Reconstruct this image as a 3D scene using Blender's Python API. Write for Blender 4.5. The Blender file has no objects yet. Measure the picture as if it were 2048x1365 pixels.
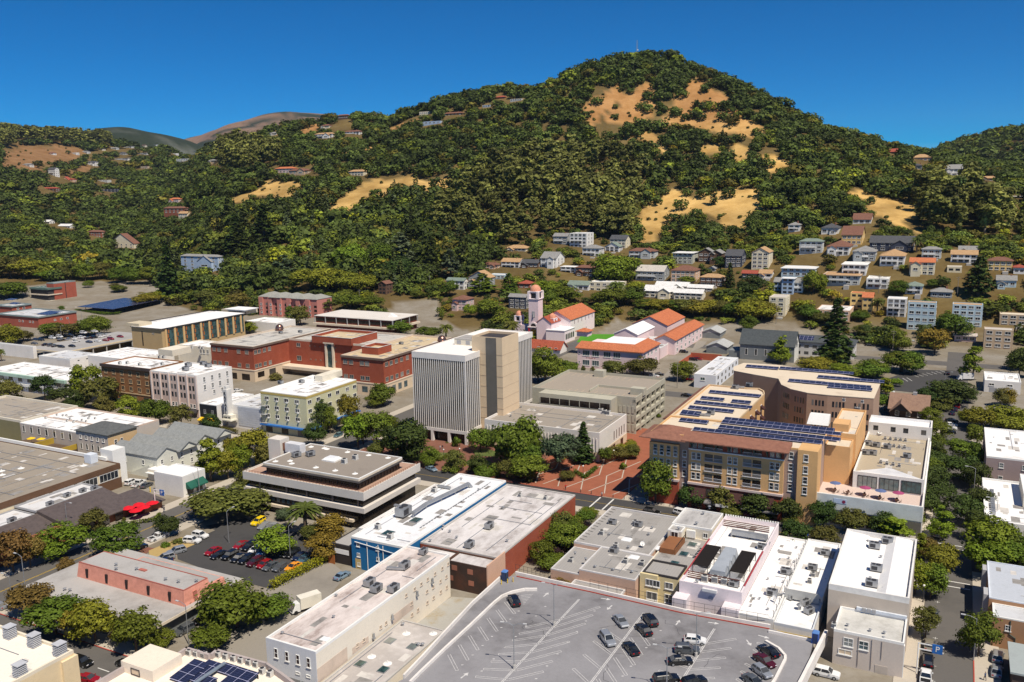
import bpy,math,random
import numpy as np
from mathutils import Matrix,Vector
random.seed(7)
rng = np.random.default_rng(11)
SC = bpy.context.scene
COL = SC.collection
R_ = math.radians
# ------------------------------------------------------------------ camera model
FPX,PITCH,ROLL,HC = 1735.43,R_(10.1587),R_(-0.9405),90.0
YAW = R_(27.2923)
_cp,_sp = math.cos(PITCH),math.sin(PITCH)
FW = np.array([0,_cp,-_sp]); _U = np.array([0,_sp,_cp]); _X = np.array([1.0,0,0])
_c,_s = math.cos(ROLL),math.sin(ROLL)
RT,UP = _c * _X + _s * _U,_c * _U - _s * _X
CAMP = np.array([0,0,HC])
AX = np.array([math.sin(YAW),math.cos(YAW)])      # along the avenues, away from the camera
BX = np.array([math.cos(YAW),-math.sin(YAW)])     # along the cross streets
SRC = {'Z1': (0,900,.3418),'Z2': (500,900,.3418),'Z3': (1000,900,.3418),'Z4': (1500,900,.3406),'Z5': (0,600,.29297),
  'Z6': (400,550,.29297),'Z7': (900,550,.29297),'Z8': (1450,550,.293),'Y1': (0,400,.24414),'Y2': (450,400,.24414),
  'Y3': (900,400,.24414),'Y4': (1250,400,.1956),'Y5': (1600,400,.21982),'Y6': (0,150,.3418),'Y7': (700,100,.3418),
  'Y8': (1400,100,.3164),'X1': (800,640,.19048),'X2': (1640,780,.1758),'X3': (1260,820,.1953),'X4': (1600,1040,.2381),
  'X5': (420,640,.2051),'X6': (180,680,.2734),'X7': (500,880,.1758),'X8': (820,1120,.2051),'W1': (0,880,.15625),
  'W2': (0,1150,.15748),'W3': (250,1150,.15748),'W4': (1100,1000,.23792),'W5': (1380,1020,.23792),'W6': (700,930,.23792),
  'W7': (1850,820,.3123),'W8': (1850,1085,.3123),'Q1': (0,540,.23792),'Q2': (0,690,.23792),'Q3': (1020,560,.16406),
  'Q4': (1140,600,.22321),'Q5': (1300,680,.22321),'Q6': (780,860,.40149),'Q7': (1640,560,.30357),'Q8': (1180,1150,.37175),'F': (0,0,1)}
def PX(s):                       # 'Z1 940 425' -> photo pixel
 if not isinstance(s,str):
  return s
 a = s.split(); o = SRC[a[0]]
 return o[0] + float(a[1]) * o[2],o[1] + float(a[2]) * o[2]
def ray(px,py):
 return FW + RT * (px - 1024) / FPX - UP * (py - 682.5) / FPX
def at(s,z=0.0):                # pixel -> world point on the level z
 r = ray(*PX(s)); return CAMP + r * ((z - HC) / r[2])
def proj(p):
 q = np.asarray(p,float) - CAMP; k = q @ FW
 return 1024 + FPX * (q @ RT) / k,682.5 - FPX * (q @ UP) / k
def W(u,v,z=0.0):
 return np.array([u * BX[0] + v * AX[0],u * BX[1] + v * AX[1],z])
def UV(p):
 return float(p[0] * BX[0] + p[1] * BX[1]),float(p[0] * AX[0] + p[1] * AX[1])
def uv(s,z=0.0):
 return UV(at(s,z))
def along(p0,d,pix):           # distance t so that p0 + t*d comes nearest to the pixel
 best = None; lo,hi = -5.0,160.0
 for _ in range(3):
  ts = np.linspace(lo,hi,400)
  e = []
  for t in ts:
   q = proj(p0 + d * t); e.append((q[0] - pix[0]) ** 2 + (q[1] - pix[1]) ** 2)
  i = int(np.argmin(e)); st = ts[1] - ts[0]; best = ts[i]; lo,hi = best - st,best + st
 return float(best)
def ztop(P,py):                 # height of the point over P that shows at pixel row py
 lo,hi = -60.0,500.0
 for _ in range(50):
  m = (lo + hi) / 2
  if proj((P[0],P[1],m))[1] > py: lo = m
  else: hi = m
 return lo
# ------------------------------------------------------------------ terrain
COLS = {   # photo column: (distance, height) of the ground along it
 -420: [(0,0),(425,0),(690,0),(1000,15),(1400,50),(1800,110),(2200,170),(2550,215),(3000,150),(4500,240),(7000,500),(9000,600)],
 0: [(0,0),(425,0),(690,0),(1000,15),(1400,50),(1800,125),(2200,185),(2500,228),(2900,170),(4500,240),(7000,520),(9000,420)],
 120: [(0,0),(425,0),(690,0),(1000,15),(1400,48),(1800,100),(2200,165),(2550,225),(3000,160),(4500,300),(7000,380),(9000,300)],
 205: [(0,0),(425,0),(690,0),(1000,15),(1400,45),(1800,85),(2200,140),(2550,220),(3000,170),(4500,370),(6000,200),(9000,300)],
 260: [(0,0),(425,0),(690,0),(1000,15),(1400,45),(1800,82),(2200,150),(2550,205),(3000,150),(4500,365),(6000,250),(7000,330),(9000,300)],
 340: [(0,0),(425,0),(690,0),(1000,20),(1400,55),(1800,95),(2200,160),(2450,195),(3000,120),(4500,325),(6000,250),(7000,400),(9000,300)],
 440: [(0,0),(425,0),(640,0),(800,18),(1000,58),(1150,85),(1400,122),(1700,152),(2000,186),(2500,120),(4500,240),(7000,540),(9000,400)],
 560: [(0,0),(425,0),(600,0),(750,16),(900,48),(1050,85),(1250,130),(1500,185),(1800,150),(2500,100),(4500,200),(7000,650),(9000,450)],
 700: [(0,0),(425,0),(560,0),(650,10),(750,25),(850,50),(950,80),(1100,118),(1250,160),(1400,197),(1700,150),(2500,80),(7000,620),(9000,450)],
 785: [(0,0),(425,0),(560,0),(650,10),(750,27),(850,54),(950,84),(1100,122),(1250,162),(1370,186),(1700,150),(2500,80),(9000,300)],
 900: [(0,0),(425,0),(540,0),(640,10),(740,28),(840,56),(940,90),(1080,134),(1220,180),(1350,215),(1600,150),(2500,80),(9000,300)],
 1000: [(0,0),(425,0),(530,0),(620,10),(720,29),(820,57),(920,92),(1060,138),(1190,185),(1310,226),(1600,150),(2500,60),(9000,300)],
 1110: [(0,0),(425,0),(520,0),(600,9),(700,27),(800,50),(900,84),(1020,132),(1140,182),(1250,222),(1600,150),(2500,60),(9000,300)],
 1200: [(0,0),(425,0),(520,0),(600,9),(700,26),(800,48),(900,80),(1000,124),(1100,176),(1200,232),(1250,250),(1600,150),(2500,60),(9000,300)],
 1270: [(0,0),(425,0),(520,0),(600,9),(700,26),(800,46),(900,78),(1000,123),(1100,176),(1200,232),(1270,264),(1600,150),(2500,60),(9000,300)],
 1340: [(0,0),(425,0),(520,0),(600,10),(700,28),(800,48),(900,80),(1000,124),(1100,176),(1200,230),(1260,257),(1600,150),(2500,60),(9000,300)],
 1430: [(0,0),(425,0),(500,0),(600,12),(700,31),(800,54),(900,86),(1000,128),(1100,174),(1210,222),(1600,130),(2500,60),(9000,300)],
 1530: [(0,0),(425,0),(490,0),(580,12),(680,32),(780,54),(880,86),(980,124),(1100,166),(1170,186),(1600,110),(2500,60),(9000,300)],
 1640: [(0,0),(425,0),(500,0),(562,8.5),(660,34),(760,56),(860,84),(960,112),(1080,136),(1150,146),(1600,90),(2500,70),(9000,300)],
 1740: [(0,0),(425,0),(505,0),(562,8.5),(640,34),(740,55),(840,78),(940,100),(1060,120),(1120,124),(1500,80),(2200,120),(2600,100),(9000,300)],
 1850: [(0,0),(425,0),(505,0),(562,8.5),(630,34),(730,52),(830,70),(930,88),(1060,106),(1160,112),(1500,80),(2000,130),(2300,135),(2700,90),(9000,300)],
 1950: [(0,0),(425,0),(505,0),(562,8.5),(630,33),(730,50),(830,66),(930,80),(1060,94),(1160,98),(1500,90),(1800,140),(2050,170),(2600,90),(9000,300)],
 2060: [(0,0),(425,0),(505,0),(562,8.5),(630,32),(730,48),(830,62),(930,74),(1060,86),(1160,92),(1500,100),(1800,155),(2000,178),(2600,90),(9000,300)],
 2500: [(0,0),(425,0),(505,0),(562,8.5),(630,32),(730,48),(930,74),(1160,92),(1500,100),(1800,150),(2000,175),(2600,90),(9000,300)],
}
AZ0,AZ1,NAZ = R_(-62),R_(62),373
DS = np.concatenate([[0.0,30,80,150,250,350],np.linspace(420,1600,119),np.geomspace(1625,9500,62)])
def _pchip(xs,ys,x):
 xs,ys = np.array(xs,float),np.array(ys,float); h = np.diff(xs); d = np.diff(ys) / h; m = np.zeros_like(xs)
 for i in range(1,len(xs) - 1):
  if d[i - 1] * d[i] > 0:
   w1,w2 = 2 * h[i] + h[i - 1],h[i] + 2 * h[i - 1]; m[i] = (w1 + w2) / (w1 / d[i - 1] + w2 / d[i])
 m[0],m[-1] = d[0],d[-1]
 i = np.clip(np.searchsorted(xs,x,side='right') - 1,0,len(xs) - 2); t = np.clip((x - xs[i]) / h[i],0,1)
 return ys[i] * (1 + 2 * t) * (1 - t) ** 2 + h[i] * m[i] * t * (1 - t) ** 2 + ys[i + 1] * t * t * (3 - 2 * t) + h[i] * m[i + 1] * t * t * (t - 1)
def _vnoise(x,y,seed):
 r = np.random.default_rng(seed).random((64,64)); xi,yi = np.floor(x).astype(int),np.floor(y).astype(int); fx,fy = x - xi,y - yi
 fx,fy = fx * fx * (3 - 2 * fx),fy * fy * (3 - 2 * fy)
 g = lambda a,b: r[a % 64,b % 64]
 return (g(xi,yi) * (1 - fx) + g(xi + 1,yi) * fx) * (1 - fy) + (g(xi,yi + 1) * (1 - fx) + g(xi + 1,yi + 1) * fx) * fy - .5
_caz = np.array([math.atan2(ray(c,400)[0],ray(c,400)[1]) for c in sorted(COLS)])
_prof = np.array([_pchip(*zip(*COLS[c]),DS) for c in sorted(COLS)])
AZS = np.linspace(AZ0,AZ1,NAZ)
ZG = np.array([np.interp(AZS,_caz,_prof[:,j]) for j in range(len(DS))]).T
for _ in range(4):
 ZG[1:-1] = (ZG[:-2] + 2 * ZG[1:-1] + ZG[2:]) / 4
_gx,_gy = np.sin(AZS)[:,None] * DS,np.cos(AZS)[:,None] * DS
_am = np.clip((DS - 560) / 500,0,1) * (1 + np.clip((DS - 2600) / 1500,0,4))
_fs = np.where(DS > 2800,.35,1.0)
ZG += _am * (9 * _vnoise(_gx / 90 * _fs,_gy / 90 * _fs,1) + 4.5 * _vnoise(_gx / 38 * _fs,_gy / 38 * _fs,2))
_far = np.clip((DS - 3500) / 1000,0,1)
ZG += _far * (70 * _vnoise(_gx / 420,_gy / 900,5) + 60 * np.abs(_vnoise(_gx / 190,_gy / 500,6)))
def gz(x,y):                    # terrain height, arrays allowed
 x,y = np.asarray(x,float),np.asarray(y,float)
 fa = np.clip((np.arctan2(x,y) - AZ0) / (AZ1 - AZ0) * (NAZ - 1),0,NAZ - 1.001); d = np.hypot(x,y)
 j = np.clip(np.searchsorted(DS,d,side='right') - 1,0,len(DS) - 2); t = np.clip((d - DS[j]) / (DS[j + 1] - DS[j]),0,1)
 i = fa.astype(int); s = fa - i
 return (ZG[i,j] * (1 - t) + ZG[i,j + 1] * t) * (1 - s) + (ZG[i + 1,j] * (1 - t) + ZG[i + 1,j + 1] * t) * s
def hit(s):                      # where the ray of a pixel meets the terrain
 px,py = PX(s); r = ray(px,py); r = r / math.hypot(r[0],r[1])
 ts = np.arange(100,5200,1.0)
 z = HC + r[2] * ts; g = gz(r[0] * ts,r[1] * ts); k = np.nonzero(z <= g)[0]
 t = ts[k[0]] if len(k) else 1500.0
 return np.array([r[0] * t,r[1] * t,float(gz(r[0] * t,r[1] * t))])
# ------------------------------------------------------------------ mesh helpers
class MB:
 def __init__(s): s.v,s.f,s.m = [],[],[]
 def face(s,pts,m=0):
  i = len(s.v); s.v.extend([tuple(map(float,p)) for p in pts]); s.f.append(tuple(range(i,i + len(pts)))); s.m.append(m)
 def box(s,x0,x1,y0,y1,z0,z1,m=0,bottom=True):
  i = len(s.v)
  s.v.extend([(x0,y0,z0),(x1,y0,z0),(x1,y1,z0),(x0,y1,z0),(x0,y0,z1),(x1,y0,z1),(x1,y1,z1),(x0,y1,z1)])
  fs = [(4,5,6,7),(0,1,5,4),(1,2,6,5),(2,3,7,6),(3,0,4,7)] + ([(3,2,1,0)] if bottom else [])
  s.f.extend(tuple(i + k for k in f) for f in fs); s.m.extend([m] * len(fs)); return s
 def hexa(s,a,b,m=0):      # two quads (bottom, top) of four points each
  i = len(s.v); s.v.extend([tuple(map(float,p)) for p in list(a) + list(b)])
  for f in ((4,5,6,7),(0,1,5,4),(1,2,6,5),(2,3,7,6),(3,0,4,7),(3,2,1,0)):
   s.f.append(tuple(i + k for k in f)); s.m.append(m)
  return s
 def prism(s,poly,z0,z1,m=0,mt=None):
  i,n = len(s.v),len(poly)
  s.v.extend([(float(x),float(y),float(z0)) for x,y in poly]); s.v.extend([(float(x),float(y),float(z1)) for x,y in poly])
  for k in range(n):
   j = (k + 1) % n; s.f.append((i + k,i + j,i + n + j,i + n + k)); s.m.append(m)
  s.f.append(tuple(range(i + n,i + 2 * n))); s.m.append(m if mt is None else mt)
  s.f.append(tuple(range(i + n - 1,i - 1,-1))); s.m.append(m); return s
 def cyl(s,x,y,z0,z1,r0,r1=None,n=10,m=0):
  r1 = r0 if r1 is None else r1; i = len(s.v)
  for z,r in ((z0,r0),(z1,r1)):
   s.v.extend([(x + r * math.cos(2 * math.pi * k / n),y + r * math.sin(2 * math.pi * k / n),z) for k in range(n)])
  for k in range(n):
   j = (k + 1) % n; s.f.append((i + k,i + j,i + n + j,i + n + k)); s.m.append(m)
  s.f.append(tuple(range(i + n,i + 2 * n))); s.m.append(m); s.f.append(tuple(range(i + n - 1,i - 1,-1))); s.m.append(m); return s
 def tube(s,p,q,r0,r1=None,n=6,m=0):
  r1 = r0 if r1 is None else r1; p,q = np.array(p,float),np.array(q,float); d = q - p; d = d / (np.linalg.norm(d) + 1e-9)
  a = np.cross(d,[0,0,1.0] if abs(d[2]) < .9 else [1.0,0,0]); a /= np.linalg.norm(a); b = np.cross(d,a); i = len(s.v)
  for c,r in ((p,r0),(q,r1)):
   for k in range(n):
    t = 2 * math.pi * k / n; s.v.append(tuple(c + (a * math.cos(t) + b * math.sin(t)) * r))
  for k in range(n):
   j = (k + 1) % n; s.f.append((i + k,i + j,i + n + j,i + n + k)); s.m.append(m)
  s.f.append(tuple(range(i + n,i + 2 * n))); s.m.append(m); s.f.append(tuple(range(i + n - 1,i - 1,-1))); s.m.append(m); return s
 def gable(s,x0,x1,y0,y1,z0,h,axis='x',ov=.4,m=0,mg=1,th=.25):
  """pitched roof: two slabs that overhang by ov, and the wall triangles below the ridge (mg)"""
  if axis == 'x':
   ym = (y0 + y1) / 2; k = h / (ym - y0)
   for sg,ya in ((1,y0),(-1,y1)):
    e = (x0 - ov,ya - sg * ov,z0 - k * ov),(x1 + ov,ya - sg * ov,z0 - k * ov),(x1 + ov,ym,z0 + h),(x0 - ov,ym,z0 + h)
    e = e if sg > 0 else (e[1],e[0],e[3],e[2])
    s.hexa([(a,b,c) for a,b,c in e],[(a,b,c + th) for a,b,c in e],m)
   for xx in (x0,x1): s.face([(xx,y0,z0),(xx,y1,z0),(xx,ym,z0 + h)],mg)
  else:
   xm = (x0 + x1) / 2; k = h / (xm - x0)
   for sg,xa in ((1,x0),(-1,x1)):
    e = (xa - sg * ov,y1 + ov,z0 - k * ov),(xa - sg * ov,y0 - ov,z0 - k * ov),(xm,y0 - ov,z0 + h),(xm,y1 + ov,z0 + h)
    e = e if sg > 0 else (e[1],e[0],e[3],e[2])
    s.hexa([(a,b,c) for a,b,c in e],[(a,b,c + th) for a,b,c in e],m)
   for yy in (y0,y1): s.face([(x0,yy,z0),(x1,yy,z0),(xm,yy,z0 + h)],mg)
  return s
 def hip(s,x0,x1,y0,y1,z0,h,ov=.6,m=0,th=.22):
  x0,x1,y0,y1 = x0 - ov,x1 + ov,y0 - ov,y1 + ov; w,d = x1 - x0,y1 - y0
  s.box(x0,x1,y0,y1,z0 - th,z0,m); z0 += .004
  if w >= d:
   a,b = (x0 + d / 2,(y0 + y1) / 2,z0 + h),(x1 - d / 2,(y0 + y1) / 2,z0 + h)
   A,B,C,D = (x0,y0,z0),(x1,y0,z0),(x1,y1,z0),(x0,y1,z0)
   for f in ([A,B,b,a],[B,C,b],[C,D,a,b],[D,A,a]): s.face(f,m)
  else:
   a,b = ((x0 + x1) / 2,y0 + w / 2,z0 + h),((x0 + x1) / 2,y1 - w / 2,z0 + h)
   A,B,C,D = (x0,y0,z0),(x1,y0,z0),(x1,y1,z0),(x0,y1,z0)
   for f in ([A,B,a],[B,C,b,a],[C,D,b],[D,A,a,b]): s.face(f,m)
  return s
 def dome(s,x,y,z,r,hz,n=14,k=6,m=0,full=math.pi / 2):
  rings = []
  for j in range(k):
   t = full * j / k; i = len(s.v); rings.append(i)
   s.v.extend([(x + r * math.cos(t) * math.cos(2 * math.pi * q / n),y + r * math.cos(t) * math.sin(2 * math.pi * q / n),z + hz * math.sin(t)) for q in range(n)])
  top = len(s.v); s.v.append((x,y,z + hz))
  for j in range(k - 1):
   for q in range(n):
    p = (q + 1) % n; s.f.append((rings[j] + q,rings[j] + p,rings[j + 1] + p,rings[j + 1] + q)); s.m.append(m)
  for q in range(n): s.f.append((rings[-1] + q,rings[-1] + (q + 1) % n,top)); s.m.append(m)
  return s
 def mesh(s,name,mats,smooth=False):
  me = bpy.data.meshes.new(name); me.from_pydata(s.v,[],s.f)
  for mt in (mats if isinstance(mats,(list,tuple)) else [mats]): me.materials.append(mt)
  me.polygons.foreach_set('material_index',s.m)
  if smooth: me.polygons.foreach_set('use_smooth',[True] * len(s.f))
  me.update(); return me
def link(name,me,parent=None,loc=(0,0,0),rz=0.0,sc=None):
 o = bpy.data.objects.new(name,me); COL.objects.link(o)
 o.location = loc; o.rotation_euler = (0,0,rz)
 if sc is not None: o.scale = (sc,sc,sc) if not isinstance(sc,(tuple,list)) else sc
 if parent: o.parent = parent
 return o
def root(name,label,cat,loc,rz=0.0,group=None,sc=None):
 o = link(name,None,None,loc,rz,sc); tag(o,label,cat,group); o.empty_display_size = .5; return o
def tag(o,label=None,cat=None,group=None,kind=None):
 for k,v in (('label',label),('category',cat),('group',group),('kind',kind)):
  if v: o[k] = v
 return o
AUTO = []        # things whose label gets its whereabouts at the end: (object, phrase, place or None)
def auto(o,phrase,cat,group,place=None):
 o['category'] = cat
 if group: o['group'] = group
 AUTO.append((o,phrase,place)); return o
LM = []          # landmarks: (phrase, u0, u1, v0, v1)
# ------------------------------------------------------------------ materials
MATS = {}
def _new(name):
 m = bpy.data.materials.new(name); m.use_nodes = True; nt = m.node_tree; b = nt.nodes['Principled BSDF']
 return m,nt,b
def _noise(nt,co,scale,detail=4,rough=.55):
 n = nt.nodes.new('ShaderNodeTexNoise'); n.inputs['Scale'].default_value = scale; n.inputs['Detail'].default_value = detail
 n.inputs['Roughness'].default_value = rough; nt.links.new(co,n.inputs['Vector']); return n.outputs['Fac']
def _ramp(nt,fac,stops):
 r = nt.nodes.new('ShaderNodeValToRGB'); e = r.color_ramp.elements
 while len(e) < len(stops): e.new(.5)
 for k,(p,c) in enumerate(stops): e[k].position = p; e[k].color = (*c[:3],1)
 nt.links.new(fac,r.inputs['Fac']); return r.outputs['Color']
def _mixc(nt,fac,a,b,mode='MIX'):
 m = nt.nodes.new('ShaderNodeMix'); m.data_type = 'RGBA'; m.blend_type = mode
 for k,s in ((0,fac),(6,a),(7,b)):
  if isinstance(s,(int,float)): m.inputs[k].default_value = s
  elif isinstance(s,(tuple,list)): m.inputs[k].default_value = (*s[:3],1)
  else: nt.links.new(s,m.inputs[k])
 return m.outputs[2]
def _co(nt,kind='Object'):
 return nt.nodes.new('ShaderNodeTexCoord').outputs[kind]
def mat(name,col,rough=.85,var=.14,scale=.35,fine=3.0,metal=0.0,spec=.3,tone=None):
 """plain surface with broad weathering and a finer grain"""
 if name in MATS: return MATS[name]
 m,nt,b = _new(name); co = _co(nt); c = np.array(col)
 t = c * .8 if tone is None else np.array(tone)
 c1 = _ramp(nt,_noise(nt,co,scale),[(.3,c * (1 - var)),(.5,c),(.72,np.minimum(c * (1 + var * .5),.9))])
 c2 = _mixc(nt,_ramp(nt,_noise(nt,co,fine,5,.7),[(.48,(0,0,0)),(.75,(.6,.6,.6))]),c1,tuple(t))
 nt.links.new(c2,b.inputs['Base Color']); b.inputs['Roughness'].default_value = rough; b.inputs['Metallic'].default_value = metal
 b.inputs['Specular IOR Level'].default_value = spec; MATS[name] = m; return m
def roofmat(name,col,stain,amt=.5,sc=.12,streak=(1,1,1),rough=.9,seam=0):
 """flat roof membrane with ponding stains, streaks and seams"""
 if name in MATS: return MATS[name]
 m,nt,b = _new(name); co = _co(nt); mp = nt.nodes.new('ShaderNodeMapping'); mp.inputs['Scale'].default_value = streak; nt.links.new(co,mp.inputs['Vector'])
 v = mp.outputs['Vector']; lo = .72 - .4 * amt
 f1 = _ramp(nt,_noise(nt,v,sc,6,.62),[(lo,(0,0,0)),(min(.98,lo + .22),(1,1,1))])
 f2 = _ramp(nt,_noise(nt,v,sc * 6,5,.7),[(.38,(.4,.4,.4)),(.62,(1,1,1))])
 f = _mixc(nt,1.0,f1,f2,'MULTIPLY')
 c = _mixc(nt,f,tuple(col),tuple(stain)); c = _mixc(nt,_ramp(nt,_noise(nt,co,1.7,4,.7),[(.45,(0,0,0)),(.8,(.35,.35,.35))]),c,tuple(np.array(col) * .7))
 if seam:
  w = nt.nodes.new('ShaderNodeTexWave'); w.inputs['Scale'].default_value = seam; w.inputs['Distortion'].default_value = .3; nt.links.new(co,w.inputs['Vector'])
  c = _mixc(nt,_ramp(nt,w.outputs['Fac'],[(.93,(0,0,0)),(.985,(.3,.3,.3))]),c,tuple(np.array(col) * .6))
 nt.links.new(c,b.inputs['Base Color']); b.inputs['Roughness'].default_value = rough; b.inputs['Specular IOR Level'].default_value = .25; MATS[name] = m; return m
def tilemat(name,col,dark,scale=2.6,rough=.8,axis='X'):
 """roof tiles / standing seams: ribs as bump and tint, blotched colour"""
 if name in MATS: return MATS[name]
 m,nt,b = _new(name); co = _co(nt); w = nt.nodes.new('ShaderNodeTexWave'); w.bands_direction = axis; w.inputs['Scale'].default_value = scale; w.inputs['Distortion'].default_value = .6
 w.inputs['Detail'].default_value = 1; nt.links.new(co,w.inputs['Vector'])
 c = _ramp(nt,_noise(nt,co,.9,5,.75),[(.3,dark),(.5,col),(.7,np.minimum(np.array(col) * 1.2,.9))])
 c = _mixc(nt,_ramp(nt,w.outputs['Fac'],[(.0,(.5,.5,.5)),(.35,(0,0,0))]),c,tuple(np.array(dark) * .8))
 bp = nt.nodes.new('ShaderNodeBump'); bp.inputs['Strength'].default_value = .5; bp.inputs['Distance'].default_value = .06; nt.links.new(w.outputs['Fac'],bp.inputs['Height'])
 nt.links.new(bp.outputs['Normal'],b.inputs['Normal']); nt.links.new(c,b.inputs['Base Color']); b.inputs['Roughness'].default_value = rough; b.inputs['Specular IOR Level'].default_value = .25
 MATS[name] = m; return m
def brickmat(name,col,mortar,dark=None):
 if name in MATS: return MATS[name]
 m,nt,b = _new(name); co = _co(nt); sp = nt.nodes.new('ShaderNodeSeparateXYZ'); nt.links.new(co,sp.inputs[0]); ad = nt.nodes.new('ShaderNodeMath'); nt.links.new(sp.outputs[0],ad.inputs[0]); nt.links.new(sp.outputs[1],ad.inputs[1])
 cb = nt.nodes.new('ShaderNodeCombineXYZ'); nt.links.new(ad.outputs[0],cb.inputs[0]); nt.links.new(sp.outputs[2],cb.inputs[1])
 k = nt.nodes.new('ShaderNodeTexBrick'); k.inputs['Scale'].default_value = 2.2; k.inputs['Mortar Size'].default_value = .018; nt.links.new(cb.outputs[0],k.inputs['Vector'])
 k.inputs['Color1'].default_value = (*col,1); k.inputs['Color2'].default_value = (*(np.array(col) * .82),1); k.inputs['Mortar'].default_value = (*mortar,1)
 c = _mixc(nt,_ramp(nt,_noise(nt,co,.25,5,.65),[(.42,(0,0,0)),(.7,(.75,.75,.75))]),k.outputs['Color'],tuple(dark if dark is not None else np.array(col) * .72))
 nt.links.new(c,b.inputs['Base Color']); b.inputs['Roughness'].default_value = .9; b.inputs['Specular IOR Level'].default_value = .2; MATS[name] = m; return m
def glassmat(name,col,rough=.08,spec=.7):
 if name in MATS: return MATS[name]
 m,nt,b = _new(name); co = _co(nt,'Object')
 c = _ramp(nt,_noise(nt,co,.7,2),[(.35,np.array(col) * .5),(.65,np.array(col) * 1.5)]); oi = nt.nodes.new('ShaderNodeObjectInfo'); c = _mixc(nt,_ramp(nt,oi.outputs['Random'],[(.62,(0,0,0)),(.8,(.12,.12,.12)),(1,(.4,.4,.4))]),c,(.5,.48,.44))   # some have blinds drawn
 nt.links.new(c,b.inputs['Base Color']); b.inputs['Roughness'].default_value = rough; b.inputs['Specular IOR Level'].default_value = spec; MATS[name] = m; return m
def solarmat(name,cell=(.018,.022,.05),gap=(.25,.25,.33)):
 if name in MATS: return MATS[name]
 m,nt,b = _new(name); co = _co(nt); k = nt.nodes.new('ShaderNodeTexBrick'); k.offset = 0; k.inputs['Scale'].default_value = 1.0; k.inputs['Brick Width'].default_value = 2.05; k.inputs['Row Height'].default_value = 2.0
 k.inputs['Mortar Size'].default_value = .045; k.inputs['Mortar Smooth'].default_value = .2; nt.links.new(co,k.inputs['Vector'])
 k.inputs['Color1'].default_value = (*cell,1); k.inputs['Color2'].default_value = (*(np.array(cell) * 1.35),1); k.inputs['Mortar'].default_value = (*gap,1)
 q = nt.nodes.new('ShaderNodeTexBrick'); q.offset = 0; q.inputs['Scale'].default_value = 1.0; q.inputs['Brick Width'].default_value = 1.02; q.inputs['Row Height'].default_value = .5; q.inputs['Mortar Size'].default_value = .02
 nt.links.new(co,q.inputs['Vector']); q.inputs['Color1'].default_value = (1,1,1,1); q.inputs['Color2'].default_value = (1,1,1,1); q.inputs['Mortar'].default_value = (2.4,2.4,2.6,1)
 c = _mixc(nt,1.0,k.outputs['Color'],q.outputs['Color'],'MULTIPLY'); nt.links.new(c,b.inputs['Base Color']); b.inputs['Roughness'].default_value = .18; b.inputs['Specular IOR Level'].default_value = .5; MATS[name] = m; return m
def leafmat(name,col,var=.45,hue=.025,trans=.22):
 """leaves: every leaf clump a little different, every tree another shift"""
 if name in MATS: return MATS[name]
 m,nt,b = _new(name); g = nt.nodes.new('ShaderNodeNewGeometry'); oi = nt.nodes.new('ShaderNodeObjectInfo'); c = np.array(col)
 r = _ramp(nt,g.outputs['Random Per Island'],[(0,c * (1 - var)),(.55,c),(1,np.minimum(c * (1 + var) + .01,.6))])
 hs = nt.nodes.new('ShaderNodeHueSaturation'); mr = nt.nodes.new('ShaderNodeMapRange'); mr.inputs[3].default_value = .5 - hue; mr.inputs[4].default_value = .5 + hue
 nt.links.new(oi.outputs['Random'],mr.inputs[0]); nt.links.new(mr.outputs[0],hs.inputs['Hue']); mv = nt.nodes.new('ShaderNodeMapRange'); mv.inputs[3].default_value = .8; mv.inputs[4].default_value = 1.25
 mu = nt.nodes.new('ShaderNodeMath'); mu.operation = 'MULTIPLY_ADD'; mu.inputs[1].default_value = 7.31; nt.links.new(oi.outputs['Random'],mu.inputs[0]); fr = nt.nodes.new('ShaderNodeMath'); fr.operation = 'FRACT'; nt.links.new(mu.outputs[0],fr.inputs[0])
 nt.links.new(fr.outputs[0],mv.inputs[0]); nt.links.new(mv.outputs[0],hs.inputs['Value']); nt.links.new(r,hs.inputs['Color'])
 return _leafend(m,nt,b,hs.outputs['Color'],trans,name)
def _leafend(m,nt,b,colsock,trans,name):
 nt.links.new(colsock,b.inputs['Base Color']); b.inputs['Roughness'].default_value = .65; b.inputs['Specular IOR Level'].default_value = .18
 tr = nt.nodes.new('ShaderNodeBsdfTranslucent'); nt.links.new(colsock,tr.inputs['Color']); mx = nt.nodes.new('ShaderNodeMixShader'); mx.inputs[0].default_value = trans
 nt.links.new(b.outputs[0],mx.inputs[1]); nt.links.new(tr.outputs[0],mx.inputs[2]); nt.links.new(mx.outputs[0],nt.nodes['Material Output'].inputs['Surface']); MATS[name] = m; return m
def paint(name,col,metal=.0,rough=.25):
 if name in MATS: return MATS[name]
 m,nt,b = _new(name); b.inputs['Base Color'].default_value = (*col,1); b.inputs['Roughness'].default_value = rough; b.inputs['Metallic'].default_value = metal
 b.inputs['Coat Weight'].default_value = .6; b.inputs['Coat Roughness'].default_value = .05
 nt.links.new(_ramp(nt,_noise(nt,_co(nt),4.0,3),[(.3,np.array(col) * .88),(.7,np.minimum(np.array(col) * 1.08,.92))]),b.inputs['Base Color']); MATS[name] = m; return m
def emit(name,col,s=1.0):
 if name in MATS: return MATS[name]
 m,nt,b = _new(name); b.inputs['Base Color'].default_value = (*col,1); MATS[name] = m; return m
GLASS = glassmat('dark_glass',(.022,.026,.032)); GLASSB = glassmat('blue_glass',(.05,.085,.10)); GLASST = glassmat('teal_glass',(.03,.075,.08)); GLASSK = glassmat('brown_glass',(.02,.014,.011),.2,.4)
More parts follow.
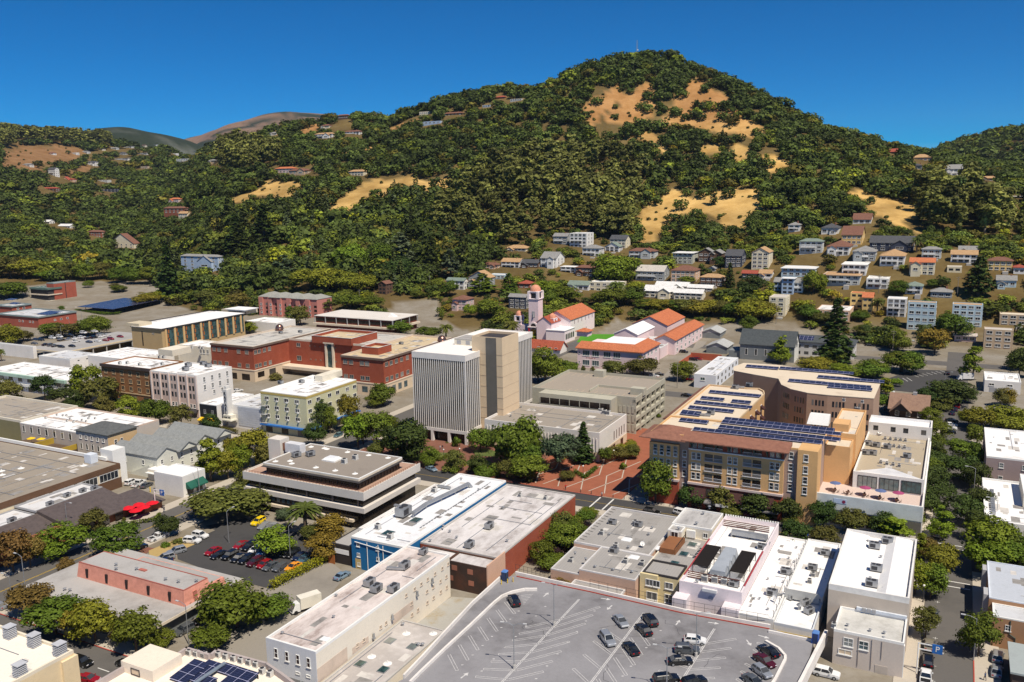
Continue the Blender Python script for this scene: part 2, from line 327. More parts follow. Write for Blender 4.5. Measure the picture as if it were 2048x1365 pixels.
WHITE = mat('white_trim',(.78,.77,.74),.7,.05); CREAMT = mat('cream_trim',(.68,.58,.45),.8); DARKT = mat('dark_trim',(.05,.045,.045),.6); GREYT = mat('grey_trim',(.36,.36,.37),.7)
STEEL = mat('galvanised_steel',(.42,.43,.44),.45,.15,1.2,5,.6); DSTEEL = mat('dark_steel',(.06,.06,.065),.5,.2,1,4,.3); CONC = mat('concrete',(.46,.44,.41),.9,.12); RUBBER = mat('rubber',(.015,.015,.016),.8)
ROOFW = roofmat('white_roof',(.80,.79,.78),(.45,.40,.37),.32); ROOFG = roofmat('grey_roof',(.36,.345,.33),(.22,.20,.19),.5,.15,(1,1,1),.9,.5); ROOFT = roofmat('tan_roof',(.34,.30,.25),(.22,.19,.16),.55,.1)
ROOFS = roofmat('stained_white_roof',(.70,.67,.66),(.24,.20,.185),.75,.09,(1.6,.55,1)); ROOFL = roofmat('light_grey_roof',(.55,.56,.58),(.34,.33,.32),.4,.14)
SOLAR = solarmat('solar_cells')
# ------------------------------------------------------------------ prototypes: a thing's parts, placed again and again
class Proto:
 def __init__(s,name,parts): s.name,s.parts = name,parts       # parts: (name, mesh, location, [sub-parts])
 def put(s,loc,rz=0.0,sc=None,paintm=None,name=None):
  r = link(name or s.name,None,None,tuple(map(float,loc)),rz,sc); r.empty_display_size = .5
  for pn,me,pl,subs in s.parts:
   o = link(pn,me,r,pl)
   if paintm and pn in ('body','roof','canopy','cabin'):
    o.material_slots[0].link = 'OBJECT'; o.material_slots[0].material = paintm
   for sn,sm,sl in subs: link(sn,sm,o,sl)
  return r
def loft(mb,secs,m=0):
 n = len(secs[0]); i = len(mb.v)
 for s_ in secs: mb.v.extend([tuple(map(float,p)) for p in s_])
 for a in range(len(secs) - 1):
  for k in range(n):
   j = (k + 1) % n; mb.f.append((i + a * n + k,i + a * n + j,i + (a + 1) * n + j,i + (a + 1) * n + k)); mb.m.append(m)
 mb.f.append(tuple(range(i + n - 1,i - 1,-1))); mb.m.append(m); e = i + (len(secs) - 1) * n; mb.f.append(tuple(range(e,e + n))); mb.m.append(m)
def carproto(name,L,Wd,belt,gh,roofz,bumps,hood,bed=None):
 """gh: greenhouse (x rear bottom, x front bottom, x rear top, x front top)"""
 P0 = paint('car_white',(.75,.75,.74)); hw = Wd / 2; h = L / 2; b = MB()
 def sec(x,zb,zt,wb,wt): return [(x,-wb,zb),(x,-hw * wt * 1.0,(zb + zt) / 2),(x,-hw * wt * .93,zt),(x,hw * wt * .93,zt),(x,hw * wt,(zb + zt) / 2),(x,wb,zb)]
 rear = bed[2] if bed else belt * 1.0
 loft(b,[sec(-h,.42,rear * .8,hw * .8,.86),sec(-h + .12,.3,rear,hw * .88,.96),sec(-h * .5,.22,belt if not bed else rear,hw * .94,1),sec(gh[1] - .1,.22,belt,hw * .94,1),
    sec(h * .72,.24,hood,hw * .93,.98),sec(h - .14,.3,hood * .9,hw * .86,.9),sec(h,.4,hood * .68,hw * .74,.78)])
 for sy in (-1,1): b.box(gh[1] - .45,gh[1] - .22,sy * hw - .1 + sy * .1,sy * hw + .1 + sy * .1,belt,belt + .14)
 if bed:
  x0,x1,zt = -h + .1,gh[0] - .1,bed[2]
  for sy in (-1,1): b.box(x0,x1,sy * (hw * .9) - .06,sy * (hw * .9) + .06,zt - .05,zt + .16)
  b.box(x0 - .05,x0 + .05,-hw * .84,hw * .84,zt - .05,zt + .16); b.box(x0 + .05,x1,-hw * .84,hw * .84,zt - .02,zt + .012,1)
 me = b.mesh(name + '_body',[P0,RUBBER]); w = MB(); z0,z1 = belt - .03,roofz - .07; wb,wt = hw * .90,hw * .74
 w.hexa([(gh[0],-wb,z0),(gh[1],-wb,z0),(gh[1],wb,z0),(gh[0],wb,z0)],[(gh[2],-wt,z1),(gh[3],-wt,z1),(gh[3],wt,z1),(gh[2],wt,z1)])
 r = MB(); e = .06
 r.hexa([(gh[2] - e,-wt - .03,z1 - .02),(gh[3] + e,-wt - .03,z1 - .02),(gh[3] + e,wt + .03,z1 - .02),(gh[2] - e,wt + .03,z1 - .02)],
   [(gh[2] + .08,-wt + .08,roofz),(gh[3] - .1,-wt + .08,roofz),(gh[3] - .1,wt - .08,roofz),(gh[2] + .08,wt - .08,roofz)])
 xs = [gh[0] + .0,(gh[2] + gh[3]) / 2 - .1,gh[1]]; xt = [gh[2],(gh[2] + gh[3]) / 2,gh[3]]
 for sy in (-1,1):
  for q in range(3):
   r.hexa([(xs[q] - .06,sy * wb - .025,z0),(xs[q] + .06,sy * wb - .025,z0),(xs[q] + .06,sy * wb + .025,z0),(xs[q] - .06,sy * wb + .025,z0)],
     [(xt[q] - .05,sy * wt - .025,z1),(xt[q] + .05,sy * wt - .025,z1),(xt[q] + .05,sy * wt + .025,z1),(xt[q] - .05,sy * wt + .025,z1)])
 k = MB(); rr = bumps
 i0 = MB(); i0.cyl(0,0,-.11,.11,rr,n=12); i0.cyl(0,0,.112,.13,rr * .6,n=8,m=1); i0.cyl(0,0,-.13,-.112,rr * .6,n=8,m=1)
 i0.v = [(x,z,y + rr) for x,y,z in i0.v]; wm = i0.mesh(name + '_wheel',[RUBBER,STEEL])
 hl = MB(); hl.box(-.05,.05,-.2,.2,-.07,.07); hm = hl.mesh(name + '_headlight',mat('lamp_glass',(.7,.7,.72),.15,.05)); tl = MB(); tl.box(-.04,.04,-.16,.16,-.1,.1); tm = tl.mesh(name + '_tail',mat('tail_red',(.35,.01,.01),.2,.05))
 parts = [('body',me,(0,0,0),[]),('windows',w.mesh(name + '_glass',GLASS),(0,0,0),[]),('roof',r.mesh(name + '_roof',P0),(0,0,0),[])]
 for x in (-h * .61,h * .62):
  for y in (-hw + .06,hw - .06): parts.append(('wheel',wm,(x,y,0),[]))
 for y in (-hw * .62,hw * .62): parts += [('headlight',hm,(h - .06,y,hood * .74),[]),('taillight',tm,(-h + .03,y,rear * .84),[])]
 return Proto(name,parts)
CARS = {'sedan': carproto('sedan',4.7,1.84,.93,(-1.75,1.15,-1.0,.2),1.45,.33,.86),'suv': carproto('suv',4.75,1.92,1.06,(-2.2,1.05,-1.9,.3),1.72,.37,1.02),
  'hatchback': carproto('hatchback',4.2,1.8,.97,(-1.95,1.1,-1.5,.25),1.52,.33,.9),'pickup': carproto('pickup',5.7,1.98,1.1,(-.75,1.35,-.5,.65),1.85,.4,1.1,(0,0,1.0)),
  'van': carproto('van',5.3,2.0,1.1,(-2.5,1.6,-2.4,.9),2.0,.37,1.05)}
PAINT = {'white': paint('car_white',(.75,.75,.74)),'black': paint('car_black',(.008,.008,.009)),'silver': paint('car_silver',(.42,.44,.46),.5,.3),'grey': paint('car_grey',(.13,.14,.15),.4,.3),'red': paint('car_red',(.27,.008,.012)),
   'yellow': paint('car_yellow',(.85,.6,.01)),'orange': paint('car_orange',(.8,.3,.01)),'blue': paint('car_blue',(.012,.03,.15)),'light blue': paint('car_lightblue',(.28,.40,.52),.4),'dark blue': paint('car_darkblue',(.01,.016,.05)),
   'tan': paint('car_tan',(.35,.31,.25),.4),'maroon': paint('car_maroon',(.07,.008,.012)),'teal': paint('car_teal',(.10,.2,.24),.4)}
DIRS = {'A': math.pi / 2 - YAW,'-A': -math.pi / 2 - YAW,'B': -YAW,'-B': math.pi - YAW}
def car(kind,colr,pix,d,z=0.0,place=None,group=None,extra=''):
 """d: direction of travel, A/B/-A/-B or degrees in the street grid (0 = along B, 90 = along A)"""
 p = at(pix,z + .6) if isinstance(pix,str) else W(*pix); rz = DIRS[d] if isinstance(d,str) else R_(d) - YAW
 o = CARS[kind].put((p[0],p[1],z),rz,None,PAINT[colr],'parked_' + kind if kind != 'pickup' else 'pickup_truck')
 auto(o,(extra + ' ' if extra else '') + f"{colr} {'SUV' if kind == 'suv' else kind}",'car' if kind != 'pickup' else 'pickup',group,place); return o
# ------------------------------------------------------------------ foliage: crowns of many small leaf clumps
def leafquads(cent,nrm,size,g):
 """cent, nrm (n,3), size (n,) -> vertices (4n,3)"""
 n = len(cent); a = np.cross(nrm,g.normal(size=(n,3))); a /= np.linalg.norm(a,axis=1)[:,None] + 1e-9; b = np.cross(nrm,a)
 s = size[:,None]; st = g.uniform(.7,1.25,(n,1)); v = np.empty((n,4,3)); k = nrm * s * .22
 v[:,0] = cent - a * s * st; v[:,1] = cent - b * s / st + k; v[:,2] = cent + a * s * st; v[:,3] = cent + b * s / st + k
 return v.reshape(-1,3)
def lobes_broad(g,R,H,zc,n,rl,flat=.75,up=1.0):
 d = g.normal(size=(n,3)); d /= np.linalg.norm(d,axis=1)[:,None]; d[:,2] = np.where(d[:,2] < -.75,-d[:,2] * .4,d[:,2])
 k = g.uniform(.55,1.0,(n,1)) ** .6; c = d * k * np.array([R - rl * .6,R - rl * .6,H]); c[:,2] += zc; r = rl * g.uniform(.5,1.4,n); return c,r
def crown(kind,g,nq,qs):
 """leaf quads of a tree of standard size; returns vertices"""
 if kind == 'round': c,r = lobes_broad(g,3.7,3.3,4.5,34,1.25)
 elif kind == 'loose': c,r = lobes_broad(g,3.8,3.5,4.8,32,1.1)
 elif kind == 'upright':
  n = 24; t = g.uniform(0,1,n); a = g.uniform(0,6.28,n); rad = 2.5 * (1 - .72 * t) * g.uniform(.35,1,n); c = np.stack([rad * np.cos(a),rad * np.sin(a),1.9 + 6.9 * t],1); r = 1.15 * (1 - .55 * t) * g.uniform(.8,1.2,n)
 elif kind == 'oak': c,r = lobes_broad(g,5.3,3.4,3.9,42,1.5)
 elif kind == 'euc':
  n = 26; t = g.uniform(0,1,n) ** .8; a = g.uniform(0,6.28,n); rad = 4.2 * g.uniform(.2,1,n) * (1 - .45 * t); c = np.stack([rad * np.cos(a),rad * np.sin(a),7 + 13 * t],1); r = 1.9 * g.uniform(.6,1.25,n)
 elif kind == 'bush': c,r = lobes_broad(g,1.6,1.0,.9,12,.75)
 if kind in ('redwood','cedar'):
  H,R0 = (22,4.2) if kind == 'redwood' else (15,5.0); V = []; N = []; z = 2.2
  while z < H:
   t = z / H; Rz = R0 * (1 - t) ** (.8 if kind == 'redwood' else .6) * (1.0 if z > 3 else .8) + .25; nb = max(4,int(9 * (1 - t) + 4))
   for q in range(nb):
    a = g.uniform(0,6.28); L = Rz * g.uniform(.65,1.08); m = max(3,int(L * 2.6)); s_ = g.uniform(.25,1,m) ** .7
    x = s_ * L; dz = (-.32 if kind == 'redwood' else -.08) * x + g.normal(0,.16,m); w_ = g.normal(0,.35,m) * s_
    V.append(np.stack([x * np.cos(a) - w_ * np.sin(a),x * np.sin(a) + w_ * np.cos(a),z + dz + g.normal(0,.2)],1)); N.append(np.stack([.45 * np.cos(a) + g.normal(0,.35,m),.45 * np.sin(a) + g.normal(0,.35,m),.9 + g.normal(0,.25,m)],1))
   z += (.62 if kind == 'redwood' else 1.0) * (1 - .45 * t)
  V,N = np.concatenate(V),np.concatenate(N); i = g.choice(len(V),nq,replace=len(V) < nq); V,N = V[i] + (g.normal(0,.12,(nq,3)) if len(V) < nq else 0),N[i]
  N /= np.linalg.norm(N,axis=1)[:,None]; return leafquads(V,N,qs * g.uniform(.7,1.3,nq),g)
 w = r ** 2 / np.sum(r ** 2); i = g.choice(len(c),nq,p=w); d = g.normal(size=(nq,3)); d /= np.linalg.norm(d,axis=1)[:,None]; d[:,2] = np.where((d[:,2] < 0) & (g.random(nq) < .55),-d[:,2],d[:,2])
 ctr = c.mean(0); p = c[i] + d * (r[i] * np.where(g.random(nq) < .16,g.uniform(1.05,1.45,nq),g.uniform(.68,1.08,nq)))[:,None] * np.array([1,1,.8]); o = p - ctr; o /= np.linalg.norm(o,axis=1)[:,None] + 1e-9
 nn = d * .75 + o * .35 + np.array([0,0,.25]) + g.normal(0,.38,(nq,3)); nn /= np.linalg.norm(nn,axis=1)[:,None]
 return leafquads(p,nn,qs * g.uniform(.65,1.35,nq),g)
def quadmesh(name,v,m,cols=None):
 n = len(v) // 4; me = bpy.data.meshes.new(name); me.vertices.add(4 * n); me.vertices.foreach_set('co',v.astype(np.float32).ravel()); me.loops.add(4 * n); me.loops.foreach_set('vertex_index',np.arange(4 * n,dtype=np.int32))
 me.polygons.add(n); me.polygons.foreach_set('loop_start',np.arange(0,4 * n,4,dtype=np.int32)); me.polygons.foreach_set('loop_total',np.full(n,4,dtype=np.int32)); me.materials.append(m)
 if cols is not None:
  a = me.attributes.new('tint','FLOAT_COLOR','POINT'); c = np.ones((4 * n,4),np.float32); c[:,:3] = np.repeat(cols,4,0); a.data.foreach_set('color',c.ravel())
 me.update(calc_edges=True); me.validate(); return me
BARK = mat('bark',(.12,.09,.065),.95,.25,1.5,8); BARKP = mat('pale_bark',(.34,.28,.22),.95,.25,1,6)
def trunkmesh(name,H,r,limbs,spread,pale=False,z0=.4):
 b = MB(); g = np.random.default_rng(hash(name) % 1000 if False else len(name) * 17 + int(H * 10)); b.tube((0,0,-.6),(0,0,H * .45),r,r * .75,8); b.tube((0,0,H * .45),(.1,.1,H),r * .75,r * .2,6)
 for k in range(limbs):
  a = k * 2.4 + g.uniform(0,.8); t = g.uniform(.32,.75); L = spread * g.uniform(.6,1)
  b.tube((0,0,H * t),(L * math.cos(a),L * math.sin(a),H * t + L * .8),r * .5 * (1.1 - t),r * .12,5)
 return b.mesh(name,BARKP if pale else BARK)
LEAF = {'green': leafmat('leaf_green',(.108,.145,.012)),'bright': leafmat('leaf_bright',(.17,.215,.014)),'yellow': leafmat('leaf_yellow',(.20,.19,.016)),'olive': leafmat('leaf_olive',(.115,.115,.02)),'dark': leafmat('leaf_dark',(.052,.078,.013)),
  'rust': leafmat('leaf_rust',(.165,.115,.025)),'purple': leafmat('leaf_purple',(.045,.022,.022)),'blue-green': leafmat('leaf_bluegreen',(.085,.115,.055)),'gold': leafmat('leaf_gold',(.23,.175,.02)),'pink': leafmat('leaf_pink',(.45,.16,.19)),'silver': leafmat('leaf_silver',(.19,.19,.15))}
SHAPES = {   # nq, quad size, height, crown radius, trunk (height, radius, limbs, spread)
 'round': (4600,.195,8.9,3.7,(5.2,.22,6,2.2)),'loose': (3900,.19,9.2,3.8,(5.6,.2,7,2.6)),'upright': (3200,.185,9.6,2.9,(8,.2,6,1.2)),'oak': (6000,.235,8.0,5.2,(4.8,.35,7,3.2)),
 'euc': (2600,.38,21.0,5.0,(18,.5,7,2.6)),'bush': (520,.2,2.4,2.0,(1.0,.08,4,.7)),'redwood': (3000,.42,22.4,4.4,(21,.5,0,0)),'cedar': (2800,.40,15.4,5.2,(14.5,.45,0,0))}
_crowns = {}
def treeproto(shape,tint,var=0):
 k = (shape,tint,var)
 if k not in _crowns:
  nq,qs,H,Rr,tr = SHAPES[shape]; g = np.random.default_rng(sum(map(ord,shape)) * 7 + var * 131); kk = ('v',shape,var)
  if kk not in _crowns: _crowns[kk] = crown(shape,g,nq,qs)
  if ('t',shape) not in _crowns: _crowns[('t',shape)] = trunkmesh(shape + '_trunk',*tr,pale=shape == 'euc')
  _crowns[k] = Proto('tree',[('trunk',_crowns[('t',shape)],(0,0,0),[]),('crown',quadmesh(f'{shape}_{tint.replace("-", "_")}_crown',_crowns[kk],LEAF[tint]),(0,0,0),[])])
 return _crowns[k]
TREEN = {'round': ('broadleaf_tree','round {} tree'),'loose': ('street_tree','loose {} tree'),'upright': ('slender_tree','slender {} tree'),'oak': ('oak_tree','spreading {} oak'),'euc': ('eucalyptus_tree','tall {} eucalyptus'),'bush': ('shrub','low {} shrub'),
   'redwood': ('redwood_tree','tall {} redwood'),'cedar': ('cedar_tree','tiered {} cedar')}
TREES = []          # (u or x, radius) footprints for later
def tree(pix,ytop,wpx,shape,tint,place=None,group=None):
 """pix: foot of the trunk in the photograph; ytop: row of the top (same zoom); wpx: crown width in that zoom"""
 s = pix.split()[0]; p = hit(pix); o = SRC[s]; h = ztop(p,o[1] + ytop * o[2]) - p[2]
 k = float((p - CAMP) @ FW); w = wpx * 1.25 * o[2] * k / FPX; nq,qs,H,Rr,tr = SHAPES[shape]
 v = random.randrange(3); q = treeproto(shape,tint,v); a = w / (2 * Rr)
 r = q.put(p,random.uniform(0,6.28),(a * random.uniform(.88,1.1),a * random.uniform(.88,1.1),max(.35 * a,min(2.6 * a,h / H))),None,TREEN[shape][0])
 auto(r,TREEN[shape][1].format(tint),'shrub' if shape == 'bush' else 'tree',group or ('shrubs and bushes' if shape == 'bush' else 'trees of the town and slopes'),place); TREES.append((p[0],p[1],w / 2)); return r
def palmmesh():
 g = np.random.default_rng(3); fm = MB(); fd = MB()
 for k in range(64):
  a = g.uniform(0,6.28); e = g.uniform(-.5,1.25); L = g.uniform(2.7,3.4); pts = []
  for j in range(7):
   t = j / 6; rr = L * t * math.cos(e * (1 - .25 * t)); zz = L * (t * math.sin(e) - .62 * t * t); pts.append((rr * math.cos(a),rr * math.sin(a),zz + .1))
  for j in range(6):
   wd = .34 * math.sin(math.pi * (.12 + .86 * (j + .5) / 6.5)); sx,sy = -math.sin(a) * wd,math.cos(a) * wd; p,q = pts[j],pts[j + 1]
   for sg in (1,-1): (fm if e > -.25 else fd).face([p,q,(q[0] + sg * sx * .9,q[1] + sg * sy * .9,q[2] - .22),(p[0] + sg * sx,p[1] + sg * sy,p[2] - .22)])
 t = MB()
 for j in range(6): t.cyl(0,0,-6 + j,-5 + j,.3 if j < 4 else .36,.34 if j < 4 else .5,9)
 return Proto('palm_tree',[('trunk',t.mesh('palm_trunk',BARK),(0,0,6),[]),('crown',fm.mesh('palm_fronds',leafmat('palm_leaf',(.11,.125,.02),.3)),(0,0,6),[]),('dry_skirt',fd.mesh('palm_skirt',leafmat('palm_dry',(.24,.19,.08),.3)),(0,0,6),[])])
PALM = palmmesh()
def palm(pix,ytop,wpx,place=None,z=None):
 s = pix.split()[0]; p = at(pix) if z is None else hit(pix); o = SRC[s]; k = float((p - CAMP) @ FW); w = wpx * o[2] * k / FPX; a = w / 6.2; h = ztop(p,o[1] + ytop * o[2]) - p[2]
 r = PALM.put(p,random.uniform(0,6),(a,a,h / 7.6)); auto(r,'feathery palm tree','palm','palm trees',place); return r
# ------------------------------------------------------------------ roof plant and street furniture
def protos():
 D = {}; b = MB(); b.box(-1,1,-.65,.65,.25,1.25).box(-.95,.95,-.6,.6,0,.25,1); lou = MB().box(-.8,.2,-.69,-.655,.4,1.1); fan = MB().cyl(.35,0,1.253,1.34,.42,n=12).cyl(-.45,0,1.253,1.34,.3,n=10)
 D['rooftop_unit'] = Proto('rooftop_unit',[('cabinet',b.mesh('rtu',[STEEL,DSTEEL]),(0,0,0),[]),('louvre_grille',lou.mesh('rtu_louvre',DSTEEL),(0,0,0),[]),('fan',fan.mesh('rtu_fan',DSTEEL),(0,0,0),[])])
 b = MB(); b.box(-.42,.42,-.42,.42,.12,.95).box(-.5,.5,-.5,.5,0,.12,1); f = MB().cyl(0,0,.953,1.03,.34,n=12).cyl(0,0,1.03,1.06,.1,n=6); g = MB()
 for k in range(4): g.box(-.4,.4,-.445,-.425,.22 + .17 * k,.3 + .17 * k)
 D['condenser'] = Proto('condenser_unit',[('cabinet',b.mesh('cond',[mat('pale_metal',(.60,.59,.56),.5),CONC]),(0,0,0),[]),('fan',f.mesh('cond_fan',DSTEEL),(0,0,0),[]),('grille',g.mesh('cond_grille',DSTEEL),(0,0,0),[])])
 b = MB().cyl(0,0,0,.5,.16,n=8); c = MB().cyl(0,0,.5,.62,.34,.1,n=10)
 D['vent'] = Proto('roof_vent',[('pipe',b.mesh('vent_pipe',STEEL),(0,0,0),[]),('cowl',c.mesh('vent_cowl',STEEL),(0,0,0),[])])
 b = MB().cyl(0,0,0,.18,.85,.35,10); c = MB().cyl(0,0,.18,.5,.13,.13,8)
 D['cone_vent'] = Proto('cone_vent',[('flashing',b.mesh('cone_flash',WHITE),(0,0,0),[]),('pipe',c.mesh('cone_pipe',WHITE),(0,0,0),[])])
 b = MB().box(-1.2,1.2,-1,1,0,.22); c = MB(); c.hexa([(-1.1,-.9,.22),(1.1,-.9,.22),(1.1,.9,.22),(-1.1,.9,.22)],[(-.8,-.6,.5),(.8,-.6,.5),(.8,.6,.5),(-.8,.6,.5)])
 D['skylight'] = Proto('dome_skylight',[('kerb',b.mesh('sky_kerb',WHITE),(0,0,0),[]),('dome',c.mesh('sky_dome',mat('acrylic',(.78,.79,.8),.25,.04)),(0,0,0),[])])
 D['dark_skylight'] = Proto('flat_skylight',[('kerb',b.mesh('sky_kerb_b',STEEL),(0,0,0),[]),('pane',MB().box(-1.05,1.05,-.86,.86,.224,.27).mesh('sky_pane',glassmat('sky_glass',(.035,.07,.06))),(0,0,0),[])])
 b = MB().box(-2.6,2.6,-.4,.4,.35,1.0); lg = MB()
 for x in (-2.2,0,2.2): lg.box(x - .06,x + .06,-.35,.35,0,.35)
 D['duct'] = Proto('air_duct',[('duct_body',b.mesh('duct_b',STEEL),(0,0,0),[]),('support',lg.mesh('duct_legs',DSTEEL),(0,0,0),[])])
 b = MB().tube((0,0,0),(0,0,1.0),.05); c = MB().dome(0,0,0,.6,.16,12,4); cm = c.mesh('dish_bowl',WHITE)
 cm.transform(Matrix.Translation((0,-.15,1.05)) @ Matrix.Rotation(R_(120),4,'X')); D['dish'] = Proto('satellite_dish',[('mast',b.mesh('dish_mast',STEEL),(0,0,0),[]),('bowl',cm,(0,0,0),[])])
 # lamps: local +x is the side the arm reaches over
 b = MB().cyl(0,0,0,8.6,.11,.07,8); a = MB().tube((0,0,8.5),(1.1,0,8.95),.05).tube((1.1,0,8.95),(2.1,0,9.0),.045); h = MB().box(1.9,2.7,-.16,.16,8.93,9.06)
 D['lamp'] = Proto('street_lamp',[('pole',b.mesh('lamp_pole',STEEL),(0,0,0),[]),('arm',a.mesh('lamp_arm',STEEL),(0,0,0),[]),('lamp_head',h.mesh('lamp_head',mat('lamp_grey',(.5,.5,.5),.4)),(0,0,0),[])])
 b = MB().cyl(0,0,.8,8.6,.1,.07,8); q = MB().cyl(0,0,0,.8,.28,.28,10); a = MB(); h = MB()
 for sx in (-1,1): a.tube((0,0,8.4),(sx * .9,0,8.85),.05).tube((sx * .9,0,8.85),(sx * 1.9,0,8.95),.045); h.box(min(sx * 1.75,sx * 2.45),max(sx * 1.75,sx * 2.45),-.15,.15,8.88,9.0)
 D['twin_lamp'] = Proto('twin_lamp_post',[('pole',b.mesh('tw_pole',STEEL),(0,0,0),[]),('footing',q.mesh('tw_foot',CONC),(0,0,0),[]),('arm',a.mesh('tw_arm',STEEL),(0,0,0),[]),('lamp_head',h.mesh('tw_head',mat('lamp_grey',(.5,.5,.5),.4)),(0,0,0),[])])
 b = MB().cyl(0,0,0,3.6,.09,.06,8).cyl(0,0,0,.5,.16,.12,8); h = MB().dome(0,0,3.85,.26,.28,10,5).cyl(0,0,3.6,3.86,.12,.25,10)
 D['globe_lamp'] = Proto('globe_lamp',[('pole',b.mesh('globe_pole',DSTEEL),(0,0,0),[]),('globe',h.mesh('globe_ball',mat('opal',(.8,.8,.76),.3,.03)),(0,0,0),[])])
 b = MB().cyl(0,0,-.3,12,.16,.1,8); a = MB().box(-1.2,1.2,-.07,.07,11.0,11.15).box(-.9,.9,-.06,.06,10.0,10.13); i = MB()
 for x in (-1.1,-.5,.5,1.1): i.cyl(x,0,11.15,11.35,.05,n=6)
 D['pole'] = Proto('utility_pole',[('post',b.mesh('pole_post',mat('weathered_wood',(.26,.23,.20),.95)),(0,0,0),[]),('crossarm',a.mesh('pole_arm',mat('weathered_wood',(.26,.23,.20),.95)),(0,0,0),[('insulators',i.mesh('pole_ins',GREYT),(0,0,0))])])
 b = MB().cyl(0,0,0,.95,.1,n=10).dome(0,0,.95,.1,.08,10,3); D['bollard'] = b.mesh('bollard',mat('safety_yellow',(.75,.50,.02),.5)); D['dark_bollard'] = b.mesh('bollard_dark',DSTEEL)
 b = MB(); n = 8; top = (0,0,2.75)
 for k in range(n):
  p,q = [(1.5 * math.cos(2 * math.pi * j / n),1.5 * math.sin(2 * math.pi * j / n),2.2) for j in (k,k + 1)]; b.face([p,q,top]); b.face([q,p,(0,0,2.68)])
 um = {c: b.mesh('canopy_' + c,mat('cloth_' + c,cc,.9,.1)) for c,cc in (('red',(.62,.008,.02)),('blue',(.10,.14,.28)),('plum',(.33,.06,.15)),('yellow',(.8,.5,.02)))}
 pm = MB().cyl(0,0,0,2.7,.03,n=6).cyl(0,0,0,.1,.3,n=8).mesh('parasol_pole',DSTEEL)
 for c in um: D['parasol_' + c] = Proto('parasol',[('cloth',um[c],(0,0,0),[]),('pole',pm,(0,0,0),[])])
 t = MB().cyl(0,0,.7,.75,.6,n=12); l = MB().cyl(0,0,0,.7,.06,n=6); D['table'] = Proto('cafe_table',[('tabletop',t.mesh('tbl_top',mat('dark_wood',(.10,.05,.035),.7)),(0,0,0),[]),('leg',l.mesh('tbl_leg',DSTEEL),(0,0,0),[])])
 s = MB().box(-.24,.24,-.24,.24,.40,.46); k = MB().box(-.24,.24,.2,.25,.46,.9); l = MB()
 for x in (-.2,.2):
  for y in (-.2,.2): l.box(x - .02,x + .02,y - .02,y + .02,0,.4)
 D['chair'] = Proto('cafe_chair',[('seat',s.mesh('ch_seat',mat('dark_wood',(.10,.05,.035),.7)),(0,0,0),[]),('backrest',k.mesh('ch_back',mat('dark_wood',(.10,.05,.035),.7)),(0,0,0),[]),('legs',l.mesh('ch_legs',DSTEEL),(0,0,0),[])])
 return D
PR = protos()
def plant(kind,pix,z,phrase,cat,place,group,rz='B',sc=1.0):
 p = at(pix,z) if isinstance(pix,str) else W(*pix); q = PR[kind]; rr = DIRS[rz] if isinstance(rz,str) else R_(rz) - YAW
 o = q.put((p[0],p[1],z),rr,sc) if isinstance(q,Proto) else link(kind,q,None,(p[0],p[1],z),rr,sc)
 return auto(o,phrase,cat,group,place)
def plants(kind,z,place,phrase,cat,group,items,rz='B',sc=1.0):
 """roof plant on one roof: items are 'zoom x y' strings, optionally (string, scale, angle)"""
 for it in items:
  if isinstance(it,str): it = (it,)
  plant(kind,it[0],z,phrase,cat,'on ' + place if place else None,group,it[2] if len(it) > 2 else rz,it[1] if len(it) > 1 else sc)
def zof(base,top,zb=0.0): return ztop(at(base,zb),PX(top)[1])
# ------------------------------------------------------------------ buildings
_wm = {}
FACE = {'F': 0.0,'R': math.pi / 2,'K': math.pi,'L': -math.pi / 2}
def winmesh(kind,w,h,fm,gm):
 k = (kind,round(w,2),round(h,2),fm.name,gm.name)
 if k in _wm: return _wm[k]
 b = MB(); t = min(.13,w * .12); x,z = w / 2,h / 2
 b.box(-x,x,-.03,.02,-z,z,1)
 if kind != 'bare':
  for q in ((-x - t,-x),(x,x + t)): b.box(q[0],q[1],-.1,.02,-z - t,z + t)
  b.box(-x,x,-.1,.02,z,z + t); b.box(-x,x,-.1,.02,-z - t,-z)
 if kind in ('double','grid'): b.box(-.05,.05,-.075,-.031,-z,z)
 if kind in ('sash','grid'): b.box(-x,x,-.07,-.033,-.05,.05)
 if kind == 'triple':
  for q in (-x / 3,x / 3): b.box(q - .05,q + .05,-.075,-.031,-z,z)
 if kind == 'wide':
  n = max(2,int(w / 1.1))
  for q in range(1,n): b.box(-x + w * q / n - .04,-x + w * q / n + .04,-.075,-.031,-z,z)
 if kind in ('sash','double','grid','sill','triple'): b.box(-x - .2,x + .2,-.17,.02,-z - t - .14,-z - t - .004)
 if kind == 'arch':
  n = 8; pts = [(x * math.cos(math.pi * q / n),z + x * .8 * math.sin(math.pi * q / n)) for q in range(n + 1)]
  b.face([(p,-.031,r) for p,r in [(-x,z - .01),(x,z - .01)][::1]] + [(p,-.031,r) for p,r in pts[1:-1]],1)
 _wm[k] = b.mesh('window_' + kind,[fm,gm]); return _wm[k]
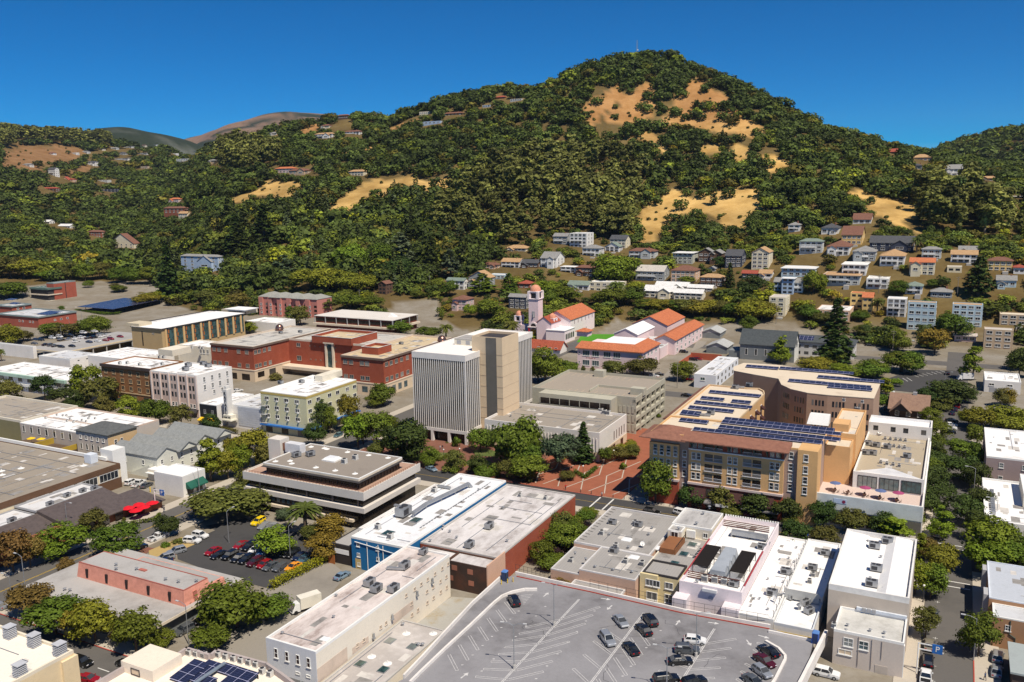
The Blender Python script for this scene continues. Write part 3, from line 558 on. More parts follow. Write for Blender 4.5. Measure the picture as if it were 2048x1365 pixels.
class Bld:
 def __init__(s,name,label,cat,N,L,R,z=None,zb=0.0,base=None,lm=None,group=None,dep=None,wid=None,ground=None):
  """N: front right roof corner (photo), L: front left, R: back right; z: their height, or base: the foot of N"""
  if base is not None:
   p = hit(base) if ground == 'hill' else at(base,zb); zb = float(p[2]); z = ztop(p,PX(N)[1]); s.u1,s.v0 = UV(p)
  else:
   s.u1,s.v0 = uv(N,z)
  s.zt,s.zb,s.h = z,zb,z - zb
  p = W(s.u1,s.v0,z)
  s.u0 = s.u1 - (wid if wid else max(1.5,along(p,-np.array([*BX,0]),PX(L)))); s.v1 = s.v0 + (dep if dep else max(1.5,along(p,np.array([*AX,0]),PX(R))))
  s._fin(name,label,cat,lm,group)
 def _fin(s,name,label,cat,lm,group):
  s.uc,s.vc = (s.u0 + s.u1) / 2,(s.v0 + s.v1) / 2; s.w,s.d = s.u1 - s.u0,s.v1 - s.v0; s.X,s.Y = s.w / 2,s.d / 2
  s.o = root(name,label,cat,tuple(W(s.uc,s.vc,s.zb)),-YAW,group); s.nw = 0
  if lm: LM.append((lm,s.u0,s.u1,s.v0,s.v1))
  BL.append(s)
 @classmethod
 def rect(c,name,label,cat,u0,u1,v0,v1,zt,zb=0.0,lm=None,group=None):
  s = c.__new__(c); s.u0,s.u1,s.v0,s.v1,s.zt,s.zb,s.h = u0,u1,v0,v1,zt,zb,zt - zb; s._fin(name,label,cat,lm,group); return s
 def add(s,part,mb,mats,parent=None,smooth=False): return link(part,mb.mesh(part,mats,smooth),parent or s.o)
 def lp(s,pix,z): u,v = uv(pix,z); return u - s.uc,v - s.vc          # pixel at absolute height z -> local x, y
 def sub(s,N,L,R,z):
  u1,v0 = uv(N,z); p = W(u1,v0,z); u0 = u1 - along(p,-np.array([*BX,0]),PX(L)); v1 = v0 + along(p,np.array([*AX,0]),PX(R)); return u0 - s.uc,u1 - s.uc,v0 - s.vc,v1 - s.vc
 def body(s,wall,roof,par=.7,parm=None,th=.3,r=None,z0=-1.5,h=None,names=('wall','roof','parapet')):
  x0,x1,y0,y1 = r or (-s.X,s.X,-s.Y,s.Y); h = s.h if h is None else h; parm = parm or wall
  w = s.add(names[0],MB().box(x0,x1,y0,y1,z0,h - par),wall)
  q = MB().box(x0 + th,x1 - th,y0 + th,y1 - th,h - par + .002,h - par + .06)
  if (x1 - x0) * (y1 - y0) > 160: s.seams(q,x0 + th + .3,x1 - th - .3,y0 + th + .3,y1 - th - .3,h - par + .06)
  s.add(names[1],q,[roof,STN1,STN2])
  if par > .1:
   b = MB().box(x0,x1,y0,y0 + th,h - par,h).box(x0,x1,y1 - th,y1,h - par,h).box(x0,x0 + th,y0 + th,y1 - th,h - par,h).box(x1 - th,x1,y0 + th,y1 - th,h - par,h)
   s.add(names[2],b,parm)
  return w
 def seams(s,q,x0,x1,y0,y1,z):
  g = np.random.default_rng(int(abs(s.u0 * 7 + s.v0 * 3)) + int(x1 * 5 + 500)); n = int((x1 - x0) * (y1 - y0) / 38) + 3; t = MB()
  for k in range(n):
   w,d = g.uniform(.5,3.0),g.uniform(.5,4.5); x,y = g.uniform(x0,max(x0 + .1,x1 - w)),g.uniform(y0,max(y0 + .1,y1 - d)); q.face([(x,y,z + .004 + k * 2e-4),(min(x + w,x1),y,z + .004 + k * 2e-4),(min(x + w,x1),min(y + d,y1),z + .004 + k * 2e-4),(x,min(y + d,y1),z + .004 + k * 2e-4)],1 + k % 2)
  for k in range(max(2,n // 5)):
   y = g.uniform(y0,y1); a,c = sorted(g.uniform(x0,x1,2)); t.tube((a,y,z + .12),(c,y,z + .12),.06,n=4)
   x = g.uniform(x0,x1); a,c = sorted(g.uniform(y0,y1,2)); t.tube((x,a,z + .2),(x,c,z + .2),.05,n=4)
  s.add('roof_pipe',t,STEEL)['kind'] = 'stuff'
 def fpos(s,face,f,r=None,out=0.0):
  x0,x1,y0,y1 = r or (-s.X,s.X,-s.Y,s.Y)
  return {'F': (x0 + (x1 - x0) * f,y0 - out),'R': (x1 + out,y0 + (y1 - y0) * f),'K': (x1 - (x1 - x0) * f,y1 + out),'L': (x0 - out,y1 - (y1 - y0) * f)}[face]
 def win(s,face,zs,fr,w,h,kind='sash',fm=None,gm=None,r=None,name='window',out=0.0,parent=None):
  """windows on a face: zs centre heights, fr fractions along it (left to right seen from outside) or (n, from, to)"""
  if isinstance(fr,tuple):
   n,a,b = fr; fr = [a + (b - a) * k / max(1,n - 1) for k in range(n)]
  me = winmesh(kind,w,h,fm or WHITE,gm or GLASS)
  for z in (zs if isinstance(zs,(list,tuple)) else [zs]):
   for f in fr:
    x,y = s.fpos(face,f,r,out); link(name,me,parent or s.o,(x,y,z),FACE[face]); s.nw += 1
 def band(s,part,z0,z1,m,out=.15,faces='FR',r=None,th=.2):
  x0,x1,y0,y1 = r or (-s.X,s.X,-s.Y,s.Y); b = MB()
  if 'F' in faces: b.box(x0 - (out if 'L' in faces else 0),x1 + (out if 'R' in faces else 0),y0 - out,y0 - .002,z0,z1)
  if 'R' in faces: b.box(x1 + .002,x1 + out,y0 + (0 if 'F' in faces else 0),y1 + (out if 'K' in faces else 0),z0,z1)
  if 'L' in faces: b.box(x0 - out,x0 - .002,y0,y1 + (out if 'K' in faces else 0),z0,z1)
  if 'K' in faces: b.box(x0,x1,y1 + .002,y1 + out,z0,z1)
  return s.add(part,b,m)
 def awning(s,face,f0,f1,z,drop=.9,out=1.5,m=None,r=None,name='awning'):
  (xa,ya),(xb,yb) = s.fpos(face,f0,r),s.fpos(face,f1,r); L = math.hypot(xb - xa,yb - ya); b = MB()
  b.hexa([(-L / 2,-out,z - drop - .35),(L / 2,-out,z - drop - .35),(L / 2,0,z - drop - .3),(-L / 2,0,z - drop - .3)],[(-L / 2,-out,z - drop),(L / 2,-out,z - drop),(L / 2,0,z),(-L / 2,0,z)])
  return link(name,b.mesh('awning',m or DARKT),s.o,((xa + xb) / 2,(ya + yb) / 2,0),FACE[face])
 def sign(s,face,f,z,text,size,m,back=None,bw=0,bh=0,r=None,out=.12):
  x,y = s.fpos(face,f,r); 
  par = s.o
  if back: par = link('sign_board',MB().box(-bw / 2,bw / 2,-out,-.01,-bh / 2,bh / 2).mesh('board',back),s.o,(x,y,z),FACE[face])
  cu = bpy.data.curves.new('letters','FONT'); cu.body = text; cu.size = size; cu.align_x = 'CENTER'; cu.align_y = 'CENTER'; cu.extrude = .03; cu.materials.append(m)
  o = bpy.data.objects.new('lettering',cu); COL.objects.link(o); o.parent = par; o.rotation_euler = (math.pi / 2,0,0 if back else FACE[face])
  if back: o.location = (0,-out - .03,0)
  else:
   k = FACE[face]; o.location = (x + .06 * math.sin(k),y - .06 * math.cos(k),z)
  return o
BL = []
STN1 = roofmat('stain_dark',(.30,.285,.27),(.16,.15,.14),.7,.5); STN2 = roofmat('stain_pale',(.60,.57,.53),(.42,.39,.36),.7,.5)
def solar(place,z,pix,w,d,tilt=8,n=1,phrase='dark blue solar array',rz='B'):
 """one tilted table of panels with its stand: pix is its near left corner"""
 p = at(pix,z + .5); k = math.tan(R_(tilt)) * d; b = MB(); b.hexa([(0,0,.45),(w,0,.45),(w,d,.45 + k),(0,d,.45 + k)],[(0,0,.53),(w,0,.53),(w,d,.53 + k),(0,d,.53 + k)]); g = MB()
 for q in range(int(w / 4) + 2):
  x = min(w - .1,q * 4 + .1); g.box(x - .05,x + .05,.2,.28,0,.45).box(x - .05,x + .05,d - .3,d - .2,0,.42 + k)
 o = root('solar_array',None,'solar panels',(p[0],p[1],z),(DIRS[rz] if isinstance(rz,str) else R_(rz) - YAW),'rooftop solar arrays'); link('panels',b.mesh('panels',SOLAR),o); link('stand',g.mesh('stand',DSTEEL),o); auto(o,phrase,'solar panels','rooftop solar arrays','on ' + place); return o
STUC = lambda n,c,v=.08: mat('stucco_' + n,c,.92,v,.25,2.0)
TERRA = tilemat('terracotta_tiles',(.52,.17,.075),(.36,.10,.045)); TERRAD = tilemat('deep_red_tiles',(.36,.085,.045),(.24,.055,.03))
BRICK = brickmat('red_brick',(.36,.085,.045),(.33,.12,.08)); BRICKB = brickmat('brown_brick',(.30,.135,.055),(.32,.18,.09)); BRICKD = brickmat('dark_brick',(.055,.035,.027),(.07,.05,.04),(.12,.05,.03))
TAN = STUC('tan',(.62,.40,.19)); TANL = STUC('light tan',(.66,.53,.38)); CREAM = STUC('cream',(.72,.66,.54)); OFFW = STUC('off white',(.76,.73,.69)); SALMON = STUC('salmon',(.60,.235,.17)); PINKW = STUC('pale pink',(.76,.60,.60)); GREYW = STUC('pale grey',(.60,.59,.57)); TAUPE = STUC('taupe',(.44,.42,.34))
# 1 ---- striped tower
b = Bld('office_tower','white striped eight-storey office tower with a beige windowless core','office tower','X1 672 378','X1 122 322','X1 1390 120',base='X1 707 1322',lm='the striped tower')
WCON = mat('white_concrete',(.74,.70,.66),.85,.06); h = b.h; X,Y = b.X,b.Y; zA,zB = 5.0,h - 2.2
b.add('glass_wall',MB().box(-X + .3,X - .3,-Y + .3,Y - .3,3.9,zB),glassmat('tower_glass',(.008,.009,.011),.25,.35))
m = MB().box(-X,X,-Y,Y,zB,h - .5); b.add('top_band',m,WCON); b.add('roof',MB().box(-X + .35,X - .35,-Y + .35,Y - .35,h - .498,h - .42),roofmat('tower_roof',(.80,.77,.73),(.6,.55,.5),.25)); m = MB()
for a in ((-X,X,-Y,-Y + .35),(-X,X,Y - .35,Y),(-X,-X + .35,-Y + .35,Y - .35),(X - .35,X,-Y + .35,Y - .35)): m.box(*a,h - .5,h)
b.add('parapet',m,WCON)
za_ = zof('Z7 1020 1282','Z7 1020 1080'); q = b.lp('X1 1085 985',za_); hc = ztop(W(b.uc + q[0],b.vc + q[1]),PX('X1 1085 193')[1]); cx0,cx1,cy0 = X - 3.2,q[0],q[1]; cy1 = cy0 + along(W(b.uc + cx1,b.vc + cy0,hc),np.array([*AX,0]),PX('X1 1243 138'))
for nm,n,fn in (('fin_screen',26,lambda k: (-X + 2 * X * (k + .0) / 26,-X + 2 * X * k / 26 + .25,-Y + .08,-Y + .298)),('fin_screen',40,lambda k: (X - .298,X - .08,-Y + .4 + (2 * Y - .4) * k / 40,-Y + .4 + (2 * Y - .4) * k / 40 + .34))):
 m = MB()
 for k in range(n + (1 if n == 26 else 0)):
  q = fn(k); yc = (q[2] + q[3]) / 2
  if n == 26 or not (cy0 - .2 < yc < cy1 + .2): m.box(min(q[0],X - .36),min(q[1],X),q[2],q[3],zA,zB - .002)
 b.add(nm,m,WCON)
m = MB()
for k in range(20): m.box(-X + .0,-X + .29,-Y + .8 + k * (2 * Y - 1) / 20,-Y + 1.2 + k * (2 * Y - 1) / 20,zA,zB - .002)
b.add('fin_screen',m,WCON)
m = MB().box(-X,X,-Y,Y,3.9,zA - .002); b.add('base_beam',m,WCON); m = MB()
for k in range(4):
 x = -X + (2 * X - 1.0) * k / 3
 m.box(x,x + 1.0,-Y,-Y + 1.0,-.5,3.898); m.box(X - 1.0,X,-Y + 1.0 + (2 * Y - 2.0) * (k + 1) / 4,-Y + 2.0 + (2 * Y - 2.0) * (k + 1) / 4,-.5,3.898)
b.add('arcade_pillars',m,WCON); b.add('lobby_glass',MB().box(-X + 2,X - 2,-Y + 2,Y - 2,-.5,3.898),GLASSK)
BEIGE = STUC('beige core',(.68,.53,.36),.05)
b.add('core',MB().box(cx0,cx1,cy0,cy0 + (cx1 - X) * 0 + .0 + (cy1 - cy0),-.5,hc - .9),BEIGE); b.add('core_roof',MB().box(cx0 + .3,cx1 - .3,cy0 + .3,cy1 - .3,hc - .898,hc - .85),DARKT); m = MB()
for a in ((cx0,cx1,cy0,cy0 + .3),(cx0,cx1,cy1 - .3,cy1),(cx0,cx0 + .3,cy0 + .3,cy1 - .3),(cx1 - .3,cx1,cy0 + .3,cy1 - .3)): m.box(*a,hc - .9,hc)
b.add('core_parapet',m,BEIGE); fw = cx1 - X
b.add('glass_strip',MB().box(X + .28 * fw,X + .74 * fw,cy0 - .12,cy0 + .1,2,hc - .2),glassmat('bronze_strip',(.014,.011,.009),.15,.4)); m = MB()
for k in range(8): m.box(X + .02,cx1 + .08,cy0 - .06,cy0 - .002,3.8 + k * 3.9,3.92 + k * 3.9); m.box(cx1 + .002,cx1 + .05,cy0,cy1,3.84 + k * 3.9,3.9 + k * 3.9)
b.add('floor_joints',m,mat('joint',(.45,.34,.24)))
p = b.sub('X1 765 215','X1 570 195','X1 865 195',b.zt + 1.8); b.add('penthouse',MB().box(p[0],p[1],p[2],p[3] + 2,h - .42,h + 1.8),CREAM); b.add('penthouse_roof',MB().box(p[0] - .1,p[1] + .1,p[2] - .1,p[3] + 2.1,h + 1.804,h + 1.9),ROOFG)
m = MB()
for q in (.14,.62): m.box(p[0] + (p[1] - p[0]) * q,p[0] + (p[1] - p[0]) * (q + .22),p[2] - .05,p[2] - .002,h,h + 1.4)
b.add('louvre_grille',m,GREYT); tower = b
print('TOWER',X,Y,cx1,cy0,cy1,h,hc)
# 2 ---- podium beside it
b = Bld('bank_annex','low pale concrete annex with ribbed upper walls beside the striped tower','building','Z7 1020 1080','Z7 235 985','Z7 1213 960',base='Z7 1020 1282',lm='the pale annex')
b.body(WCON,roofmat('annex_roof',(.30,.265,.225),(.25,.22,.19),.4),.9,WCON,.35); m = MB(); h = b.h
for k in range(36): x = -b.X + 1 + k * (b.w - 2) / 35; m.box(x - .14,x + .14,-b.Y - .22,-b.Y - .002,3.6,h - 2.0)
b.add('wall_ribs',m,WCON); b.band('base_band',-.5,3.2,TANL,.12,'FR')
b.win('F',1.5,[.05,.16,.38,.6,.78],3.2,2.6,'bare',DARKT,GLASSK,out=.13,name='shopfront'); b.win('R',5.6,(5,.52,.9),.7,3.0,'bare',DARKT,GLASS,name='slit_window'); b.win('R',1.5,[.12,.5,.8],2.6,2.4,'bare',DARKT,GLASSK,out=.13,name='shopfront')
annex = b
# 3 ---- open parking garage
b = Bld('parking_garage','taupe concrete parking garage with open slotted sides and an empty top deck','parking garage','Z7 1265 838','Z7 560 775','Z7 1490 735',base='Z7 1265 1090',lm='the taupe garage')
h = b.h; X,Y = b.X,b.Y; DECKT = roofmat('taupe_deck',(.33,.285,.235),(.24,.2,.17),.45,.08)
b.add('wall',MB().box(-X,X - 1.2,-Y,Y,-1,h - 1.1),TAUPE); b.add('top_deck',MB().box(-X + .3,X - .3,-Y + .3,Y - .3,h - 1.098,h - 1.02),DECKT); m = MB()
for a in ((-X,X,-Y,-Y + .3),(-X,X,Y - .3,Y),(-X,-X + .3,-Y + .3,Y - .3),(X - .3,X,-Y + .3,Y - .3)): m.box(*a,h - 1.096,h)
b.add('parapet',m,TAUPE); lv = h / 4
for k in range(4): b.add('side_band',MB().box(X - 1.19,X - .001,-Y,Y,k * lv + lv * .55 - .6,k * lv + lv * .55 + .65 if k < 3 else h - 1.098),TAUPE)
m = MB()
for k in range(7): y = -Y + k * (2 * Y - .6) / 6; m.box(X - 1.18,X + .12,y,y + .6,-1,h - .9)
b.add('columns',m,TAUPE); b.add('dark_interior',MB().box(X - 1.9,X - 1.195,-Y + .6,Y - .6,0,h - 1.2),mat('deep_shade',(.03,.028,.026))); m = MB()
f = b.sub('Z7 1100 855','Z7 605 800','Z7 1160 832',b.zt - .3); m.box(f[0],f[1],f[2],-Y - .002,-1,h - .3); b.add('front_bay',m,TAUPE); b.add('strip_window',MB().box(f[0] + .6,f[1] - .4,f[2] - .06,f[2] - .002,h - 4.1,h - 1.9),GLASSK); m = MB()
for k in range(8): m.box(f[0] + .5 + k * (f[1] - f[0] - 1) / 7,f[0] + .75 + k * (f[1] - f[0] - 1) / 7,f[2] - .12,f[2] - .061,h - 4.1,h - 1.9)
b.add('mullions',m,TAUPE); m = MB()
for r_ in range(3):
 for k in range(4): x = f[1] + .8 + k * (X - f[1] - 1.2) / 3.6; m.box(x,x + .9,-Y - .15,-Y - .002,1.0 + r_ * 3.4,3.6 + r_ * 3.4)
b.add('panel_ribs',m,TAUPE); m = MB(); zz = h - 1.016
for k in range(13):
 x = -X + 4 + k * 2.7
 if x < X - 8: m.box(x,x + .14,Y - 6.5,Y - 1.5,zz,zz + .004)
for k in range(9): x = -X + 13 + k * 2.7; m.box(x,x + .14,-Y + 3,-Y + 8,zz,zz + .004)
for k in range(5): m.box(X - 7,X - 2,-Y + 9 + k * 2.7,-Y + 9.14 + k * 2.7,zz,zz + .004)
b.add('stall_marking',m,mat('old_paint',(.55,.42,.27))); x,y = b.lp('Z7 1015 698',b.zt - 1); b.add('stair_house',MB().box(x - 2,x + 2,y,y + 3.4,h - 1.01,h + 1.6),TAUPE); x,y = b.lp('Z7 1275 822',b.zt - 1); b.add('stair_house',MB().box(x - 2.6,x + 2.6,y,y + 3.4,h - 1.01,h + 1.5),TAUPE)
x,y = b.lp('Z7 1010 765',b.zt - 1); b.add('ramp_wall',MB().box(x,X - 6,y,y + .35,h - 1.01,h - .1).box(x,x + .35,y - 9,y - .002,h - 1.01,h - .1),TAUPE)
garage = b
# 4 ---- brick court block: three volumes round a forecourt
b = Bld('brick_office_block','large red brick office block with copper domes and a recessed forecourt','office block','X5 432 262','X5 5 215','X5 765 185',base='X5 442 606',lm='the red brick block')
h = b.h; X,Y = b.X,b.Y; zs = 5.2
rt = b.lp('X5 2040 190',b.zt)[0]; back = b.lp('X5 1010 70',b.zt)[1]; LW = (-X,X,-Y,back)
wl = b.lp('X5 1310 338',b.zt - .3); wr = b.lp('X5 1682 385',b.zt - .3); RW = (wl[0],rt + 12,wr[1],back); MW = (X,wl[0],Y + .0,back)
CRB = roofmat('court_roof_grey',(.50,.48,.44),(.38,.33,.27),.5,.06); CRT = roofmat('court_roof_tan',(.56,.45,.29),(.45,.30,.12),.5,.06)
for r_,rm in ((LW,CRB),(MW,CRB),(RW,CRT)):
 b.body(BRICK,rm,.9,STUC('coping',(.62,.52,.42)),.4,r_)
for r_,fc in ((LW,'FR'),(RW,'FR')):
 b.band('cornice',h - .95,h - .1,mat('brown_cornice',(.16,.115,.09)),.5,fc,r_); b.band('stone_base',-.5,zs,TANL,.25,fc,r_); b.band('string_course',zs + .004,zs + .5,CREAMT,.42,fc,r_)
b.band('stone_base',-.5,3.4,TANL,.25,'F',MW); z2,z1 = h - 2.9,zs + 2.3; WF = mat('stone_frame',(.45,.33,.26))
b.win('F',[z1,z2],[.08,.2,.36,.66,.85],2.0,1.7,'triple',WF,GLASSB,LW); b.win('R',[z1,z2],[.06,.16,.3,.44],1.8,1.7,'double',WF,GLASSB,(LW[0],LW[1],LW[2],Y)); b.win('R',3,[.16,.48],4.4,2.6,'bare',DARKT,GLASSK,(LW[0],LW[1],LW[2],Y),name='garage_opening',out=.26); b.win('F',2,[.5,.8],5,3,'bare',DARKT,GLASSK,LW,name='garage_opening',out=.26)
b.win('F',z2,[.12],2.2,1.7,'double',WF,GLASSB,MW); b.win('F',z1,[.12],2.6,2.2,'double',WF,GLASSB,MW)
for q in (.26,.32,.38,.52,.56,.86,.92): b.win('F',[z1,z2],[q],.55,.5,'plain',WF,GLASS,MW)
b.win('F',[z1,z2],[.1,.24,.5,.62],2.0,1.7,'double',WF,GLASSB,RW); b.win('R',[z1,z2],[.04,.1,.17,.24,.32],2.0,1.7,'double',WF,GLASSB,RW); b.win('R',2.6,[.05,.12,.2,.28],2.6,2.8,'bare',DARKT,GLASSB,RW,name='shopfront',out=.26); b.win('F',2.6,[.1,.3,.55],3.0,2.6,'bare',DARKT,GLASSB,RW,name='shopfront',out=.26)
b.add('entrance_portal',MB().box(-1.4 + (X + wl[0]) / 2 - 1.2,(X + wl[0]) / 2 - 1.6,MW[2] - 1.0,MW[2] - .002,3.4,h - .9).box((X + wl[0]) / 2 + 1.6,(X + wl[0]) / 2 + 2.6,MW[2] - 1.0,MW[2] - .002,3.4,h - .9).box((X + wl[0]) / 2 - 3.2,(X + wl[0]) / 2 + 3.2,MW[2] - 1.4,MW[2] - .002,h - .896,h - .2),CREAMT)
b.add('entrance_glass',MB().box((X + wl[0]) / 2 - 1.598,(X + wl[0]) / 2 + 1.598,MW[2] - .3,MW[2] - .002,3.5,h - .9),GLASST)
b.add('terrace',MB().box(X + .3,wl[0] - .3,MW[2] - 6,MW[2] - .01,3.0,4.4),CREAMT)
for N_,L_,R_c,dz,nm in (('X5 1375 185','X5 990 150','X5 1630 120',2.6,'roof_court'),('X5 1640 275','X5 1480 250','X5 1770 240',2.4,'stair_tower')):
 q = b.sub(N_,L_,R_c,b.zt + dz); b.body(BRICK,CRT,1.2,BRICK,.35,q,h - .82,h + dz,(nm,nm + '_roof',nm + '_parapet')); b.band('coping',h + dz + .004,h + dz + .2,WHITE,.12,'FRLK',q)
COPPER = mat('copper',(.36,.20,.15),.3,.15,.6,3,.85)
for pix in ('X5 678 90','X1 440 222'):
 x,y = b.lp(pix,b.zt); m = MB(); m.cyl(0,0,0,.9,1.9,n=14).cyl(0,0,.9,1.3,2.3,2.15,16).dome(0,0,1.3,2.1,2.3,18,7); link('copper_dome',m.mesh('copper_dome',COPPER,True),b.o,(x,y,h - .84))
rb = (RW[1],RW[1] + 7,RW[2] + 6,RW[3]); court = b
LM.append(('the brick forecourt',b.uc + X,b.uc + wl[0],b.vc + RW[2],b.vc + MW[2]))
# 5 ---- cream four-storey block with the blue kerb line
b = Bld('cream_apartment_block','pale yellow-green four-storey block with a white roof and blue awning strip','apartment block','X5 905 745','X5 490 690','X5 1420 562',base='X6 1597 718',lm='the pale yellow block')
YG = STUC('pale yellow',(.60,.58,.38)); b.body(YG,ROOFW,.25,WHITE,.3); h = b.h; b.band('ochre_frieze',h - 1.1,h - .3,mat('ochre',(.50,.38,.12)),.06,'FR'); 
b.win('F',[h - 2.6,h - 6.0,h - 9.3],[.14,.35,.57,.8],1.9,1.3,'wide',WHITE,GLASS); b.win('R',[h - 2.6,h - 6.0,h - 9.3],[.06,.22,.44,.6,.8,.95],1.9,1.3,'wide',WHITE,GLASS)
m = MB()
for z in (h - 2.6,h - 6.0,h - 9.3):
 for f in (.16,.37,.59,.82): x,y = b.fpos('F',f); m.box(x - .3,x + .3,y - .55,y - .11,z - .95,z - .45)
b.add('window_air_conditioners',m,WHITE); b.band('street_canopy',2.9,3.4,mat('kerb_blue',(.03,.14,.42)),1.5,'FR'); b.win('F',1.3,[.15,.5,.85],3.2,2.2,'bare',DARKT,GLASSK,name='shopfront'); b.win('R',1.3,[.15,.4,.65,.88],3.2,2.2,'bare',DARKT,GLASSK,name='shopfront')
q = b.sub('X5 1095 550','X5 1050 540','X5 1285 480',b.zt + 2.2); b.add('stair_penthouse',MB().box(q[0] - 1.5,q[1],q[2],q[3],h - .18,h + 2.2),CREAM)
m = MB()
for z in (3.6,6.9,10.2): m.box(-b.X + .2,-b.X + 3.0,-b.Y - 1.1,-b.Y - .15,z,z + .08); m.box(-b.X + .2,-b.X + 3.0,-b.Y - 1.1,-b.Y - 1.05,z + .9,z + .96)
for k in range(3): m.tube((-b.X + .5,-b.Y - .6,3.7 + k * 3.3),(-b.X + 2.8,-b.Y - .6,6.9 + k * 3.3),.07)
b.add('fire_escape',m,GREYT); cream = b
# 6 ---- pink piered block and brown brick block on the cross street
b = Bld('piered_office_building','pale pink five-storey building with tall piers and paired windows','building','X6 785 262','X6 440 235','X6 1035 190',base='X6 803 572',lm='the pink piered building')
PK = STUC('rose',(.64,.48,.40)); b.body(OFFW,ROOFW,.6,OFFW,.35); h = b.h; b.band('front_skin',.2,h - .7,PK,.12,'F')
m = MB()
for k in range(6): x = -b.X + k * (b.w - .7) / 5; m.box(x,x + .7,-b.Y - .45,-b.Y - .121,3.4,h - .2)
b.add('piers',m,STUC('pale rose',(.72,.60,.54))); 
for z in (h - 2.2,h - 5.5,h - 8.8): b.win('F',z,[.075,.145,.265,.335,.46,.53,.655,.725,.85,.92],1.0,2.0,'bare',WHITE,GLASS,out=.125)
b.win('F',4.6,[.075,.145,.265,.335,.46,.53,.655,.725,.85,.92],1.0,1.4,'sash',WHITE,GLASS,out=.125); b.awning('F',.02,.6,3.4,1.0,1.6,mat('dark_green_cloth',(.03,.04,.03))); b.awning('F',.64,.98,3.4,1.0,1.6,DARKT); b.win('F',1.2,(5,.1,.9),2.6,2.0,'bare',DARKT,GLASSK,name='shopfront',out=.125)
b.win('R',[h - 2.4,h - 5.6],[.2,.42,.63,.85],1.0,1.9,'grid',WHITE,GLASS); b.win('R',h - 8.4,[.45,.68],1.0,1.4,'grid',WHITE,GLASS); pinkb = b
b = Bld('brown_brick_building','brown brick four-storey building with a dark cornice and arched top windows','building','X6 438 213','X6 78 178','X6 680 145',z=b.zt + .2,lm='the brown brick building')
b.body(BRICKB,ROOFW,.5,BRICKB,.35); h = b.h; b.band('cornice',h - 1.1,h + .05,mat('dark_cornice',(.07,.05,.045)),.7,'F'); b.win('F',[h - 3.1,h - 6.4,h - 9.7],(6,.09,.92),1.7,1.6,'double',mat('buff_trim',(.52,.38,.22)),GLASS); b.band('belt_course',h - 11.9,h - 11.4,mat('buff_trim',(.52,.38,.22)),.2,'F'); b.win('F',4.4,(4,.12,.88),3.4,1.2,'bare',DARKT,GLASSK); b.awning('F',.02,.98,3.2,1.0,1.5,mat('dark_green_cloth',(.03,.04,.03)))
brownb = b
b = Bld('rear_cream_building','cream walled building with a roof box behind the pink piered building','building','X6 915 60','X6 500 90','X6 920 20',z=13.5,wid=26,dep=15); b.body(CREAM,ROOFW,.6,CREAM,.35); b.win('F',b.h - 2.3,[.62,.7,.8,.93],1.3,1.9,'double',WHITE,GLASS); q = b.sub('X6 590 80','X6 498 62','X6 700 45',b.zt + 2.2); b.add('roof_box',MB().box(q[0],q[1] + 1,q[2],q[3] + 2,b.h - .5,b.h + 2.4),CREAM); rearc = b
b = Bld('white_roof_hall','long low hall with a bright white roof behind the brown brick building','building','Q1 1130 760','Q1 620 720','Q1 1330 660',z=9.5,dep=24,wid=34); b.body(OFFW,ROOFW,.4,WHITE,.3); hallw = b
# theatre: hall, marquee, blade sign
b = Bld('cinema','white cinema with a tall blade sign over its marquee','cinema','X5 490 860','X5 205 870','X5 760 560',z=9.0,lm='the cinema',wid=17,dep=36)
b.body(OFFW,ROOFL,.8,WHITE,.4); h = b.h; m = MB()
for k in range(9): m.box(-b.X + 5.6,b.X - .1,-b.Y - .12,-b.Y - .002,1.0 + k * .85,1.75 + k * .85)
b.add('panelled_front',m,mat('silver_panel',(.52,.54,.58),.5)); ub = -b.X + 2.0
b.add('blade_sign',MB().box(ub - .9,ub + .9,-b.Y - 2.6,-b.Y - .01,5.0,15.2).box(ub - .5,ub + .5,-b.Y - 2.2,-b.Y - .4,15.204,16.4),mat('blade_white',(.68,.66,.62)))
b.add('sign_letters',MB().box(ub - 1.0,ub - .902,-b.Y - 2.0,-b.Y - 1.2,6,14.5),GREYT)
cu = None
for fx,txt in ((-.95,'RAFAEL'),):
 for k,ch in enumerate(txt):
  c_ = bpy.data.curves.new('letters','FONT'); c_.body = ch; c_.size = 1.7; c_.extrude = .08; c_.align_x = 'CENTER'; c_.materials.append(DSTEEL); o = link('lettering',c_,b.o,(ub - 0.05,-b.Y - 2.66,13.2 - k * 1.5)); o.rotation_euler = (math.pi / 2,0,0)
b.add('marquee',MB().prism([(ub - 2.6,-b.Y - .5),(ub - 1.6,-b.Y - 3.6),(ub + 3.0,-b.Y - 3.6),(ub + 3.6,-b.Y - .5)],3.2,3.7).prism([(ub - 2.0,-b.Y - .5),(ub - 1.2,-b.Y - 3.0),(ub + 2.6,-b.Y - 3.0),(ub + 3.0,-b.Y - .5)],3.704,5.4),mat('marquee_white',(.76,.72,.60)))
m = MB()
for k in range(9):
 if k != 5: m.box(ub - .9 + k * .36,ub - .66 + k * .36,-b.Y - 3.06,-b.Y - 3.002,4.25,4.75)
b.add('marquee_letters',m,DSTEEL)
cine = b
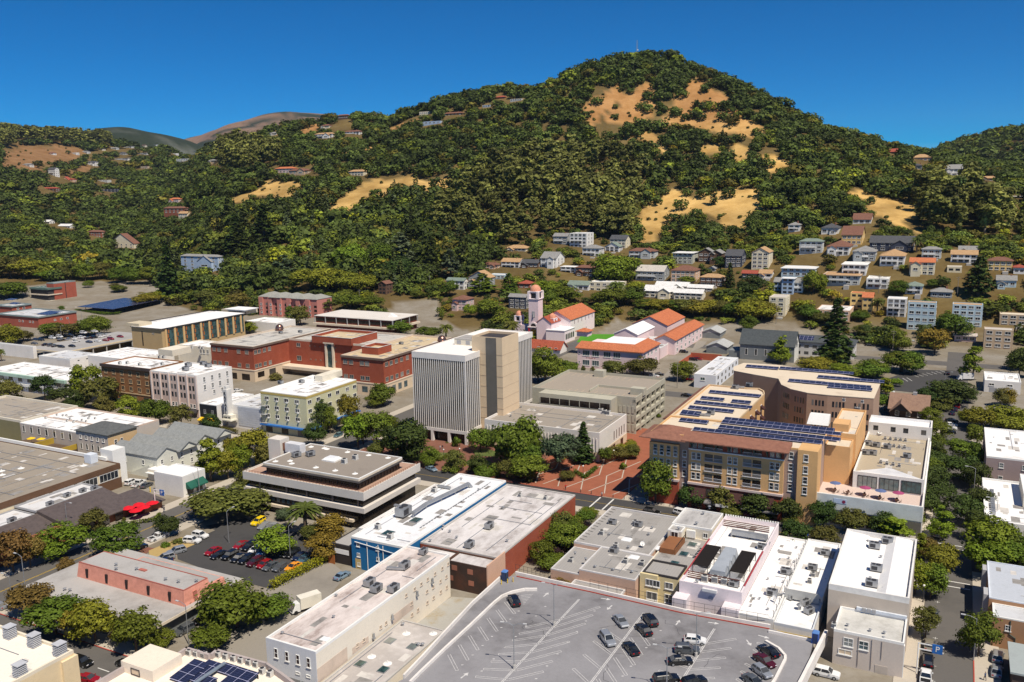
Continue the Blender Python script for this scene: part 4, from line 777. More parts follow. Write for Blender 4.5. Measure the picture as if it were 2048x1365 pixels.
b = Bld('black_front_shop','small shop with a black upper front and a yellow awning beside the cinema','shop','X6 925 480','X6 803 468','X6 1000 420',z=8.6,wid=9.0,dep=20); b.body(OFFW,ROOFW,.5,WHITE,.3); b.add('black_front',MB().box(-b.X,b.X,-b.Y - .1,-b.Y - .002,3.2,b.h - .3),mat('black_front',(.018,.02,.024))); b.win('F',5.6,[.3,.75],.9,1.3,'grid',GREYT,GLASS,out=.11); b.awning('F',.02,.98,3.2,.8,2.0,mat('cloth_yellow',(.8,.5,.02))); b.win('F',1.2,[.3,.7],3,2,'bare',DARKT,GLASSK,name='shopfront')
# 7 ---- wood striped hotel
b = Bld('striped_hotel','tan hotel with timber striped facade and a thin overhanging roof','hotel','Q1 1345 500','Q1 1105 460','F 487 622',base='Q1 1375 715',lm='the timber-striped hotel')
HT = STUC('hotel tan',(.46,.33,.17)); b.body(HT,ROOFW,.3,WHITE,.3); h = b.h; X,Y = b.X,b.Y; b.add('roof_slab',MB().box(-X,X + .8,-Y - .8,Y + .8,h + .004,h + .3),mat('dark_fascia',(.04,.035,.03))); b.add('white_roof',MB().box(-X + .3,X + .4,-Y - .4,Y + .4,h + .304,h + .36),ROOFW)
m,t,g_ = MB(),MB(),MB(); nb = 10; g_.box(X + .002,X + .1,-Y + 2,Y - 1,3.5,h - .3)
for k in range(nb): y = -Y + 2 + k * (2 * Y - 6) / (nb - 1); m.box(X + .101,X + .5,y,y + 1.25,3.5,h - .25)
for k in range(nb - 1):
 for z in range(4): y = -Y + 3.6 + k * (2 * Y - 6) / (nb - 1) + (.6 if (z + k) % 2 else 0); t.box(X + .102,X + .3,y,y + .9,4.1 + z * (h - 4.6) / 4,4.1 + (z + .8) * (h - 4.6) / 4)
b.add('glass_bays',g_,GLASST); b.add('stone_piers',m,STUC('honey',(.62,.42,.20))); b.add('timber_panels',t,mat('orange_timber',(.36,.12,.03))); b.win('F',h / 2 + 1,[.35],.9,h - 6,'bare',DARKT,GLASSK); 
q = b.sub('Q1 1210 460','Q1 1100 395','Q1 1260 390',b.zt + 1.3); b.add('stair_head',MB().box(q[0],q[1] - 1,-Y,-Y + 9,h + .37,h + 2.0),mat('pale_tan',(.58,.50,.36)))
lw = (-X - 9,-X - .002,-Y + 8,Y + 4); b.body(STUC('pale hotel',(.58,.50,.37)),ROOFW,.6,DARKT,.3,lw,names=('wing_wall','wing_roof','wing_parapet')); b.win('F',[4.5,7.7,10.9,14.1],[.3,.7],1.7,1.8,'bare',WHITE,mat('curtain_red',(.16,.04,.02)),lw); b.add('roof_terrace',MB().box(-X - 1,X - 4,Y + 6,Y + 16,h - 1.5,h + .8),mat('pale_tan',(.58,.50,.36))); b.add('pavilion_roof',MB().box(-X + 6,X - 1,Y + 2,Y + 14,h + 1.6,h + 1.9).box(-X + 7,X - 2,Y + 3,Y + 13,h + .81,h + 1.6),ROOFW)
hotel = b
b.sign('F',.72,h - 3,'AC',1.6,GREYT)
# 8 ---- raised car deck upper left
b = Bld('car_deck','low raised car deck with a cream edge wall full of parked cars','car deck','Q1 540 690','Q1 200 620','Q1 1045 590',z=5.2,lm='the cream-edged car deck',dep=62)
DK2 = roofmat('deck_grey',(.36,.35,.34),(.25,.24,.23),.5,.06); X,Y = b.X,b.Y
b.add('deck_slab',MB().box(-X,X,-Y,Y,4.0,4.5),DK2); m = MB().box(X - .3,X,-Y,Y,4.504,5.2).box(-X,X - .3,-Y,-Y + .3,4.504,5.0); b.add('edge_wall',m,mat('cream_edge',(.72,.6,.4))); m = MB()
for k in range(8): m.box(X - .8,X - .3,-Y + .3 + k * (2 * Y - 1) / 7,-Y + .8 + k * (2 * Y - 1) / 7,-.5,3.998)
for k in range(4): m.box(-X + k * (2 * X - 2) / 4,-X + .5 + k * (2 * X - 2) / 4,-Y + .3,-Y + .8,-.5,3.998)
b.add('columns',m,CONC); b.add('back_wall',MB().box(X - 6,X - 5.5,-Y + 5,Y,-.5,3.99),mat('ochre_wall',(.32,.22,.09))); deckl = b
# 9 ---- low white roofs at left on the cross street
b = Bld('green_fascia_shops','white roofed shop row with a pale green fascia along the street','shop row','Q2 560 300','F -30 730','Q2 620 150',z=8.0,lm='the green-fascia shops',dep=20); b.body(OFFW,ROOFW,.4,WHITE,.3); b.band('green_fascia',b.h - 1.3,b.h + .05,mat('pale_green',(.42,.58,.48)),1.2,'F'); b.win('F',b.h - 2.6,(8,.1,.9),3.0,1.8,'bare',DARKT,GLASS); b.band('shop_fascia',2.6,3.8,WHITE,.8,'F'); b.win('F',1.2,(8,.1,.9),3,2,'bare',DARKT,GLASSK,name='shopfront'); shops = b
b = Bld('grey_roof_store','low store with a grey roof behind the green-fascia shops','store','Q2 585 120','Q2 150 170','Q2 600 90',z=8.6,wid=24,dep=16); b.body(OFFW,ROOFL,.7,WHITE,.3); b.win('R',b.h - 1.6,[.3,.6],1,.5,'bare',DARKT,GLASS)
b = Bld('blank_white_building','blank white walled building below the car deck','building','F 67 694','F -50 690','F 70 680',base='F 68 718',zb=0); b.body(OFFW,ROOFL,.6,WHITE,.3)
# 10 ---- brick civic buildings far left
FB = STUC('dull brick',(.36,.095,.06),.12)
for N_,L_,R_c,bs,nm,lb in (('Q1 455 112','Q1 388 112','Q1 634 88','Q1 468 292','brick_hall','tall blank red brick hall beside the car park at the far end of town'),('Q1 300 395','Q1 -30 360','Q1 640 345','Q1 330 495','brick_civic_centre','long low red brick building with a solar panel on its grey roof'),('Q1 110 305','Q1 -40 300','Q1 260 265','Q1 110 420','brick_gallery','flat-roofed red brick building with two small solar panels')):
 b = Bld(nm,lb,'brick building',N_,L_,R_c,base=bs,lm={'brick_hall': 'the blank brick hall','brick_civic_centre': 'the red brick centre'}.get(nm),zb=0); b.body(FB,ROOFL,.8,mat('grey_green_fascia',(.20,.25,.25)),.5)
 if nm == 'brick_civic_centre': b.win('F',4.2,[.55,.63,.8,.87],1.3,1.1,'plain',WHITE,GLASS); b.win('R',4.2,[.42,.58,.75],1.3,1.1,'plain',WHITE,GLASS); b.band('fascia',b.h - .9,b.h - .1,mat('grey_green_fascia',(.20,.25,.25)),.6,'FR'); solar('the red brick centre',b.zt - .7,'Q1 305 370',14,10,5)
 if nm == 'brick_gallery': b.win('R',b.h - 2.6,[.3,.6],1.6,1.2,'plain',WHITE,GLASS); b.band('fascia',b.h - .9,b.h - .1,mat('grey_green_fascia',(.20,.25,.25)),.6,'FR'); solar('the flat brick building',b.zt - .7,'Q1 40 250',9,5,5); solar('the flat brick building',b.zt - .7,'Q1 70 282',9,4,5)
 if nm == 'brick_hall':
  b.band('downpipe',0,b.h - .2,DARKT,.25,'R',(b.X - .3,b.X,0,.5))
b = Bld('green_roof_block','dark glazed block with a green hipped fascia beside the blank brick hall','building','Q1 400 155','Q1 200 130','Q1 420 130',z=14,wid=22,dep=12); b.body(DARKT,mat('green_fascia_roof',(.10,.16,.14)),.3,mat('green_fascia_roof',(.10,.16,.14)),.4); b.band('upper_fascia',b.h - 1.4,b.h + .02,mat('green_fascia_roof',(.10,.16,.14)),1.0,'FR'); b.band('lower_ledge',b.h - 6,b.h - 5.2,CREAMT,.9,'FR'); b.band('pale_base',0,3.8,CREAM,1.2,'FR')
# solar carport
b = Bld('solar_carport','big dark blue solar canopy over rows of parked cars','solar canopy','Q1 950 325','Q1 560 290','Q1 1115 275',z=5.0,lm='the solar canopy',dep=42,wid=40); X,Y = b.X,b.Y; m = MB(); m.hexa([(-X,-Y,4.3),(X,-Y,4.3),(X,Y,5.9),(-X,Y,5.9)],[(-X,-Y,4.5),(X,-Y,4.5),(X,Y,6.1),(-X,Y,6.1)]); b.add('panel_roof',m,SOLAR); m = MB()
for k in range(5):
 for j in range(3): m.cyl(-X + 4 + k * (2 * X - 8) / 4,-Y + 4 + j * (2 * Y - 8) / 2,-.3,4.4,.2,n=8)
b.add('steel_post',m,DSTEEL)
# 11 ---- pink apartments, brown office with pale roof, low white store
b = Bld('pink_apartment_block','salmon pink three-storey apartments with grey hipped roofs','apartment block','Y2 915 820','Y2 240 790','Y2 965 775',base='Y2 760 965',lm='the pink apartments',wid=53,dep=16,zb=2); PA = STUC('apartment pink',(.52,.21,.17)); b.add('wall',MB().box(-b.X,b.X,-b.Y,b.Y,-3,b.h),PA); GH = tilemat('grey_shingle',(.30,.30,.27),(.22,.22,.20),1.5)
for k in range(5): x0 = -b.X + k * b.w / 5; m = MB(); m.hip(x0 + .3,x0 + b.w / 5 - .3,-b.Y - (1.2 if k % 2 else 0),b.Y,b.h + .22,2.6,.5,0); b.add('roof',m,GH)
for k in range(6): x0 = -b.X + .8 + k * b.w / 6.2; b.add('bay',MB().box(x0,x0 + 3.6,-b.Y - 1.3,-b.Y - .002,-2,b.h - .2),PA)
b.win('F',[1.7,4.6,7.4],(6,.06,.9),1.3,1.3,'sash',WHITE,GLASS,out=1.31); b.win('F',[1.7,4.6,7.4],(6,.14,.97),2.4,1.7,'bare',DARKT,GLASSK,name='balcony')
b = Bld('brown_glazed_office','two-storey office with brown glazing and a wide pale flat roof','office','Y2 1370 990','Y2 730 935','Y2 1582 935',z=9.2,lm='the pale-roofed office',zb=0); b.add('wall',MB().box(-b.X + .8,b.X - .8,-b.Y + .8,b.Y - .8,-.5,b.h - .8),mat('brown_panel',(.14,.04,.025))); b.add('roof',MB().box(-b.X,b.X,-b.Y,b.Y,b.h - .35,b.h),roofmat('pale_roof',(.66,.62,.57),(.5,.44,.38),.5,.1)); m = MB()
for k in range(8): x = -b.X + k * (b.w - .4) / 7; m.box(x,x + .4,-b.Y + .1,-b.Y + .6,4.6,b.h - .352)
for k in range(4): y = -b.Y + .7 + k * (b.d - 1.4) / 3; m.box(b.X - .6,b.X - .1,y,y + .4,4.6,b.h - .352)
b.add('columns',m,GREYT); b.add('balcony_band',MB().box(-b.X - .8,b.X + .8,-b.Y - .8,b.Y + .8,3.4,4.6),CREAMT); b.add('strip_glazing',MB().box(-b.X + .7,b.X - .7,-b.Y + .72,b.Y - .72,5.6,7.6),GLASSK); m = MB(); m.hexa([(b.X - 12,-2,b.h),(b.X - 7,-2,b.h),(b.X - 7,2,b.h),(b.X - 12,2,b.h)],[(b.X - 11,-1,b.h + 2),(b.X - 10.5,-1,b.h + 2),(b.X - 10.5,1,b.h + 2),(b.X - 11,1,b.h + 2)]); b.add('roof_hood',m,WHITE)
b = Bld('low_white_store','long low white store partly hidden behind the red brick block','store','Y2 420 1010','Y2 150 955','Y2 560 985',z=6,wid=26,dep=18); b.body(OFFW,ROOFW,.5,WHITE,.3)
RB = Bld.rect
# ---- apartment block with solar roof (front wing, left wing, curved back wing, blank right block)
BV = 229.6; zt = 20.6
b = RB('apartment_block','long ochre and red apartment block with solar arrays and brown pent roofs','apartment block',-74.6,-29.2,BV,BV + 19,zt,lm='the solar-roofed apartments')
h = b.h; X,Y = b.X,b.Y; OCH = STUC('ochre wall',(.64,.39,.175)); MAU = STUC('mauve wall',(.38,.27,.22)); REDW = STUC('brick red wall',(.34,.075,.04)); ROOFC = roofmat('cream_roof',(.66,.56,.43),(.45,.36,.27),.4,.1); BTILE = tilemat('brown_tiles',(.27,.125,.085),(.19,.085,.06),1.2)
b.body(MAU,ROOFC,.5,OCH,.35)
sec = {'pavilion': (-X,-X + 8.6,-Y - .8,-Y + 8),'centre': (-X + 11.4,X - 8.4,-Y - .9,-Y + 4),'corner': (X - 4.9,X + .15,-Y - .9,-Y + 6)}
for nm,r in sec.items():
 b.add(nm + '_front',MB().box(*r,7.7,h - (3.6 if nm == 'centre' else .02 if nm == 'corner' else 2.8)),OCH)
 if nm != 'corner': b.add(nm + '_base',MB().box(r[0],r[1],r[2] - .15,r[3],-1,7.1),REDW); b.add(nm + '_cornice',MB().box(r[0] - .1,r[1] + .1,r[2] - .5,r[3],7.104,7.698),mat('pale_cornice',(.62,.50,.46)))
 else: b.add('corner_base',MB().box(r[0],r[1],r[2],r[3],-1,7.696),OCH)
c = sec['centre']; cw = c[1] - c[0]; b.add('top_storey',MB().box(c[0],c[1],c[2] + .35,c[3],h - 3.598,h - .6),mat('attic_red',(.28,.07,.04))); b.add('white_cornice',MB().box(c[0] - .1,c[1] + .1,c[2] - .12,c[2] + .345,h - 3.596,h - 3.3),WHITE)
m = MB(); m.hexa([(c[0] - 1.6,c[2] - 2.2,h - .9),(c[1] + 1.6,c[2] - 2.2,h - .9),(c[1] + 1.6,c[2] + 3,h + .05),(c[0] - 1.6,c[2] + 3,h + .05)],[(c[0] - 1.6,c[2] - 2.2,h - .6),(c[1] + 1.6,c[2] - 2.2,h - .6),(c[1] + 1.6,c[2] + 3,h + .9),(c[0] - 1.6,c[2] + 3,h + .9)]); b.add('pent_roof',m,BTILE)
p = sec['pavilion']; m = MB(); m.hip(p[0],p[1],p[2],p[3],h - .9,2.4,2.4); b.add('pavilion_roof',m,BTILE); m = MB()
for k in range(8):
 x = c[0] + .8 + k * (cw - 1.6) / 7; m.hexa([(x - .12,c[2] - .1,h - 3.0),(x + .12,c[2] - .1,h - 3.0),(x + .12,c[2] + .33,h - 3.0),(x - .12,c[2] + .33,h - 3.0)],[(x - .12,c[2] - 2.0,h - .95),(x + .12,c[2] - 2.0,h - .95),(x + .12,c[2] + .33,h - .95),(x - .12,c[2] + .33,h - .95)])
b.add('roof_brackets',m,mat('bracket_green',(.07,.10,.085))); zr = [9.6,12.4,15.3]; zr5 = zr + [h - 2.1]
b.win('F',zr,[.055,.11,.445,.505,.885,.94],.95,1.75,'sash',WHITE,GLASS,c); b.win('F',zr,[.22,.32,.63,.73],2.2,1.9,'bare',WHITE,GLASSK,c,name='balcony_opening'); b.win('F',h - 2.2,[.06,.12,.44,.5,.88,.94],.95,1.5,'arch',GREYT,GLASSB,(c[0],c[1],c[2] + .35,c[3])); b.win('F',h - 2.3,[.22,.32,.63,.73],2.2,1.7,'bare',WHITE,GLASSK,(c[0],c[1],c[2] + .35,c[3]),name='balcony_opening')
for z in zr + [h - 2.3]:
 for f in (.22,.32,.63,.73): x,y = b.fpos('F',f,c); m = MB(); m.box(x - 1.2,x + 1.2,y - .3,y - .24,z - .15,z - .05); [m.box(x - 1.2 + k * .3 - .02,x - 1.2 + k * .3 + .02,y - .29,y - .25,z - 1.0,z - .16) for k in range(9)]; m.box(x - 1.25,x + 1.25,y - .35,y - .031,z - 1.12,z - 1.0); b.add('balcony_railing',m,mat('balcony_grey',(.55,.55,.58)))
b.win('F',zr + [5.8],[.5],.95,1.75,'sash',WHITE,GLASS,(-X + 8.6,-X + 11.4,-Y,Y)); b.win('F',zr5,[.5],.95,1.75,'sash',WHITE,GLASS,(X - 8.4,X - 4.9,-Y,Y)); b.win('F',zr5,[.42],1.0,1.75,'sash',WHITE,GLASS,sec['corner']); b.win('F',zr,[.2,.42,.65,.88],.9,1.7,'sash',WHITE,GLASS,p); b.win('F',h - 4.2,[.2,.42,.65,.88],.9,1.5,'sash',GREYT,GLASSB,p)
b.win('F',5.2,[.24,.35,.66],3.6,2.3,'bare',DARKT,GLASSK,c,out=.16,name='upper_shop_window')
for f0,f1 in ((.02,.2),(.43,.6),(.78,.92)): b.awning('F',f0,f1,6.6,2.4,2.2,mat('maroon_cloth',(.055,.022,.02)),c)
b.awning('F',.2,.42,3.6,.5,2.6,mat('metal_canopy',(.2,.19,.19)),c); b.awning('F',.6,.98,3.6,.5,2.6,mat('metal_canopy',(.2,.19,.19)),c); b.win('F',1.5,(6,.1,.9),3,2.2,'bare',DARKT,GLASSK,c,out=.16,name='shopfront'); b.add('shop_sign',MB().box(c[0] + 8.5,c[0] + 12,c[2] - 2.9,c[2] - 2.7,2.6,3.3),WHITE)
rv = lambda s,z=zt: b.lp(s,z)
xl = rv('Q5 160 695')[0]; xr = rv('Q5 800 700')[0]; yb = rv('Q5 560 400')[1]; yr = rv('Q5 1025 480')[1]; xr2 = rv('Q5 1028 480')[0]
pl = [(-X,Y + .01),(xr,Y + .01),(xr2,yr),(xr2 - 1.0,yr + 4),(xr2 - 3.2,yr + 7),(xr2 - 7,yb),(-X,yb)]
m = MB().prism(pl,-1,h - .5); b.add('wing_wall',m,OCH); k = .94; cx_,cy_ = np.mean(pl,0); b.add('wing_roof',MB().prism([(cx_ + (x - cx_) * k,cy_ + (y - cy_) * k) for x,y in pl],h - .498,h - .42),ROOFC); m = MB()
for i in range(len(pl)):
 (xa,ya),(xb,yb_) = pl[i],pl[(i + 1) % len(pl)]; kk = .965; q = [(xa,ya),(xb,yb_),(cx_ + (xb - cx_) * kk,cy_ + (yb_ - cy_) * kk),(cx_ + (xa - cx_) * kk,cy_ + (ya - cy_) * kk)]; m.hexa([(*t,h - .5) for t in q],[(*t,h) for t in q])
b.add('wing_parapet',m,STUC('pale ochre',(.64,.48,.30))); m = MB(); m.hexa([(-X - 2.4,Y,h - 1.6),(-X,Y,h - 1.5),(-X,yb,h - 1.5),(-X - 2.4,yb,h - 1.6)],[(-X - 2.4,Y,h - 1.3),(-X,Y,h - .1),(-X,yb,h - .1),(-X - 2.4,yb,h - 1.3)]); b.add('side_pent_roof',m,BTILE)
for j in range(5):
 for z in (h - 3.2,h - 6.6,h - 9.8):
  f = (j + .7) / 5.4; x,y = xr + (xr2 - xr) * f + .05,Y + (yr - Y) * f; m = MB(); m.hexa([(-1.1,-1.3,z - .9),(1.1,-1.3,z - .9),(1.1,0,z - .85),(-1.1,0,z - .85)],[(-1.1,-1.3,z - .6),(1.1,-1.3,z - .6),(1.1,0,z + .3),(-1.1,0,z + .3)]); link('window_awning',m.mesh('awn',mat('maroon_cloth',(.055,.022,.02))),b.o,(x,y,0),math.atan2(xr - xr2,yr - Y) + math.pi / 2)
  link('window',winmesh('double',1.3,1.7,WHITE,GLASS),b.o,(x - .02,y,z - .5),math.atan2(xr - xr2,yr - Y) + math.pi / 2)
apart = b
# curved back wing
zb_ = 20.6; P_ = [uv(s,zb_) for s in ('Z8 190 675','Z8 365 705','Z8 385 745','Z8 450 775','Z8 560 800','Z8 700 815','Z8 840 825','Z8 1015 838','Z8 1062 728','Z8 700 660','Z8 360 612','Z8 130 598','Z8 60 625','Z8 60 650')]
u0,u1 = min(p[0] for p in P_),max(p[0] for p in P_); v0,v1 = min(p[1] for p in P_),max(p[1] for p in P_); b = RB('curved_back_wing','brown rear wing with a concave window wall behind the solar-roofed apartments','apartment wing',u0,u1,v0,v1,zb_,lm='the curved brown wing')
pl = [(p[0] - b.uc,p[1] - b.vc) for p in P_]; h = b.h; ar = sum(pl[i][0] * pl[(i + 1) % len(pl)][1] - pl[(i + 1) % len(pl)][0] * pl[i][1] for i in range(len(pl))); pl = pl if ar > 0 else pl[::-1]
BRW = STUC('brown wall',(.40,.265,.19)); b.add('wall',MB().prism(pl,-1,h - .4),BRW); cx_,cy_ = np.mean(pl,0); b.add('roof',MB().prism([(cx_ + (x - cx_) * 1.005,cy_ + (y - cy_) * 1.005) for x,y in pl],h - .396,h - .2),ROOFC); q0 = [(p[0] - b.uc,p[1] - b.vc) for p in P_][1:8]
for a,c in zip(q0[1:-1],q0[2:]):
 L = math.hypot(c[0] - a[0],c[1] - a[1]); n = 4 if L > 5 else 3; ang = math.atan2(c[1] - a[1],c[0] - a[0])
 for z in (h - 3.3,h - 6.8,h - 10.3,h - 13.8):
  for k in range(n):
   f = .3 + .5 * k / (n - 1); link('window',winmesh('bare',.65,1.9,DARKT,GLASS),b.o,(a[0] + (c[0] - a[0]) * f,a[1] + (c[1] - a[1]) * f,z),ang)
curv = b
b = RB('blank_ochre_block','blank ochre service block beside the solar-roofed apartments with roof plant on top','building',-29.15,-22,BV + 21,BV + 50,20.2,lm='the blank ochre block')
BO = STUC('plain ochre',(.68,.40,.18)); b.body(BO,ROOFC,.7,BO,.3); q = (-b.X + 3,b.X - .2,-b.Y - 7,-b.Y - .01); b.body(BO,ROOFC,.4,BO,.3,(-b.X - .0,b.X - .6,-b.Y - 8,-b.Y - .01),-1,b.h - 1.5,names=('front_wall','front_roof','front_parapet'))
b.add('plant_screen',MB().box(-b.X + .4,b.X - 2.5,-b.Y + 4,-b.Y + 10,b.h - .64,b.h + 1.5),BO); b.add('louvred_hood',MB().hexa([(-b.X - 7,-b.Y + 6,b.h),(-b.X - 1,-b.Y + 6,b.h),(-b.X - 1,-b.Y + 10,b.h),(-b.X - 7,-b.Y + 10,b.h)],[(-b.X - 6.5,-b.Y + 8,b.h + 2.6),(-b.X - 1,-b.Y + 8,b.h + 2.6),(-b.X - 1,-b.Y + 10,b.h + 2.6),(-b.X - 6.5,-b.Y + 10,b.h + 2.6)]),WHITE); blank = b
PLA = 'the solar-roofed apartments'
for s,w_,d_ in (('X3 865 225',29,2),('X3 905 180',33,2),('X3 935 130',33,2),('X3 960 100',31,2),('X3 640 205',8.5,2),('X3 500 110',8.5,2.2),('X3 510 40',6,2)): solar(PLA,zt - .45,s,w_,d_,10)
for s,w_ in (('Q5 275 650',6),('Q5 340 610',14),('Q5 395 565',18),('Q5 450 525',7.5),('Q5 525 470',17),('Q5 725 555',6)): solar(PLA,zt - .45,s,w_,2.1,10)
for s,w_ in (('Q5 855 240',12),('Z8 370 640',26),('Z8 430 725',12),('Z8 530 735',22),('Z8 630 700',22),('Z8 700 765',14)): solar('the curved brown wing',zb_ - .2,s,w_,2.4,9)
# ---- white restaurant building with roof terrace
b = RB('white_terrace_building','white building with a roof terrace of parasols and big glazed bays','building',-30,-3.7,230,292,8.4,lm='the white terrace building'); X,Y = b.X,b.Y
b.add('lower_wall',MB().box(-X,X,-Y,Y,-1,8.0),OFFW); b.add('terrace_floor',MB().box(-X + .35,X - .35,-Y + .35,Y - .35,8.002,8.06),roofmat('terrace',(.60,.48,.42),(.5,.39,.34),.4)); m = MB().box(-X,X,-Y,-Y + .35,8.002,9.2).box(X - .35,X,-Y + .352,Y - .35,8.002,9.2).box(-X,-X + .35,-Y + .352,Y - .35,8.002,9.0); b.add('terrace_parapet',m,OFFW); b.add('front_fascia',MB().box(-X,X,-Y - .1,-Y - .002,5.2,9.1),mat('pale_fascia',(.62,.66,.66),.6)); b.win('F',3.1,(6,.08,.92),3.9,3.6,'bare',DARKT,GLASSK,name='shopfront')
b.add('poster',MB().box(-X + 5.2,-X + 8.4,-Y - .16,-Y - .102,7.0,8.3),mat('poster_blue',(.5,.6,.75))); b.add('poster_emblem',MB().cyl(0,0,0,.03,.45,n=10),mat('emblem',(.25,.03,.08))).matrix_local = Matrix.Translation((-X + 7.7,-Y - .162,7.6)) @ Matrix.Rotation(math.pi / 2,4,'X')
fy = uv('X2 370 1105',8.1)[1] - b.vc; fx = uv('X2 368 1105',8.1)[0] - b.uc; r = (fx,X - .4,fy,Y - 4); zh = 12.6
b.body(OFFW,roofmat('sand_roof',(.40,.34,.25),(.30,.25,.18),.5,.1),1.0,OFFW,.4,r,8.062,zh,('upper_wall','upper_roof','upper_parapet')); m = MB(); m.hexa([(fx + .5,fy + .42,zh - .93),(X - 1,fy + .42,zh - .93),(X - 1,fy + 1,zh - .93),(fx + .5,fy + 1,zh - .93)],[(fx + .5,fy + .42,zh - .05),(X - 1,fy + .42,zh - .05),((fx + X) / 2 + .3,fy + 6.5,zh - .05),((fx + X) / 2 - 1,fy + 6.5,zh - .05)]); b.add('front_pediment',m,mat('pale_metal_sheet',(.66,.66,.67),.5))
b.win('F',10.1,[.21,.52,.83],4.6,3.0,'wide',DARKT,GLASST,r,name='glazed_bay'); b.add('back_wall',MB().box(fx,X,Y - 9,Y - 8.6,zh - .9,zh + 3.2).box(fx,fx + .4,Y - 8.598,Y,zh - .9,zh + 3.2).box(X - .4,X,Y - 8.598,Y,zh - .9,zh + 3.2),OFFW); b.add('back_roof',MB().box(fx + .402,X - .402,Y - 8.598,Y - .3,8.07,zh + 2.4).box(fx + .402,X - .402,Y - .298,Y,8.07,zh + 3.2),ROOFW)
b.win('F',zh + 1.5,[.12,.4,.6,.88],1.4,1.5,'bare',DARKT,GLASS,(fx,X,Y - 9,Y)); b.add('side_shed',MB().box(-X + 3,fx - 2.5,fy + 8,fy + 14,8.07,11.2),mat('stucco_shed',(.64,.60,.52))); terr = b
for s,c_ in (('X2 170 1150','blue'),('X2 510 1205','plum'),('X2 685 1240','blue'),('X2 885 1265','plum')):
 plant('parasol_' + c_,s,8.06,{'blue': 'faded blue parasol','plum': 'plum pink parasol'}[c_],'parasol','on the white roof terrace','parasols on the roof terrace')
for s in ('X2 165 1165','X2 500 1215','X2 675 1250','X2 870 1280','X2 315 1190'):
 p_ = uv(s,8.06); plant('table',(p_[0],p_[1]),8.06,'round dark table','table','on the white roof terrace','tables on the roof terrace')
 for dx,dy,a in ((.9,0,-90),(-.9,0,90),(0,.9,0),(0,-.9,180)): plant('chair',(p_[0] + dx,p_[1] + dy),8.06,'dark slatted chair','chair','on the white roof terrace','chairs on the roof terrace',a)
# ---- mission church
CH = STUC('church pink',(.78,.62,.63),.04); CHW = STUC('church white pink',(.82,.72,.72),.04); REDP = mat('red_column',(.55,.02,.03),.5); GOLDM = mat('gilt',(.55,.36,.08),.4,.1,1,3,.6); CORAL = tilemat('coral_tiles',(.66,.30,.19),(.5,.2,.12),1.5)
t0 = uv('Q3 348 725'); tw = along(W(t0[0],t0[1],0),-np.array([*BX,0]),PX('Q3 232 712')); zsh = ztop(W(*t0),PX('Q3 348 240')[1]); zdm = ztop(W(*t0),PX('Q3 315 60')[1])
n0 = uv('Q3 738 722'); znv = ztop(W(*n0),PX('Q3 735 488')[1]); nr = along(W(n0[0],n0[1],znv),np.array([*AX,0]),PX('Q3 1030 385')); nl = along(W(n0[0],n0[1],znv),-np.array([*BX,0]),PX('Q3 405 410'))
b = RB('mission_church','pink mission church with a domed bell tower and orange tiled nave','church',n0[0] - nl,n0[0],n0[1],n0[1] + nr,znv,lm='the pink church'); X,Y,h = b.X,b.Y,b.h
b.add('nave_wall',MB().box(-X,X,-Y,Y,-1,h),CHW); m = MB(); m.gable(-X,X,-Y,Y,h,nl * .26,'y',.5,0,1); b.add('nave_roof',m,[TERRA,CH]); b.win('R',h - 2.2,(6,.16,.9),1.0,2.2,'bare',GREYT,mat('shutter_mauve',(.35,.26,.28))); b.win('R',3,[.35,.5,.64],.9,1.5,'bare',DARKT,GLASS)
al = (X - 9,X + 2.8,-Y - 15,-Y - .01); b.add('aisle_wall',MB().box(*al,-1,h * .62),CHW); b.add('aisle_roof',MB().box(al[0] - .2,al[1] + .3,al[2] - .3,al[3],h * .62 + .002,h * .62 + .35),ROOFW); b.win('R',h * .3,(5,.15,.85),1.4,2.6,'arch',DARKT,GLASS,al)
vb = (-X + 2,X - 6.5,-Y - 13,-Y - .012); b.add('vestibule_wall',MB().box(*vb,-1,h - .5),CH); m = MB(); m.gable(vb[0],vb[1],vb[2],vb[3],h - .5,3.4,'y',.4,0,1); b.add('vestibule_roof',m,[TERRAD,CH])
